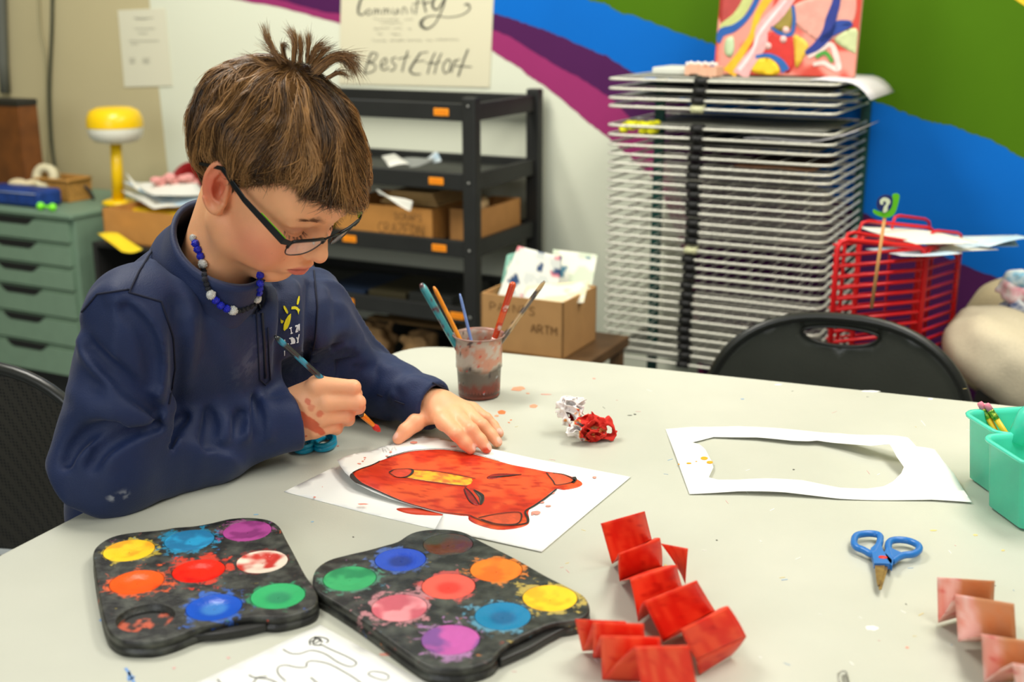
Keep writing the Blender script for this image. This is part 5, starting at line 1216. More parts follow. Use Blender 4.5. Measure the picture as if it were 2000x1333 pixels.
scissors('blue-handled child scissors with a red pivot lying open on the table at the right', [cv([(285, 235), (300, 175), (370, 155), (450, 155), (500, 175), (498, 230), (470, 290), (440, 330), (360, 290), (310, 270)]), cv([(570, 270), (585, 220), (650, 205), (740, 215), (815, 250), (825, 290), (780, 325), (700, 335), (640, 360), (600, 380)])],
         cv([(522, 378)])[0], [cv([(420, 300), (500, 230), (525, 320), (600, 400), (595, 430), (450, 425), (440, 380)]), cv([(560, 280), (620, 310), (680, 335), (610, 390), (600, 450), (560, 400), (535, 330)])],
         [cv([(478, 425), (565, 430), (560, 470), (530, 560), (515, 615), (492, 620), (485, 560), (470, 470)]), cv([(455, 430), (540, 430), (530, 500), (500, 590), (480, 600), (470, 560)])], (40, 112, 186), TABZ + .0075)
scissors('teal-handled scissors peeking out from under the navy sleeve', [[(580, 872), (590, 866), (604, 868), (611, 874), (608, 884), (594, 889), (580, 886)], [(614, 874), (622, 866), (640, 860), (652, 866), (652, 876), (638, 884), (620, 884)]],
         (612, 858), [None, None], None, (20, 150, 186), TABZ + .0045, dot=False, grey=True)
# paper clip
def clip():
    t = thing('paper_clip', 'small silver paper clip at the bottom edge of the table', 'paper clip', tuple(T(1648, 1325)))
    P = [(1640, 1345), (1637, 1318), (1644, 1312), (1653, 1315), (1660, 1345), (1664, 1358), (1655, 1360), (1648, 1335), (1645, 1322), (1650, 1321), (1656, 1345)]
    part(MB().tube([(*XY(*p), TABZ + .0009) for p in P], .0005, 6).build('wire', mat('clip_wire', (170, 168, 158), .3, .8), fix=False), t)
clip()
# ================================================================== teal caddy with pencils
def caddy():
    O = T(1871, 932)[:2]; N1 = T(1990, 1018)[:2]; dn = (N1 - O) / np.linalg.norm(N1 - O); df = np.array([-dn[1], dn[0]])
    if df[0] < 0: df = -df
    t = thing('supply_caddy', 'translucent teal plastic caddy with divided bins at the right edge', 'caddy', (*(O + dn * .05 + df * .07), TABZ))
    m = mat('teal_plastic', (82, 216, 184), .22, spec=.5, sss=.25, noise=.08, nscale=25); H = .082
    def rr(a0, a1, b0, b1, r, k=5):
        P = []
        for (ca, cb, s0) in ((a1 - r, b1 - r, 0), (a0 + r, b1 - r, 1), (a0 + r, b0 + r, 2), (a1 - r, b0 + r, 3)):
            for i in range(k + 1):
                an = math.pi / 2 * (s0 + i / k); q = O + dn * (ca + r * math.cos(an)) + df * (cb + r * math.sin(an)); P.append(q)
        return P
    def bin_(a0, a1, b0, b1, H=H, fl=.004):
        mb = MB(); tp = .007; lv = [(tp, 0.0006, .014), (tp, fl * 0, .014)]
        outer = [(tp + .004, .0008), (tp, .004), (0, H - .005), (-.004, H - .004), (-.005, H - .0015), (-.0035, H), (.0008, H - .0008), (.0022, H - .006), (tp + .002, .006), (tp + .006, .003)]
        rings = [[(*p, TABZ + z) for p in rr(a0 + i, a1 - i, b0 + i, b1 - i, max(.014 - i, .008))] for i, z in outer]; n = len(rings[0]); V = sum(rings, [])
        F = [(k * n + i, k * n + (i + 1) % n, (k + 1) * n + (i + 1) % n, (k + 1) * n + i) for k in range(len(rings) - 1) for i in range(n)]
        F += [tuple(range(n))[::-1], tuple((len(rings) - 1) * n + i for i in range(n))]; mb.add(V, F, 0, True); o = mb.build('bin', m, None); part(o, t); return o
    bin_(0, .072, 0, .15); bin_(.078, .16, -.022, .15); 
    # handle hump between the bins
    mb = MB(); c = O + dn * .075 + df * .075
    mb.tube([(*(c - df * .055), TABZ + .070), (*(c - df * .045), TABZ + .100), (*(c - df * .02), TABZ + .118), (*(c + df * .02), TABZ + .118), (*(c + df * .045), TABZ + .100), (*(c + df * .055), TABZ + .070)], .012, 14); part(mb.build('carry_handle', m, None, fix=False), t)
    sc = MB(); 
    for x, y in ((1908, 948), (1903, 943), (1868, 912)): p = T(x, y, TABZ + .02); sc.sphere(p - np.array([0, .004, 0]), (.003, .001, .004), 8, 5)
    # two pencils
    for lb, (x0, y0), (x1, y1), dY in (('yellow pencil with pink eraser in the teal caddy, the left of two', (1913, 786), (1944, 842), .010), ('yellow pencil with pink eraser in the teal caddy, the right of two', (1926, 789), (1957, 836), .000)):
        Y0 = 1.292 + dY * .5; a = D(x0, y0, Y0); b_ = D(x1, y1, Y0 - .014); d = (b_ - a) / np.linalg.norm(b_ - a); L = min(.072, (a[2] - TABZ - .008) / -d[2]); e = a + d * L
        p = thing('pencil', lb, 'pencil', tuple(e), 0, 'pencils in the teal caddy')
        part(MB().tube([a, a + d * .002, a + d * .009], [.0026, .0036, .0036], 14).build('eraser', mat('pink_eraser', (226, 130, 150), .7), fix=False), p)
        part(MB().tube([a + d * .009, a + d * .011, a + d * .0115, a + d * .0145, a + d * .015, a + d * .021], [.0038, .0038, .0035, .0035, .0038, .0038], 14).build('ferrule', mat('green_ferrule', (50, 120, 50), .35, .4, col2=(180, 190, 60), nscale=400), fix=False), p)
        part(MB().tube([a + d * .021, e - d * .014], .0036, 6).build('barrel', mat('pencil_yellow', (242, 190, 44), .35), fix=False), p); part(MB().tube([e - d * .014, e], [.0036, .0006], 6).build('point', mat('pencil_wood', (214, 176, 128), .6), fix=False), p)
caddy()
# ================================================================== the room
def wpt(a, off, z): p = WP + WD * a + WN * off; return np.array([p[0], p[1], z])
def struct(name, o): o.name = name; o['kind'] = 'structure'; return o
def build_room():
    base = mat('wall_white_paint', (222, 225, 203), .75, bump=.15, bscale=40, noise=.05, nscale=1.2)
    bei = mat('wall_beige_paint', (198, 186, 144), .75, bump=.15, bscale=40, noise=.07, nscale=2)
    mag = mat('mural_magenta', (152, 48, 104), .75, spec=.2, noise=.10, nscale=3); pur = mat('mural_purple', (78, 28, 80), .75, spec=.2, noise=.12, nscale=3)
    blu = mat('mural_blue', (0, 104, 196), .75, spec=.2, noise=.10, nscale=2.5); grn = mat('mural_green', (72, 112, 0), .75, spec=.2, noise=.12, nscale=2.5); yel = mat('mural_yellow', (240, 196, 30), .6)
    mb = MB(); A0, A1 = -1.6, 4.2
    def slab(poly, mi, k):
        P = [W(x, y) for x, y in poly]; q = [np.array([(p - WP) @ WD, p[2]]) for p in P]; o = .0004 * k
        mb.add([wpt(a, o, z) for a, z in q], [tuple(range(len(q)))], mi)
    mb.add([wpt(A0, 0, 0), wpt(A1, 0, 0), wpt(A1, 0, 2.7), wpt(A0, 0, 2.7), wpt(A0, -.1, 0), wpt(A1, -.1, 0), wpt(A1, -.1, 2.7), wpt(A0, -.1, 2.7)], [(0, 1, 2, 3), (4, 7, 6, 5), (0, 4, 5, 1), (3, 2, 6, 7), (0, 3, 7, 4), (1, 5, 6, 2)], 0)
    def wob(pts, amp=2.0, k=10, seed=1):
        rg = random.Random(seed); out = []
        for i in range(len(pts) - 1):
            for j in range(k): t = j / k; out.append((pts[i][0] * (1 - t) + pts[i + 1][0] * t, pts[i][1] * (1 - t) + pts[i + 1][1] * t + (rg.random() - .5) * amp))
        return out + [pts[-1]]
    slab([(-700, -700), (258, -700)] + wob([(258, -400), (292, 0), (333, 380), (420, 1250)], 1.5) + [(-700, 1250)], 1, 1)
    low = [(-300, -95), (380, -14), (460, -1), (520, 9), (600, 28), (665, 47), (800, 70), (900, 85), (960, 98), (979, 111), (1015, 132), (1030, 147), (1060, 165), (1105, 201), (1150, 240), (1189, 270), (1237, 313), (1276, 349), (1294, 375), (1305, 413), (1327, 475), (1339, 505), (1350, 560), (1356, 640), (1366, 760), (1390, 1000)]
    m1 = [(-300, -110), (380, -40), (520, -8), (600, 14), (640, 25), (800, 40), (961, 58), (994, 70), (1030, 93), (1060, 111), (1099, 135), (1135, 153), (1171, 177), (1198, 195), (1250, 250), (1310, 330), (1342, 420), (1352, 500), (1362, 620), (1376, 760), (1400, 1000)]
    m2 = [(-300, -180), (400, -90), (700, -30), (850, 2), (962, 25), (991, 33), (1030, 48), (1060, 57), (1090, 69), (1150, 96), (1183, 108), (1239, 143), (1330, 195), (1450, 270), (1560, 342), (1646, 393), (1692, 419), (1780, 466), (1873, 515), (1956, 545), (2020, 566), (2200, 640), (2500, 800)]
    m3 = [(800, -80), (1080, -25), (1150, 0), (1186, 9), (1210, 24), (1237, 31), (1340, 69), (1396, 87), (1550, 142), (1670, 188), (1720, 201), (1769, 221), (1818, 239), (1851, 243), (1901, 261), (1944, 277), (1980, 299), (2010, 315), (2200, 410), (2500, 600)]
    slab([(-300, -700)] + wob(low, 2.2, 6, 2) + [(2500, 1000), (2500, -700)], 2, 2)
    slab([(-300, -700)] + wob(m1, 2.0, 6, 3) + [(2500, 1000), (2500, -700)], 3, 3)
    slab([(-300, -700)] + wob(m2, 3.0, 8, 4) + [(2500, -700)], 4, 4)
    slab([(800, -700)] + wob(m3, 4.0, 9, 5) + [(2500, -700)], 5, 5)
    slab([(1900, -60), (1983, -1), (2001, 11), (2100, 60), (2500, 200), (2500, -700), (1900, -700)], 6, 6)
    struct('wall_back', mb.build('wall_back', [base, bei, mag, pur, blu, grn, yel], fix=False))
    lw = MB(); e = WP + WD * A0; lw.add([tuple(e + WN * a + np.array([0, 0, z]) + WD * b) for z in (0, 2.7) for a, b in ((-.1, 0), (6.5, 0), (6.5, -.1), (-.1, -.1))], [(0, 3, 2, 1), (4, 5, 6, 7), (0, 1, 5, 4), (1, 2, 6, 5), (2, 3, 7, 6), (3, 0, 4, 7)]); struct('wall_left', lw.build('wall_left', [bei]))
    f = MB().box((0, 1.0, -.05), (12, 11, .1)).build('floor', mat('floor_tile', (150, 156, 158), .5, noise=.15, nscale=6)); struct('floor', f)
    bb = MB(); bb.add([wpt(A0, 0.002, 0), wpt(A1, .002, 0), wpt(A1, .002, .1), wpt(A0, .002, .1), wpt(A0, .014, 0), wpt(A1, .014, 0), wpt(A1, .014, .1), wpt(A0, .014, .1)], [(0, 1, 2, 3), (4, 7, 6, 5), (0, 4, 5, 1), (3, 2, 6, 7), (0, 3, 7, 4), (1, 5, 6, 2)]); struct('baseboard_back', bb.build('baseboard_back', mat('baseboard_grey', (90, 90, 84), .6)))
build_room()
# local frame of furniture parallel to the wall: a along the wall, b towards the wall, z up
def fr(O, a, b, z): p = np.array([O[0], O[1], 0.0]) + WD * a - WN * b; return np.array([p[0], p[1], z])
MW = Matrix((tuple(WD), tuple(-WN), (0, 0, 1))).transposed()
def fbox(mb, O, a0, a1, b0, b1, z0, z1, mi=0): return mb.box(tuple(fr(O, (a0 + a1) / 2, (b0 + b1) / 2, (z0 + z1) / 2)), (a1 - a0, b1 - b0, z1 - z0), M=MW, mi=mi)
def wall_sheet(name, label, cat, quad, m, off=.003, S=(), o=(0, 0), s=1.0, pen=None, pname='lettering', group=None):
    P = [W(x, y, off) for x, y in quad]; t = thing(name, label, cat, tuple(np.mean(P, 0)), 0, group)
    part(MB().add(P + [p - WN * .0015 for p in P], [(0, 1, 2, 3), (7, 6, 5, 4), (0, 4, 5, 1), (1, 5, 6, 2), (2, 6, 7, 3), (3, 7, 4, 0)]).build('sheet', m), t)
    if S:
        mb = MB()
        for pts, w in S:
            a, b = stroke_poly([(o[0] + x / s, o[1] + y / s) for x, y in pts], w if isinstance(w, (list, tuple)) else w); n = len(a); V = [W(x, y, off + .001) for x, y in a] + [W(x, y, off + .001) for x, y in b]
            mb.add(V, [(i, i + 1, n + i + 1, n + i) for i in range(n - 1)])
        part(mb.build(pname, pen), t)
    return t
INK = mat('grey_ink', (70, 70, 62), .7); PALE = mat('pale_print', (182, 180, 160), .8)
S = [([(222, -20), (202, 40), (200, 85), (225, 97), (248, 72)], [2, 2.4, 2, 1.2, .8]), ([(262, 60), (250, 80), (262, 98), (280, 85), (275, 62), (262, 60)], .9), ([(298, 96), (305, 60), (318, 66), (318, 92)], .9), ([(318, 72), (335, 60), (338, 92)], .9),
     ([(358, 95), (365, 58), (378, 64), (380, 92)], .9), ([(380, 70), (396, 58), (402, 92)], .9), ([(425, 55), (425, 85), (445, 90), (455, 55), (462, 88)], .9), ([(485, 92), (490, 50), (510, 56), (516, 90)], .9), ([(545, 45), (552, 88)], 1), ([(588, -20), (572, 92)], 1.2), ([(550, 28), (612, 12)], .8),
     ([(622, -20), (628, 30), (640, 80)], 1.6), ([(620, 30), (665, 10)], 1.4), ([(700, -20), (682, 20), (690, 55), (715, 60), (745, 20), (765, -20)], [2.6, 2.6, 2.2, 1.6, 1.6, 1.4]), ([(770, -20), (745, 60), (700, 150), (650, 186), (615, 172), (608, 145), (640, 112), (700, 102), (780, 112), (870, 98), (922, 62), (918, 30), (890, 30)], [1.6, 1.4, 1.2, 1.6, 3.2, 3.4, 1.4, .8, .8, .9, 1.2, 2.0, 1.6]),
     ([(150, 352), (178, 348), (196, 390), (196, 450), (168, 478), (150, 470)], 1.1), ([(286, 342), (262, 400), (238, 478)], 1.6), ([(286, 342), (322, 352), (300, 395), (262, 405), (308, 422), (300, 462), (236, 480)], 1.2), ([(345, 432), (382, 408), (378, 378), (352, 398), (345, 440), (368, 456), (396, 436)], 1.2),
     ([(446, 372), (418, 384), (422, 408), (442, 424), (428, 455), (402, 458)], 1.2), ([(522, 330), (500, 400), (484, 468)], 1.4), ([(458, 384), (532, 366)], 1), ([(604, 344), (560, 410), (536, 458), (560, 482), (606, 482)], [1.6, 2.2, 2.2, 1.6, 1]), ([(604, 344), (652, 338)], .9), ([(574, 402), (632, 394)], .9),
     ([(700, 342), (672, 400), (650, 482)], 1.3), ([(640, 412), (690, 404)], .8), ([(742, 346), (716, 400), (694, 482)], 1.3), ([(676, 420), (738, 400)], .8), ([(782, 384), (752, 428), (760, 476), (792, 456), (802, 402), (782, 384)], 1.3), ([(832, 386), (802, 474)], 1.3), ([(826, 404), (858, 384)], 1), ([(914, 320), (882, 400), (850, 498)], 1.7), ([(826, 428), (938, 436)], 1)]
rgp = random.Random(4)
F_ = []
for (x0, x1, y) in ((300, 460, 128), (500, 550, 126), (350, 480, 150), (300, 400, 185), (430, 480, 187), (520, 540, 185), (320, 360, 222), (410, 470, 222), (290, 380, 262), (410, 500, 262), (520, 610, 262), (640, 680, 262), (700, 850, 258)):
    x = x0
    while x < x1: F_.append(([(x, y + rgp.uniform(-5, 5)), (x + 5, y + rgp.uniform(-8, 8)), (x + 10, y + rgp.uniform(-5, 5))], .35)); x += 14
wall_sheet('wall_poster', 'large cream poster on the wall hand-lettered with Community and Best Effort', 'poster', [(668, -90), (968, -90), (956, 171), (662, 164)], mat('cream_poster_paper', (216, 210, 180), .8), S=S + F_, o=(640, 0), s=3.3333, pen=INK)
L_ = []
for (x0, x1, y) in ((870, 1000, 115), (880, 960, 122), (875, 1010, 185), (900, 960, 215), (840, 1035, 265), (850, 900, 285), (840, 880, 380), (842, 880, 395), (845, 880, 408), (930, 975, 380), (925, 970, 395), (930, 975, 408)): L_.append(([(x0, y), ((x0 + x1) / 2, y + 2), (x1, y)], .9))
wall_sheet('wall_notice', 'plain white printed sheet taped where beige and white wall paint meet', 'paper', [(230, 20), (322, 16), (336, 168), (243, 170)], mat('notice_paper', (220, 217, 192), .8), S=L_, o=(0, 0), s=3.333, pen=PALE, pname='printing')
# cables
def cable(label, px, r, off=.012, m=None, pts3=None):
    P = pts3 if pts3 is not None else [W(x, y, off) for x, y in smooth_poly(px, 4, False)]
    return tag(MB().tube(P, r, 8).build('cable', m or mat('cable_dark', (62, 66, 50), .6), fix=False), label, 'cable')
cable('dark green cable hanging down the beige wall', [(103, -60), (102, 0), (101, 60), (97, 150), (97, 210), (101, 280), (108, 330), (118, 380)], .0055)
cable('thin beige cable on the beige wall left of the dark one', [(74, -60), (75, 0), (78, 60), (88, 110), (90, 200), (93, 260), (94, 340)], .004, m=mat('cable_beige', (160, 152, 116), .7))
tag(MB().tube([W(2, -80, .02), W(2, 0, .02), W(6, 120, .02), W(10, 182, .02)], .018, 8).build('trim_1', mat('grey_trim', (96, 98, 88), .6), fix=False), kind='structure')
# ------------------------------------------------------------------ green drawer cabinet
def cabinet():
    Y = 3.25; C = D(138, 420, Y); ZT = C[2]; O = (C[0], C[1]); zb = D(163, 742, Y)[2]; w = .46; dp = .40
    t = thing('drawer_cabinet', 'sage green metal cabinet of six shallow drawers at the left', 'cabinet', tuple(fr(O, -w / 2, dp / 2, 0)))
    g = mat('sage_green_metal', (116, 142, 118), .5, noise=.06, nscale=30); dk = mat('cabinet_shadow_gap', (58, 84, 70), .6); bk = mat('black_slot', (12, 14, 12), .7)
    mb = MB(); fbox(mb, O, -w, 0, .012, dp, zb, ZT - .014); part(mb.build('body', g, None, .002), t); mb = MB(); fbox(mb, O, -w - .004, .004, -.004, dp, ZT - .014, ZT); part(mb.build('top', g, None, .003), t)
    mb = MB(); fbox(mb, O, -w + .02, -.02, .03, dp - .02, 0.0, zb); part(mb.build('plinth', mat('black_plinth', (20, 22, 22), .7)), t)
    ys = [433, 479, 526, 573, 628, 684, 744]; zs = [ZT - .016] + [float(D(150, y, Y)[2]) for y in ys[1:]]
    for i in range(6):
        z1, z0 = zs[i] - .002, zs[i + 1] + .003; mb = MB(); fbox(mb, O, -w + .006, -.018, .0, .014, z0, z1 - .010); fbox(mb, O, -w + .006, -.018, .006, .014, z1 - .010, z1, 0); d = mb.build('drawer', g, None, .001); part(d, t)
        mb = MB(); c = -.235; pts = [(c - .085, z1 - .004), (c + .085, z1 - .004), (c + .070, z1 - .018), (c + .055, z1 - .024), (c - .055, z1 - .024), (c - .070, z1 - .018)]
        P = [fr(O, a, -.0008, z) for a, z in pts]; Q = [fr(O, a, .004, z) for a, z in pts]; n = len(P); mb.add(P + Q, [tuple(range(n)), tuple(range(n, 2 * n))[::-1]] + [(k, (k + 1) % n, n + (k + 1) % n, n + k) for k in range(n)]); h = mb.build('handle_slot', bk); part(h, t); h.parent = d; h.matrix_parent_inverse = Matrix.Identity(4)
    return O, ZT, w, dp
KO, KZ, KW, KD = cabinet()
def basket():
    c = fr(KO, -.24, .24, KZ); t = thing('basket', 'tan woven basket on the green cabinet holding a tape roll', 'basket', tuple(c)); m = mat('wicker', (196, 142, 66), .7, noise=.5, nscale=160, bump=.8, bscale=140)
    a0, a1, b0, b1, h = -.52, -.165, .15, .24, .064; mb = MB()
    for (x0, x1, y0, y1) in ((a0, a1, b0, b0 + .008), (a0, a1, b1 - .008, b1), (a0, a0 + .008, b0, b1), (a1 - .008, a1, b0, b1)): fbox(mb, KO, x0, x1, y0, y1, KZ + .001, KZ + h)
    fbox(mb, KO, a0, a1, b0, b1, KZ + .0005, KZ + .008); part(mb.build('body', m, None, .002), t)
    R_ = [fr(KO, a, b, KZ + h) for a, b in ((a0, b0), (a1, b0), (a1, b1), (a0, b1))]; P = []
    for i in range(4):
        for k in range(12): P.append(R_[i] + (R_[(i + 1) % 4] - R_[i]) * k / 12 + np.array([0, 0, .0015 * math.sin(k * 3.1)]))
    part(MB().tube(P, .0055, 8, closed=True).build('rim', m, None, fix=False), t)
basket()
tr = D(90, 347, KO[1] + .27); mb = MB(); 
def ring_lathe(c, r1, r0, w, axis):
    mb = MB(); mb.lathe([(r0, -w / 2), (r1, -w / 2), (r1, w / 2), (r0, w / 2), (r0, -w / 2)], 36); q = Vector(axis).to_track_quat('Z', 'Y').to_matrix(); mb.V = [tuple(q @ Vector(v) + Vector(c)) for v in mb.V]; return mb
tag(ring_lathe(tr, .040, .018, .028, (-.25, -.9, .25)).build('tape_roll', mat('cream_tape', (222, 212, 172), .6)), 'cream roll of masking tape sticking out of the tan basket', 'tape')
tag(MB().sphere(D(45, 358, KO[1] + .27), (.045, .03, .016), 14, 8).build('cloth_scrap', mat('cream_cloth', (216, 200, 160), .8, bump=.6, bscale=60)), 'crumpled cream scrap in the tan basket left of the tape roll', 'cloth')
def bluebox():
    a0, a1, b0, b1 = -.40, -.155, .03, .12; t = thing('pencil_pouch', 'dark blue pouch on the green cabinet in front of the basket', 'pouch', tuple(fr(KO, -.22, .075, KZ)))
    mb = MB(); fbox(mb, KO, a0, a1, b0, b1, KZ + .001, KZ + .050); part(mb.build('body', mat('blue_pouch', (20, 62, 140), .5, noise=.4, nscale=40, bump=.5, bscale=50), None, .012, 4), t); part(MB().tube([fr(KO, a0 + .01, b0 - .001, KZ + .040), fr(KO, a1 - .01, b0 - .001, KZ + .042)], .0016, 6).build('zipper', mat('pouch_zip', (150, 160, 180), .4), fix=False), t)
bluebox()
gs = MB()
gs.sphere(fr(KO, -.135, .018, KZ + .012), .0115, 12, 8); gs.sphere(fr(KO, -.088, .018, KZ + .012), .0115, 12, 8); gs.tube([fr(KO, -.135, .018, KZ + .012), fr(KO, -.088, .018, KZ + .012)], .004, 8)
tag(gs.build('toy_dumbbell', mat('neon_green', (130, 236, 40), .3)), 'small neon green two-lobed plastic toy at the cabinet edge', 'toy')
def brownbox():
    a = W(-60, 190, .16); p = fr(KO, 0, 0, 0); t = thing('wooden_speaker', 'brown wooden box with black top at the far left edge', 'speaker', tuple(D(10, 345, 3.55)))
    Y = 3.50; c = D(34, 196, Y); z0 = KZ + .001; z1 = float(c[2]); O = (c[0], c[1]); mb = MB(); fbox(mb, O, -.26, 0, 0, .07, z0, z1 - .018); b = mb.build('body', mat('brown_wood', (116, 66, 22), .45, noise=.35, nscale=22), None, .003); part(b, t)
    mb = MB(); fbox(mb, O, -.264, .002, -.003, .07, z1 - .018, z1); part(mb.build('top', mat('black_top', (34, 32, 24), .5), None, .002), t)
brownbox()
cable('black cord looping over the back of the green cabinet', None, .005, pts3=[D(x, y, 3.52) for x, y in smooth_poly([(128, 372), (145, 364), (160, 362), (174, 372), (184, 392)], 4, False)], m=mat('cord_black', (30, 30, 26), .5))
# ------------------------------------------------------------------ lamp on a low side unit behind the boy
SY = 3.22; SO = D(205, 470, SY); SZ = float(SO[2])
def side_unit():
    t = thing('side_unit', 'low dark unit behind the child carrying boxes and papers', 'shelf', (SO[0] + .2, SO[1], 0)); O = (SO[0] - .03, SO[1] - .02); m = mat('dark_laminate', (34, 34, 32), .6)
    for z in (.10, .34, SZ - .012): mb = MB(); fbox(mb, O, 0, .34, 0, .34, z, z + .012); part(mb.build('shelf_board', m, None, .001), t)
    for a in (0, .325): mb = MB(); fbox(mb, O, a, a + .015, 0, .34, 0, SZ - .012); part(mb.build('side_panel', m, None, .001), t)
    mb = MB(); fbox(mb, O, 0, .34, .33, .34, 0, SZ - .012); part(mb.build('back_panel', m), t)
    return O
SOx = side_unit()
def carton(name, label, O, a0, a1, b0, b1, z0, z1, flap=.0, col=(190, 134, 74), group=None, marks=None):
    t = thing(name, label, 'box', tuple(fr(O, (a0 + a1) / 2, (b0 + b1) / 2, z0)), 0, group); m = mat('cardboard_%d' % col[0], col, .8, noise=.10, nscale=25); w = .004
    mb = MB(); fbox(mb, O, a0, a1, b0, b1, z0, z0 + w)
    for (x0, x1, y0, y1) in ((a0, a1, b0, b0 + w), (a0, a1, b1 - w, b1), (a0, a0 + w, b0, b1), (a1 - w, a1, b0, b1)): fbox(mb, O, x0, x1, y0, y1, z0, z1)
    part(mb.build('body', m, None), t)
    if marks:
        mk = MB()
        for pts, wd in marks:
            A, B = stroke_poly([(a0 + (a1 - a0) * x, z0 + (z1 - z0) * y) for x, y in pts], wd); n = len(A); mk.add([fr(O, a, b0 - .0006, z) for a, z in A] + [fr(O, a, b0 - .0006, z) for a, z in B], [(i, i + 1, n + i + 1, n + i) for i in range(n - 1)])
        part(mk.build('marker_writing', mat('marker_brown', (120, 84, 44), .7)), t)
    return t
def letters(word, x0, y0, w, h, lw=.0016):
    G = {'C': [[(1, .85), (.5, 1), (0, .5), (.5, 0), (1, .15)]], 'R': [[(0, 0), (0, 1), (.8, .85), (.7, .55), (0, .5)], [(.3, .5), (1, 0)]], 'A': [[(0, 0), (.5, 1), (1, 0)], [(.2, .4), (.8, .4)]], 'Z': [[(0, 1), (1, 1), (0, 0), (1, 0)]], 'E': [[(1, 1), (0, 1), (0, 0), (1, 0)], [(0, .5), (.7, .5)]],
         'D': [[(0, 0), (0, 1), (.7, .8), (1, .5), (.7, .2), (0, 0)]], 'S': [[(1, .9), (.4, 1), (.1, .7), (.9, .35), (.6, 0), (0, .1)]], 'N': [[(0, 0), (0, 1), (1, 0), (1, 1)]], 'M': [[(0, 0), (0, 1), (.5, .4), (1, 1), (1, 0)]], 'I': [[(.5, 0), (.5, 1)]], 'P': [[(0, 0), (0, 1), (.9, .8), (.7, .5), (0, .45)]], 'T': [[(0, 1), (1, 1)], [(.5, 1), (.5, 0)]]}
    out = []
    for i, ch in enumerate(word):
        for st in G.get(ch, []): out.append(([(x0 + i * w * 1.35 + u * w, y0 + v * h) for u, v in st], lw))
    return out
carton('cardboard_box', 'open cardboard box under the papers and beside the yellow lamp', SOx, .03, .33, .02, .26, SZ + .001, float(D(205, 405, SY)[2]), col=(196, 136, 66))
def lamp():
    Y = SY + .16; b0 = D(232, 398, Y); z0 = float(b0[2]); cs = D(225, 262, Y); ct = D(225, 248, Y); tp = D(226, 208, Y); bt = D(226, 280, Y); r = 53 / 2300 * Y; t = thing('table_lamp', 'yellow mushroom lamp with white lower shade against the beige wall', 'lamp', (b0[0], b0[1], z0))
    yl = mat('lamp_yellow', (240, 196, 10), .3, spec=.5); wh = mat('lamp_white', (226, 224, 206), .35); h1 = float(tp[2] - ct[2]); h2 = float(ct[2] - bt[2]); c = (ct[0], ct[1], ct[2])
    part(MB().lathe([(r, 0), (r * 1.0, h1 * .25), (r * .97, h1 * .5), (r * .86, h1 * .8), (r * .6, h1 * .96), (0.0005, h1)], 40, c).build('shade_cap', yl, None, fix=True), t)
    part(MB().lathe([(r * .985, 0), (r * .985, -h2 * .25), (r * .92, -h2 * .6), (r * .75, -h2 * .88), (r * .4, -h2), (0.0005, -h2)], 40, c).build('shade_bowl', wh), t)
    part(MB().tube([np.array(bt), b0 + np.array([0, 0, .008])], [.0155, .0175], 20).build('stem', yl, None, fix=False), t)
    part(MB().lathe([(0.0005, .014), (.03, .013), (.044, .008), (.047, 0), (0.0005, 0)], 36, (b0[0], b0[1], z0)).build('base', yl), t); return z0
LZ = lamp()
mb = MB(); fbox(mb, SOx, -.02, .29, .275, .335, LZ - .022, LZ - .001) if False else fbox(mb, SOx, .0, .32, .13, .255, LZ - .010, LZ - .001); tag(mb.build('yellow_board', mat('yellow_card', (232, 196, 26), .6), None, .001), 'bright yellow board under the yellow lamp foot', 'board')
rg = random.Random(11)
def loose(name, label, cat, pts, Y, m, dz=None, bend=.01, group=None, seed=1):
    """a loose sheet whose corners stand at pixels pts and room depths Y"""
    P = [D(x, y, yy) for (x, y), yy in zip(pts, Y)]; n = 8; V = []; F = []
    for i in range(n + 1):
        for j in range(n + 1):
            u, v = i / n, j / n; p = (P[0] * (1 - u) + P[1] * u) * (1 - v) + (P[3] * (1 - u) + P[2] * u) * v; V.append(p + np.array([0, 0, bend * math.sin(3.1 * u + seed) * math.sin(2.7 * v + seed * 2)]))
    for i in range(n):
        for j in range(n): a = i * (n + 1) + j; F.append((a, a + 1, a + n + 2, a + n + 1))
    o = link(name, pydata(V, F), None, m); s = o.modifiers.new('paper_thickness', 'SOLIDIFY'); s.thickness = .0008; return tag(o, label, cat, group)
WPm = mat('sheet_white', (226, 224, 210), .75); BPm = mat('sheet_blueish', (176, 204, 220), .7, col2=(224, 228, 226), nscale=18); PKm = mat('sheet_pink', (226, 164, 160), .75, noise=.2, nscale=40)
g1 = 'loose papers piled beside the lamp'
for i, (pts, l, m) in enumerate([([(236, 372), (330, 388), (372, 404), (300, 408)], 'white sheet lying lowest on the cardboard box beside the lamp', WPm), ([(240, 360), (345, 366), (400, 392), (330, 398)], 'white sheet second in the pile beside the lamp', BPm),
        ([(262, 352), (380, 360), (400, 378), (300, 384)], 'white sheet on top of the pile beside the lamp', WPm), ([(246, 338), (252, 344), (272, 366), (262, 364)], 'narrow curled paper strip right behind the lamp stem', WPm)]):
    loose('paper_sheet', l, 'paper', pts, (3.36 - i * .01, 3.36 - i * .01, 3.22, 3.22), m, group=g1, seed=i)
mb = MB(); fbox(mb, SOx, .18, .335, .27, .335, SZ + .001, float(D(330, 372, 3.35)[2])); tag(mb.build('paper_tray', mat('tray_cream', (206, 206, 180), .6), None, .003), 'cream tray of papers close behind the child\'s head', 'tray')
rd = D(368, 352, 3.40)
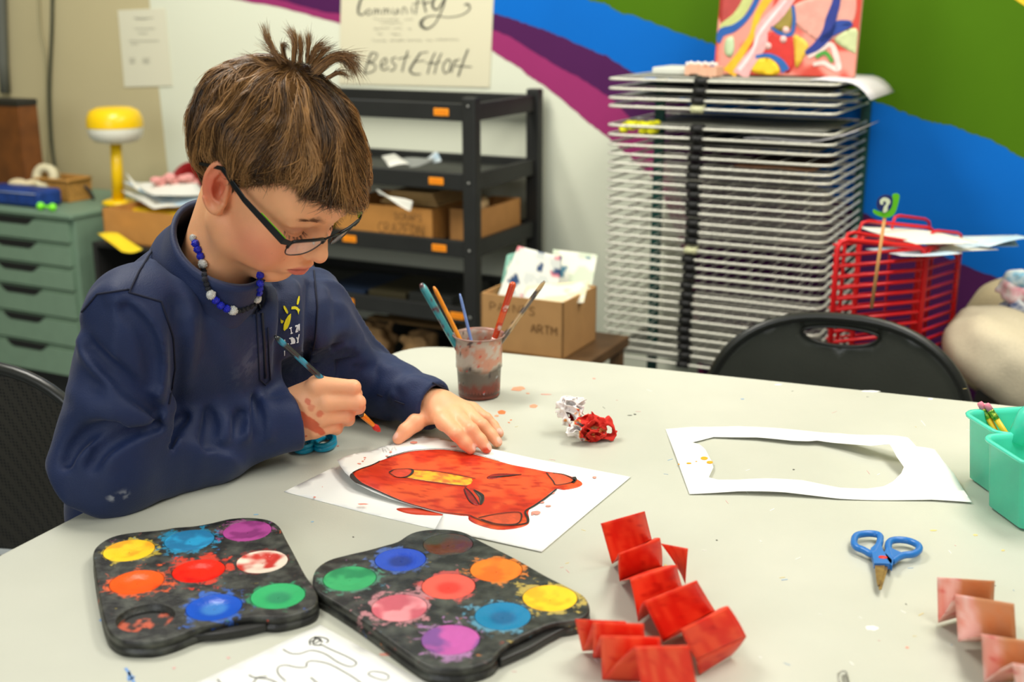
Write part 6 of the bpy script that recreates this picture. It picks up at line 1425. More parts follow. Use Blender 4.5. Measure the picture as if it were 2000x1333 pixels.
mb = MB(); mb.lathe([(0.0004, -.055), (.03, -.050), (.052, -.025), (.058, .0), (.055, 0), (.048, -.022), (.0004, -.05)], 30); tq = Vector((-.3, -1, .6)).to_track_quat('Z', 'Y').to_matrix(); mb.V = [tuple(tq @ Vector(v) + Vector(rd)) for v in mb.V]
tag(mb.build('bowl', mat('dark_red_bowl', (150, 28, 30), .4)), 'dark red bowl leaning behind the child\'s neck', 'bowl')
pk = MB(); 
for i in range(9): pk.sphere(D(305 + i * 9, 352 + 5 * math.sin(i * 1.7), 3.30 + .01 * (i % 3)), (.018, .014, .010 + .004 * (i % 2)), 10, 6)
tag(pk.build('pink_cloth', mat('pink_fabric', (226, 156, 148), .8, bump=.5, bscale=70)), 'crumpled pink cloth beside the red bowl', 'cloth')
loose('yellow_paper', 'yellow paper sticking out below the cardboard box by the lamp', 'paper', [(190, 456), (230, 455), (278, 486), (238, 492)], (3.16, 3.16, 3.05, 3.05), mat('yellow_paper', (232, 200, 30), .7), seed=3)
mb = MB(); fbox(mb, SOx, .05, .12, .04, .14, .352, .43); tag(mb.build('red_jar', mat('red_jar', (190, 40, 30), .4), None, .01), 'small red jar inside the dark side unit', 'jar')
# ------------------------------------------------------------------ black shelf unit
def shelf_unit():
    Y = 2.76; C = D(920, 190, Y); O = (C[0], C[1]); zt = float(C[2]); w = .795; dp = .335
    t = thing('shelf_unit', 'black slatted shelf unit with orange label stickers against the white wall', 'shelf', tuple(fr(O, -w / 2, dp / 2, 0))); bk = mat('black_shelf_paint', (30, 31, 28), .55, noise=.25, nscale=14); lab = mat('orange_sticker', (250, 150, 16), .5, noise=.12, nscale=200)
    for a in (-w, 0):
        for b in (0, dp): mb = MB(); fbox(mb, O, a - .018, a + .018, b - .015, b + .015, 0, zt); part(mb.build('post', bk, None, .004), t)
    zs = [float(D(860, y, Y + .03)[2]) for y in (201, 337, 468, 597)] + [.36, .14]; hh = .040
    for k, z in enumerate(zs):
        mb = MB()
        fbox(mb, O, -w + .018, -.018, -.010, .006, z - hh, z); fbox(mb, O, -w + .018, -.018, dp - .006, dp + .010, z - hh, z)
        for a in (-w, 0): fbox(mb, O, a - .008, a + .008, .015, dp - .015, z - hh, z)
        r = mb.build('rail_frame', bk, None, .002); part(r, t)
        if k: mb = MB(); fbox(mb, O, -w + .01, -.01, .004, dp - .004, z - .030, z - .020); part(mb.build('shelf_board', mat('black_board', (44, 46, 40), .45, noise=.2, nscale=9), None, .001), t)
    for (x, y, k) in ((862, 218, 0), (852, 353, 1), (858, 488, 2), (683, 470, 2), (679, 596, 3), (893, 617, 3)):
        z = zs[k] - hh * .52; q = plane_hit(x, y, fr(O, 0, -.010, 0), WN); a = float((q - fr(O, 0, 0, 0)) @ WD); mb = MB(); fbox(mb, O, a - .020, a + .020, -.0118, -.0098, z - .0085, z + .0085); s_ = mb.build('label_sticker', lab, None, .002); part(s_, t)
        mk = MB()
        for i in range(6): fbox(mk, O, a - .014 + i * .005, a - .0115 + i * .005, -.0122, -.0117, z - .003, z + .003)
        q = mk.build('label_print', mat('sticker_print', (214, 112, 6), .6)); part(q, t); q.parent = s_; q.matrix_parent_inverse = Matrix.Identity(4)
    for z in (zt - .02, zs[1] - .02, zs[2] - .02, zs[3] - .02):
        part(MB().sphere(fr(O, .0, -.0155, z), (.0035, .0035, .0035), 8, 6).build('screw', mat('screw_steel', (150, 150, 144), .3, .7)), t)
    return O, zs, w, dp
HO_, HZ, HW, HD = shelf_unit()
def at_shelf(px, py, b):        # a-coordinate and z on the shelf unit's plane at depth b
    q = plane_hit(px, py, fr(HO_, 0, b, 0), WN); return float((q - fr(HO_, 0, 0, 0)) @ WD), float(q[2])
a0, _ = at_shelf(664, 440, .05); a1, _ = at_shelf(854, 440, .05); z3 = HZ[2] - .020
mk = letters('CRAZEDN', .45, .18, .050, .30, .0012) + letters('SCRAPS', .62, .62, .035, .2, .0011)
carton('cardboard_box', 'cardboard box with brown marker writing on the black shelf, left of its post', HO_, a0, a1 + .0, .03, .26, z3 + .001, z3 + .001 + .082, col=(196, 146, 86), marks=mk)
b0_, _ = at_shelf(952, 440, .10); b1_, _ = at_shelf(1036, 440, .10)
carton('cardboard_box', 'plain cardboard box at the right end of the black shelf, right of its post', HO_, b0_ - .09, -.022, .07, .30, z3 + .001, z3 + .082, col=(186, 132, 72))
mb = MB(); fbox(mb, HO_, a0 - .10, a0 - .012, .03, .12, z3 + .001, z3 + .075); tag(mb.build('yellow_box', mat('yellow_box', (226, 206, 40), .6), None, .002), 'yellow box on the black shelf behind the glasses', 'box')
g2 = 'flat kraft pieces on the shelf box'
for i in range(4): mb = MB(); fbox(mb, HO_, a0 + .12 + .01 * i, a1 - .004 - .004 * i, .06, .22, z3 + .085 + i * .0085, z3 + .085 + i * .0085 + .006); tag(mb.build('kraft_board', mat('kraft_card', (206, 166, 106), .8, noise=.15, nscale=30), None, .001), 'kraft board %s the pile on the marked cardboard box' % ['lowest in', 'second from the bottom of', 'second from the top of', 'on top of'][i], 'board', g2)
loose('white_strip', 'thin white strip slanting over the marked cardboard box', 'paper', [(735, 378), (740, 374), (806, 400), (800, 405)], (2.86, 2.86, 2.80, 2.80), WPm)
mb = ring_lathe(fr(HO_, -.052, .12, z3 + .088), .020, .010, .05, tuple(WN)); tag(mb.build('paper_roll', mat('kraft_roll', (204, 170, 122), .7)), 'small kraft paper roll above the right shelf box', 'roll')
for i, (pts, l) in enumerate([([(745, 305), (770, 300), (800, 320), (760, 326)], 'white scrap of paper at the left on the second black shelf'), ([(780, 314), (838, 306), (850, 316), (800, 322)], 'flat pale sheet lying on the second black shelf'), ([(834, 306), (852, 300), (862, 312), (846, 320)], 'folded pale blue scrap at the right on the second black shelf')]):
    loose('paper_scrap', l, 'paper', pts, (2.98, 2.98, 2.88, 2.88), [WPm, mat('sheet_grey', (150, 152, 144), .7), BPm][i], group='scraps on the second shelf', seed=i, bend=.006)
z4 = HZ[3] - .020
for i, (px0, px1, col, l) in enumerate([(640, 720, (30, 46, 70), 'navy folder on the fourth black shelf'), (728, 800, (64, 58, 36), 'olive folder on the fourth black shelf'), (806, 890, (42, 44, 40), 'dark folder on the fourth black shelf near the post')]):
    c0, _ = at_shelf(px0, 570, .08); c1, _ = at_shelf(px1, 570, .08); mb = MB(); fbox(mb, HO_, c0, c1, .06, .26, z4 + .001, z4 + .012 + .006 * i); tag(mb.build('folder', mat('folder_%d' % col[0], col, .6), None, .002), l, 'folder', 'folders on the fourth shelf')
z5 = .36 - .020
def bag(label, px, py, w, h, seed):
    a, z = at_shelf(px, py, .06); c = fr(HO_, a, .10, 0); 
    def f(p):
        q = p - np.array([c[0], c[1], z]); u = np.stack([q @ WD, q @ -WN, q[..., 2]], -1); n = vnoise(p, 34, seed) * .018 + vnoise(p, 80, seed) * .007
        return np.maximum(np.abs(u[..., 0]) - w, np.maximum(np.abs(u[..., 1]) - .04, np.abs(u[..., 2]) - h)) * .8 + n - .008
    V, F = sdf_mesh(f, (c[0] - .14, c[1] - .14, z - h - .03), (c[0] + .14, c[1] + .14, z + h + .03), .005); V = relax(V, F, 1); tag(link('paper_bag', pydata(V, F), None, mat('kraft_bag', (180, 140, 92), .8, noise=.2, nscale=20)), label, 'bag', 'crumpled brown bags on the lowest visible shelf')
bag('crumpled brown paper bag on the low shelf nearest the child\'s sleeve', 722, 672, .042, .05, 3.0); bag('crumpled brown paper bag on the low shelf, right of the other', 806, 690, .040, .045, 8.0)
for i in range(3): mb = MB(); a, z = at_shelf(800 + 20 * i, 642 + i * 5, .12); fbox(mb, HO_, a - .16, a + .10, .16 + .05 * i, .20 + .05 * i, z - .003, z + .003); tag(mb.build('wood_strip', mat('raw_wood', (150, 116, 70), .7), None, .001), 'thin wood strip lying above the brown bags, %s' % ['in front', 'in the middle', 'at the back'][i], 'wood strip', 'wood strips above the bags')
# ------------------------------------------------------------------ box of papers on a bench in front of the shelf
BY = 2.38; bl = D(950, 660, BY); bz = float(D(1108, 690, BY - .03)[2]); BO = (D(939, 600, BY)[0], BY)
def bench():
    t = thing('low_bench', 'low wooden bench under the cardboard box of artwork', 'bench', tuple(fr(BO, .1, .1, 0))); m = mat('bench_wood', (104, 76, 46), .6, noise=.3, nscale=20); mb = MB(); fbox(mb, BO, -.06, .24, -.02, .24, bz - .024, bz); part(mb.build('seat', m, None, .003), t)
    for a in (-.05, .21):
        for b in (0, .20): mb = MB(); fbox(mb, BO, a, a + .024, b, b + .024, 0, bz - .024); part(mb.build('leg', m), t)
bench()
q = plane_hit(1100, 640, (BO[0], BO[1], 0), WN); bw = float((q - fr(BO, 0, 0, 0)) @ WD); bt = float(D(1100, 592, q[1])[2])
carton('cardboard_box', 'cardboard box crammed with children\'s artwork in front of the black shelf', BO, 0, bw, 0, .17, bz + .001, bt, col=(188, 142, 88), marks=letters('PAINTS', .12, .72, .07, .14, .0011) + letters('ARTM', .62, .42, .06, .14, .0014))
g3 = 'artwork sheets standing in the cardboard box'
def art(label, pts, Y, cols, seed):
    P = [D(x, y, yy) for (x, y), yy in zip(pts, Y)]; n, m_ = 26, 20; V = []; F = []; C = []
    u = np.linspace(0, 1, n + 1); v = np.linspace(0, 1, m_ + 1); U, Vv = np.meshgrid(u, v, indexing='ij'); X = (P[0] * (1 - U[..., None]) + P[1] * U[..., None]) * (1 - Vv[..., None]) + (P[3] * (1 - U[..., None]) + P[2] * U[..., None]) * Vv[..., None]
    X[..., 1] += .008 * np.sin(3 * U + seed) ; nz = fbm(np.stack([U * 3, Vv * 3], -1) + seed, 1.3, 2); c = np.tile(np.array(s2l(cols[0])), (n + 1, m_ + 1, 1))
    for k, cc in enumerate(cols[1:]): c = mixc(c, np.array(s2l(cc)), (fbm(np.stack([U * 2.2, Vv * 3.5], -1) + seed * 3 + k * 7, 1.6, 2) > .60 + .02 * k))
    idx = np.arange((n + 1) * (m_ + 1)).reshape(n + 1, m_ + 1); F = np.stack([idx[:-1, :-1], idx[1:, :-1], idx[1:, 1:], idx[:-1, 1:]], -1).reshape(-1, 4)
    o = link('artwork_sheet', pydata(X.reshape(-1, 3), F, c.reshape(-1, 3)), None, vmat('artwork_paint', .7)); s_ = o.modifiers.new('paper_thickness', 'SOLIDIFY'); s_.thickness = .0008; tag(o, label, 'paper', g3)
art('green-edged artwork sheet furthest left in the cardboard box', [(990, 500), (1012, 492), (1000, 610), (968, 606)], (2.50, 2.50, 2.42, 2.42), [(120, 170, 150), (214, 214, 196)], 1.0)
art('white artwork sheet with a pink triangle and dark blue patches in the box', [(1012, 482), (1098, 500), (1086, 612), (962, 604)], (2.46, 2.47, 2.40, 2.40), [(222, 222, 210), (216, 120, 130), (24, 60, 100), (200, 204, 196)], 2.3)
art('pale artwork sheet with a blue-green stroke leaning right out of the box', [(1080, 486), (1168, 500), (1152, 586), (1074, 606)], (2.52, 2.50, 2.42, 2.42), [(226, 226, 208), (60, 110, 130), (196, 206, 180)], 5.1)
art('cream artwork sheet lying at the front of the box', [(1030, 560), (1150, 548), (1140, 590), (1014, 608)], (2.41, 2.40, 2.36, 2.37), [(224, 214, 176), (214, 216, 206)], 7.7)
# ------------------------------------------------------------------ wire drying rack
RO = D(1186, 153, 2.613); RO = (RO[0], RO[1]); RW, RD = .492, .36
def drying_rack():
    t = thing('drying_rack', 'tall drying rack of many pale wire shelves in front of the mural', 'drying rack', tuple(fr(RO, RW / 2, RD / 2, 0)))
    wire = mat('pale_wire', (222, 220, 204), .4, .15, noise=.12, nscale=60); blk = mat('black_rubber', (22, 22, 20), .55); gp = mat('dark_green_post', (10, 74, 66), .5, noise=.3, nscale=80)
    z1, z0 = 1.083, .462; n = 32; zz = np.linspace(z1, z0, n); proto = None; rg = random.Random(8)
    for (a, b) in ((.085, RD * .30), (RW - .004, RD - .01)):
        mb = MB(); fbox(mb, RO, a - .011, a + .011, b - .006, b + .006, .04, z1 + .004); part(mb.build('post', gp, None, .001), t)
    for a in (.085, RW - .004): mb = MB(); fbox(mb, RO, a - .02, a + .02, .05, RD, .0, .045); part(mb.build('foot', gp, None, .004), t)
    P0 = fr(RO, 0, 0, 0)
    def loc(a, b, z): return fr((0, 0), a, b, z)
    def shelf_bm():
        mb = MB(); r = .022; L = []
        for (ca, cb, s0) in ((RW - r, RD - r, 0), (r, RD - r, 1), (r, r, 2), (RW - r, r, 3)):
            for i in range(5): an = math.pi / 2 * (s0 + i / 4); L.append(loc(ca + r * math.cos(an), cb + r * math.sin(an), 0))
        mb.tube(L, .0028, 8, closed=True)
        for b in (RD * .5,): mb.tube([loc(0, b, 0), loc(RW, b, 0)], .0013, 6)
        for i in range(1, 9): mb.tube([loc(RW * i / 9, .0, .0), loc(RW * i / 9, RD, .0)], .0008, 5)
        return mb
    skip = {4}; protoc = None
    for k, z in enumerate(zz):
        if k in skip: continue
        if proto is None: s = shelf_bm().build('wire_shelf', wire, None, fix=False); proto = s
        else: s = proto.copy(); COL.objects.link(s)
        s.parent = t; dz = rg.uniform(-.0015, .0015); up = [0, 0, 0][0] + (rg.uniform(0, .010) if 8 < k < 20 else 0)
        M = Matrix.Translation((P0[0], P0[1], z + dz)); tilt = math.atan2(up, RD); ax = Vector(WD)
        s.matrix_basis = M @ Matrix.Rotation(-tilt, 4, ax) if False else M; s.matrix_parent_inverse = Matrix.Translation(t.location).inverted()
        if protoc is None:
            mb = MB(); c = loc(.205, 0.0, 0); mb.tube([loc(.196, -.0005, 0), loc(.222, -.0005, 0)], .0078, 10); mb.tube([loc(.196, .012, .004), loc(.222, .012, .004)], .0060, 8); protoc = mb.build('rubber_sleeve', blk, None, fix=False); c_ = protoc
        else: c_ = protoc.copy(); COL.objects.link(c_)
        c_.parent = s; c_.matrix_parent_inverse = Matrix.Identity(4); c_.location = tuple(WD * (-.00036 * k + rg.uniform(-.003, .003)))
        if k in (3, 9, 15, 18, 24): q = c_; q.data = q.data.copy(); q.data.materials.clear(); q.data.materials.append(mat('cream_sleeve', (204, 204, 160), .5) if k in (3, 18) else blk)
    return zz
RZ = drying_rack()
def rackpt(px, py, b): q = plane_hit(px, py, fr(RO, 0, b, 0), WN); return float((q - fr(RO, 0, 0, 0)) @ WD)
def rsheet(name, label, cat, k, a0, a1, b0, b1, m, dz=.004, curl=0.0, group=None):
    z = float(RZ[k]) + dz; n = 10; V = []; F = []
    for i in range(n + 1):
        for j in range(4):
            u = i / n; a = a0 + (a1 - a0) * u; b = b0 + (b1 - b0) * j / 3; V.append(fr(RO, a, b, z + curl * max(u - .55, 0) ** 2 * 4 + .0012 * math.sin(u * 9 + k)))
    for i in range(n):
        for j in range(3): q = i * 4 + j; F.append((q, q + 1, q + 5, q + 4))
    o = link(name, pydata(V, F), None, m); s = o.modifiers.new('paper_thickness', 'SOLIDIFY'); s.thickness = .0012; s.offset = 1; return tag(o, label, cat, group)
gr = mat('rack_paper_grey', (150, 150, 138), .7, noise=.3, nscale=14); gr2 = mat('rack_paper_dark', (84, 82, 74), .7, noise=.3, nscale=14); lil = mat('rack_paper_lilac', (206, 204, 206), .7)
g4 = 'artwork sheets drying on the rack'
for k, a0, a1, b0, b1, m, c, l in ((0, .02, .48, .02, .34, gr, 0, 'grey painted sheet covering the top shelf of the drying rack'), (0, .43, .555, .03, .30, lil, -.045, 'pale lilac sheet drooping off the right end of the rack top'),
        (1, .03, .47, .02, .33, gr2, 0, 'dark sheet on the second shelf of the drying rack'), (2, .02, .30, .03, .33, gr, 0, 'grey sheet on the left of the third rack shelf'), (5, .05, .47, .02, .32, gr, 0, 'grey sheet on the fifth rack shelf above the yellow cloth'),
        (6, .30, .53, .03, .28, lil, .03, 'white sheet with a raised corner sticking out right of the rack'), (7, .12, .46, .03, .32, gr2, 0, 'dark sheet just below the yellow cloth on the rack'), (9, .28, .45, .03, .30, mat('rack_paper_brown', (112, 74, 44), .7, noise=.4, nscale=20), 0, 'brown painted sheet on the right of a middle rack shelf'),
        (31, .01, .48, .02, .33, gr, 0, 'grey sheet on the lowest visible rack shelf')):
    rsheet('drying_sheet', l, 'paper', k, a0, a1, b0, b1, m, .0034 + (.003 if l.startswith('pale') else 0), c, g4)
yc = MB(); rg = random.Random(3)
for i in range(26): yc.sphere(fr(RO, .025 + .085 * rg.random() ** .8, .006 + .03 * rg.random(), float(RZ[5]) - .003 + rg.uniform(-.010, .010)), (.010, .008, .006), 8, 5)
tag(yc.build('yellow_cloth', mat('yellow_fabric', (226, 222, 20), .8, bump=.5, bscale=90), None, fix=False), 'crumpled bright yellow cloth on the left of the drying rack', 'cloth')
pc = MB(); 
for i in range(7): pc.box(fr(RO, .155 + .010 * i, .10, 1.100 + .004 * math.sin(i)), (.011, .05, .020), rz=-R(27))
for i in range(9): pc.sphere(fr(RO, .150 + .008 * i, .09, 1.113 + .002 * (i % 2)), .0045, 6, 4, mi=1)
tag(pc.build('peach_cloth', [mat('peach_fabric', (226, 176, 146), .8), mat('white_trim', (232, 230, 222), .8)], None, fix=False), 'peach folded cloth with white frill on top of the drying rack', 'cloth')
mb = MB(); fbox(mb, RO, .065, .150, .10, .22, 1.089, 1.104); tag(mb.build('paper_stack', mat('pale_stack', (206, 208, 196), .7), None, .003), 'low stack of pale paper on the rack top left of the peach cloth', 'paper')
# ------------------------------------------------------------------ canvas leaning on the rack top
def canvas():
    b = .16; A = [plane_hit(x, y, fr(RO, 0, b, 0), WN) for x, y in ((1394, 147), (1668, 150))]; u = (A[1] - A[0]); wd = np.linalg.norm(u * (1, 1, 0)); u = WD; up = np.array([0, 0, 1.0]) * .985 - WN * .12; up /= np.linalg.norm(up); n = np.cross(u, up); n = n if n @ WN > 0 else -n
    z0 = 1.0895; o = np.array([A[0][0], A[0][1], z0]); H_ = .31; s = wd / 273.0; lean = (1408 - 1394) / 147.0
    t = thing('painted_canvas', 'small abstract canvas in red, pink, blue and yellow leaning on the drying rack', 'painting', tuple(o + u * wd / 2))
    mb = MB(); c = o + u * wd / 2 + up * H_ / 2 - n * .009; M = Matrix((tuple(u), tuple(-n), tuple(up))).transposed(); mb.box(tuple(c), (wd, .017, H_), M=M); part(mb.build('canvas', mat('canvas_edge', (214, 150, 130), .7), None, .001), t)
    def Q(x, y):        # crop pixel to canvas plane (metres right, up)
        X = 1340 + x / 3.0303; Y_ = y / 3.0303; return ((X - 1394 - lean * (147 - Y_) * .95) * s, (147 - Y_) * s * 1.03)
    red = np.array(s2l((196, 62, 44))); pink = np.array(s2l((222, 140, 124)))
    def cf(P): return mixc(np.tile(red, (len(P), 1)), pink, sm(.46, .56, fbm(P, 16, 3, 1.5)))
    pa = sheet_mesh([(0, 0), (wd, 0), (wd, H_), (0, H_)], (), .006, None, .0008, .0004, cf, (o, u, up, n)); f = link('paint_ground', pa, None, vmat('canvas_paint', .5)); part(f, t)
    def blob(pts, col, k, cl=True):
        P = [Q(x, y) for x, y in pts]; P = [tuple(p) for p in smooth_poly(P, 4)]; P = [(min(max(x, .001), wd - .001), min(max(y, .001), H_ - .001)) for x, y in P]; me = sheet_mesh(P, (), .008, None, .0010 + .0004 * k, .0003, None, (o, u, up, n)); q = link('paint_shape', me, None, mat('canvas_%d_%d_%d' % col, col, .5, noise=.15, nscale=60)); part(q, t)
    def line(pts, w, col, k):
        a, b_ = stroke_poly([Q(x, y) for x, y in pts], [v / 3.03 * s for v in w] if isinstance(w, list) else w / 3.03 * s); nn = len(a); mk = lambda A_: [o + u * x + up * y + n * (.0012 + .0004 * k) for x, y in A_]
        q = MB().add(mk(a) + mk(b_), [(i, i + 1, nn + i + 1, nn + i) for i in range(nn - 1)]).build('paint_stroke', mat('canvas_%d_%d_%d' % col, col, .5, noise=.15, nscale=60)); part(q, t)
    blob([(640, 60), (800, 0), (960, -60), (1000, 60), (960, 180), (820, 260), (700, 200), (640, 140)], (222, 156, 140), 0)
    blob([(200, -60), (360, -60), (340, 60), (250, 160), (205, 150)], (176, 60, 54), 0)
    line([(400, -60), (370, 30), (310, 120), (230, 175), (205, 190)], [30, 30, 30, 26, 16], (190, 196, 120), 1)
    line([(450, -60), (430, 20), (370, 120), (290, 185), (215, 210), (195, 270)], [16, 16, 16, 22, 26, 10], (20, 84, 160), 2)
    line([(560, -60), (480, 40), (430, 120), (400, 220), (330, 330), (260, 440)], [26, 24, 20, 18, 22, 46], (240, 178, 24), 1)
    line([(640, -20), (560, 90), (460, 190), (450, 280), (370, 380), (330, 450)], [38, 40, 40, 36, 42, 52], (228, 168, 166), 3)
    line([(600, 30), (520, 120), (440, 220), (400, 320), (320, 420)], [7, 9, 9, 9, 14], (240, 214, 214), 4)
    blob([(545, 100), (620, 60), (640, 120), (620, 195), (560, 200), (520, 170)], (150, 130, 50), 1); line([(640, 60), (648, 140), (630, 215), (560, 210), (510, 175)], [8, 10, 12, 10, 6], (30, 90, 160), 3)
    blob([(480, 210), (640, 230), (660, 330), (620, 430), (560, 400), (520, 340), (440, 330)], (204, 44, 34), 1)
    line([(885, -60), (890, 30), (860, 130), (840, 210), (780, 280), (715, 320)], [18, 22, 30, 34, 26, 12], (28, 46, 130), 4); line([(800, 250), (880, 200), (970, 160), (900, 155), (870, 190)], [16, 20, 14, 16, 10], (28, 62, 146), 4)
    blob([(650, 220), (730, 270), (700, 350), (660, 400), (650, 300)], (228, 184, 60), 2); blob([(880, 240), (1000, 180), (1010, 310), (940, 290)], (196, 204, 150), 2)
    line([(730, 340), (800, 300), (860, 270), (890, 330), (905, 400), (860, 390), (820, 370), (760, 380)], [12, 14, 14, 16, 16, 12, 12, 10], (232, 206, 196), 3); line([(775, 340), (830, 315), (870, 365)], [12, 12, 10], (70, 150, 50), 5)
    blob([(400, 360), (500, 350), (560, 400), (545, 440), (420, 435), (380, 400)], (238, 196, 24), 2); line([(420, 345), (500, 335), (570, 370), (600, 420)], [10, 12, 18, 26], (30, 96, 170), 4)
    blob([(240, 250), (285, 235), (290, 310), (265, 350), (230, 320)], (184, 204, 160), 3)
    for x, y in ((495, 283), (600, 195), (585, 245)): blob([(x + 20 * math.cos(q_), y + 20 * math.sin(q_)) for q_ in np.linspace(0, 2 * math.pi, 8, endpoint=False)], (232, 186, 178), 4)
canvas()
# ------------------------------------------------------------------ red wire organiser
def red_rack():
    t = thing('red_wire_rack', 'bright red wire rack standing between the drying rack and the cushions', 'wire rack', tuple(D(1740, 700, 2.2) * (1, 1, 0))); m = mat('red_wire', (206, 16, 22), .35, spec=.5); zb = .45
    YL, YM, YR = 2.10, 2.17, 2.26
    def U(p0, p1, Y0, Y1, r, zb_, name='wire_loop', k=5):
        A = D(*p0, Y0); B = D(*p1, Y1); d = (B - A) / np.linalg.norm(B - A); P = [np.array([A[0], A[1], zb_])] + [A + np.array([0, 0, -.018]), A + d * .006 + np.array([0, 0, -.004]), A + d * .02, B - d * .02, B - d * .006 + np.array([0, 0, -.004]), B + np.array([0, 0, -.018])] + [np.array([B[0], B[1], zb_])]
        q = MB().tube(P, r, 8).build(name, m, None, fix=False); part(q, t); return A, B
    A, B = U((1637, 468), (1808, 484), YL, YM, .0052, zb); C = D(1872, 492, YR)
    U((1652, 452), (1800, 476), YL + .05, YM + .05, .0036, zb); U((1682, 458), (1796, 474), YL + .09, YM + .09, .0036, zb); U((1680, 431), (1826, 446), YL + .16, YM + .16, .0034, zb); U((1745, 420), (1818, 430), YL + .22, YM + .22, .0030, zb); U((1812, 484), (1872, 496), YM, YR, .0044, zb); U((1818, 450), (1880, 456), YM + .08, YR + .06, .003, zb)
    za = float(A[2]) - .03
    for i in range(16):
        z = za - i * .0205
        if z < zb: break
        part(MB().tube([(A[0], A[1], z), (B[0], B[1], z), (C[0], C[1], z)], .0036, 8).build('cross_wire', m, None, fix=False), t)
        part(MB().tube([(A[0] + .02, A[1] + .10, z), (B[0] + .02, B[1] + .10, z)], .0026, 6).build('cross_wire', m, None, fix=False), t)
    bs = MB(); bs.box(((A[0] + C[0]) / 2, (A[1] + C[1]) / 2 + .06, .225), (.24, .22, .45), rz=R(18)); q = bs.build('crate', mat('dark_crate', (36, 26, 28), .7), None, .004); part(q, t); tag(q, 'dark crate under the red wires')
    return za
RRZ = red_rack()
g5 = 'papers lying across the red wire rack'
for i, (pts, Y, m, l) in enumerate([([(1676, 440), (1800, 452), (1912, 472), (1790, 478)], (2.34, 2.34, 2.16, 2.16), WPm, 'white sheet lying across the red wire rack, nearest its middle'), ([(1690, 486), (1800, 482), (1880, 494), (1760, 500)], (2.26, 2.26, 2.12, 2.12), BPm, 'pale blue sheet low between the red wires'),
        ([(1830, 455), (1976, 462), (1990, 478), (1870, 490)], (2.34, 2.34, 2.20, 2.20), BPm, 'pale blue sheet sticking out right of the red wire rack'), ([(1770, 462), (1900, 466), (1950, 488), (1830, 492)], (2.30, 2.30, 2.18, 2.18), WPm, 'white sheet lying below the pale blue one on the red rack'),
        ([(1850, 470), (1985, 458), (2012, 466), (1930, 482)], (2.28, 2.28, 2.18, 2.18), BPm, 'rightmost pale blue sheet reaching the edge of the picture')]): loose('paper_sheet', l, 'paper', pts, Y, m, group=g5, seed=i + 2, bend=.004)
def stick_sign():
    Y = 2.06; t = thing('stick_sign', 'green and blue letter shape on a thin wooden stick in the red rack', 'sign', tuple(D(1703, 600, Y)))
    part(MB().tube([D(1702, 602, Y), D(1728, 424, Y)], .0032, 8).build('stick', mat('wood_stick', (204, 150, 90), .7), None, fix=False), t)
    def pl(pts, k): return [D(1560 + x / 3.0303, 350 + y / 3.0303, Y - .004 - k * .0015) for x, y in pts]
    def pr(name, pts, k, m): P = pl(smooth_poly(pts, 3), k); n = len(P); q = MB().add(P + [p + np.array([0, .0014, 0]) for p in P], [tuple(range(n)), tuple(range(n, 2 * n))[::-1]] + [(i, (i + 1) % n, n + (i + 1) % n, n + i) for i in range(n)]).build(name, m); part(q, t)
    pr('green_shape', [(556, 92), (596, 92), (588, 150), (568, 205), (530, 228), (480, 222), (442, 200), (445, 180), (480, 192), (525, 190), (552, 150)], 0, mat('sign_green', (96, 190, 20), .5)); pr('blue_disc', [(555, 110), (548, 170), (510, 196), (470, 180), (462, 140), (480, 105), (520, 92)], 1, mat('sign_blue', (26, 40, 100), .5))
    pr('white_mark', [(485, 150), (482, 128), (505, 110), (535, 118), (542, 140), (528, 160), (524, 190), (500, 198), (505, 165), (518, 148), (512, 132), (500, 136), (500, 150)], 2, mat('sign_white', (216, 224, 190), .5))
stick_sign()
# ------------------------------------------------------------------ cushions and plush at the right
def cushion(label, c, r, M, m, seed, h=.008, name='cushion', fold=.012):
    def f(p):
        q = (p - np.asarray(c)) @ M; r_ = np.asarray(r); k = ((np.abs(q / r_) ** 3.0).sum(-1)) ** (1 / 3.0); return (k - 1) * min(r) * .8 + fold * (vnoise(p, 9, seed) - .5) + fold * .4 * (vnoise(p, 24, seed) - .5)
    rr = max(r) * 1.25; V, F = sdf_mesh(f, np.asarray(c) - rr, np.asarray(c) + rr, h, slack=2.5); V = relax(V, F, 3); return tag(link(name, pydata(V, F), None, m), label, 'cushion')
can = mat('cream_canvas', (200, 188, 160), .9, noise=.08, nscale=200, bump=.4, bscale=300); can2 = mat('beige_canvas', (176, 160, 124), .9, noise=.10, nscale=200, bump=.4, bscale=300)
MR = np.array(Matrix.Rotation(R(-24), 3, 'Z') @ Matrix.Rotation(R(28), 3, 'Y'))
cushion('beige cushion standing upright against the mural at the right', D(1995, 668, 2.40), (.14, .08, .13), np.array(Matrix.Rotation(R(-24), 3, 'Z') @ Matrix.Rotation(R(12), 3, 'Y')), can2, 2.0)
cushion('large cream floor cushion at the right behind the black chair', D(2036, 735, 2.12), (.19, .13, .075), MR, can, 6.0)
mb = MB(); cbx = D(1990, 800, 2.12); mb.box((cbx[0] + .10, cbx[1] + .04, float(cbx[2]) / 2 - .019), (.32, .30, float(cbx[2]) - .038), rz=R(-24)); tag(mb.build('storage_cube', mat('black_cube', (26, 28, 32), .7), None, .004), 'black storage cube under the cream floor cushion', 'box')
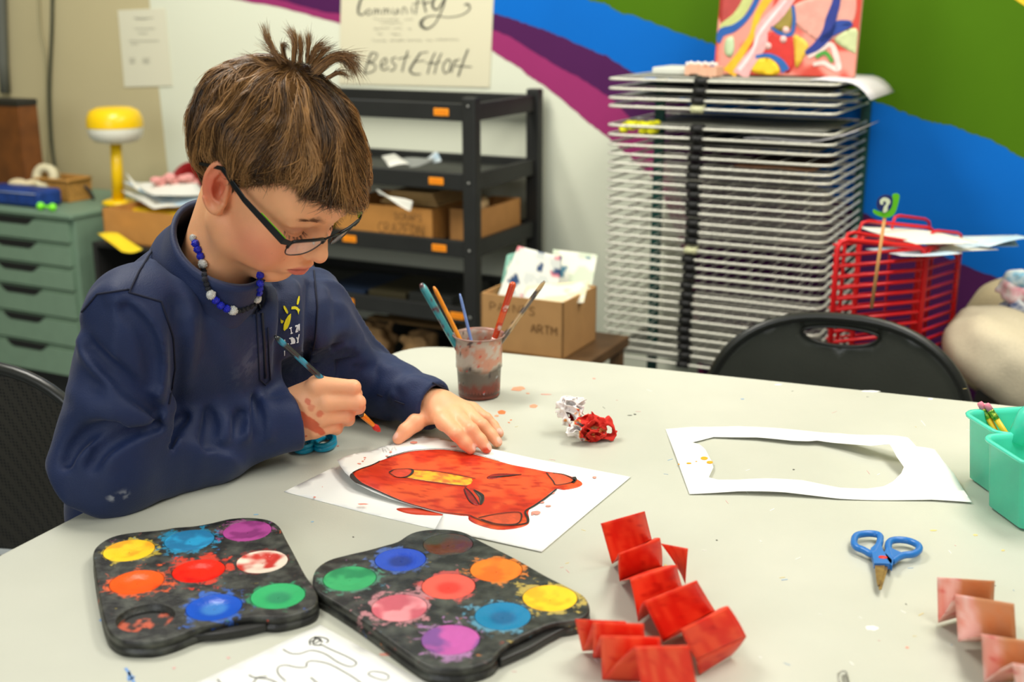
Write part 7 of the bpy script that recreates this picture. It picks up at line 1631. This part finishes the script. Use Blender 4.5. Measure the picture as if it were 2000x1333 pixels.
def plush():
    t = thing('patterned_plush', 'pink, blue and white patterned fabric bundle on the beige cushion at the right edge', 'plush', tuple(D(1990, 600, 2.3))); rg = random.Random(6)
    for nm, col, cx, cy, k, sp in (('blue_part', (110, 180, 210), 1992, 548, 9, 14), ('pink_part', (222, 150, 160), 1978, 568, 8, 12), ('navy_part', (60, 76, 120), 1984, 604, 9, 13)):
        c = D(cx, cy, 2.28)
        def f(p, c=c, sd=cx * .01 + cy * .02): q = (p - c); return np.linalg.norm(q / (1, .8, .85), axis=-1) - .030 + .024 * (vnoise(p, 55, sd) - .5)
        V, F = sdf_mesh(f, c - .06, c + .06, .004, slack=2.2); V = relax(V, F, 1); part(link(nm, pydata(V, F), None, mat('plush_' + nm, col, .85, col2=(232, 232, 226), nscale=55)), t)
plush()
# ------------------------------------------------------------------ chairs
def chair(label, c, rz, top_z, w, hole, perf, lean=R(8)):
    """folding chair with an arched back panel; c = middle of the back at floor level, local x across, -y towards its seat"""
    t = thing('folding_chair', label, 'chair', (c[0], c[1], 0)); Rm = Matrix.Rotation(rz, 3, 'Z'); h = .30
    def P(x, z, y=0.0): v = Rm @ Vector((x, y + (z - top_z) * -math.tan(lean) * 1.0 * (1 if True else 0), z)); return np.array([c[0] + v.x, c[1] + v.y, v.z])
    out = []
    for a in np.linspace(math.pi, 0, 33): out.append((w / 2 * np.sign(math.cos(a)) * abs(math.cos(a)) ** .80, top_z - .185 + .185 * math.sin(a) ** 0.92))
    out += [(w / 2 * .97, top_z - .26), (w / 2 * .90, top_z - .31), (-w / 2 * .90, top_z - .31), (-w / 2 * .97, top_z - .26)]
    hl = [(.066 * math.cos(a), top_z - .030 + (.012 if math.sin(a) > 0 else .024) * math.sin(a)) for a in np.linspace(0, 2 * math.pi, 28, endpoint=False)] if hole else None
    V2, F2 = tri([tuple(o) for o in out[::-1]], [hl] if hl else [], .02); cur = lambda x: .045 * (1 - (2 * x / w) ** 2)
    V = np.array([P(x, z, cur(x)) for x, z in V2]); o = link('back_panel', pydata(V, [tuple(map(int, f)) for f in F2]), None, mat('chair_mesh' if perf else 'chair_vinyl', (30, 30, 27) if perf else (72, 74, 66), .36 if not perf else .6, noise=.15, nscale=9, bump=.3, bscale=200)); s = o.modifiers.new('thickness', 'SOLIDIFY'); s.thickness = .007; part(o, t)
    if perf:
        m = MATS['chair_mesh']; nt = m.node_tree; b = nt.nodes['Principled BSDF']; tc = nt.nodes.new('ShaderNodeTexCoord'); vo = nt.nodes.new('ShaderNodeTexVoronoi'); vo.inputs['Scale'].default_value = 190; vo.inputs['Randomness'].default_value = 0.0; nt.links.new(tc.outputs['Object'], vo.inputs['Vector'])
        mr = nt.nodes.new('ShaderNodeMapRange'); mr.inputs[1].default_value = .30; mr.inputs[2].default_value = .42; nt.links.new(vo.outputs['Distance'], mr.inputs[0]); mx = nt.nodes.new('ShaderNodeMix'); mx.data_type = 'RGBA'; mx.inputs[6].default_value = (*s2l((26, 25, 22)), 1); mx.inputs[7].default_value = (*s2l((56, 53, 44)), 1); nt.links.new(mr.outputs[0], mx.inputs[0]); nt.links.new(mx.outputs[2], b.inputs['Base Color'])
    rim = mat('chair_rim', (34, 35, 30), .32, spec=.5)
    part(MB().tube([P(x, z, cur(x) - .003) for x, z in out], .0090, 12, closed=True).build('rim', rim, None, fix=False), t)
    if hl: part(MB().tube([P(x, z, cur(x) - .003) for x, z in hl], .0032, 8, closed=True).build('handle_rim', rim, None, fix=False), t)
    seat = [(.20 * math.cos(a) * (1 if abs(math.cos(a)) < 2 else 1), -.24 + .19 * math.sin(a)) for a in np.linspace(0, 2 * math.pi, 28, endpoint=False)]
    mb = MB(); Vt = []
    for z in (.43, .455): Vt += [P(x, z, 0) + np.array(Rm @ Vector((0, y - .0 + (z - top_z) * math.tan(lean), 0))) for x, y in seat]
    n = len(seat); mb.add(Vt, [tuple(range(n))[::-1], tuple(range(n, 2 * n))] + [(i, (i + 1) % n, n + (i + 1) % n, n + i) for i in range(n)]); part(mb.build('seat', mat('chair_seat', (40, 40, 36), .5), None, .006), t)
    for sx in (-1, 1):
        q = lambda x, y, z: np.array([c[0], c[1], z]) + np.array(Rm @ Vector((x, y, 0)))
        part(MB().tube([P(sx * w * .44, top_z - .20, .0), q(sx * .21, -.05, .50), q(sx * .21, -.40, .01)], .011, 10).build('leg', rim, None, fix=False), t); part(MB().tube([q(sx * .19, -.30, .44), q(sx * .19, .02, .01)], .011, 10).build('leg', rim, None, fix=False), t)
    return t
pc_ = D(1622, 640, 2.00); tz_ = float(D(1615, 628, 1.98)[2]); chair('black folding chair with an oval handle hole across the table from the camera', (pc_[0] + .005, 1.965), R(-20), tz_, .455, True, False)
lc = D(-110, 760, 1.56); chair('black mesh-backed folding chair at the left edge beside the child', (lc[0], 1.56), R(-8), float(D(-60, 728, 1.56)[2]), .46, False, True)
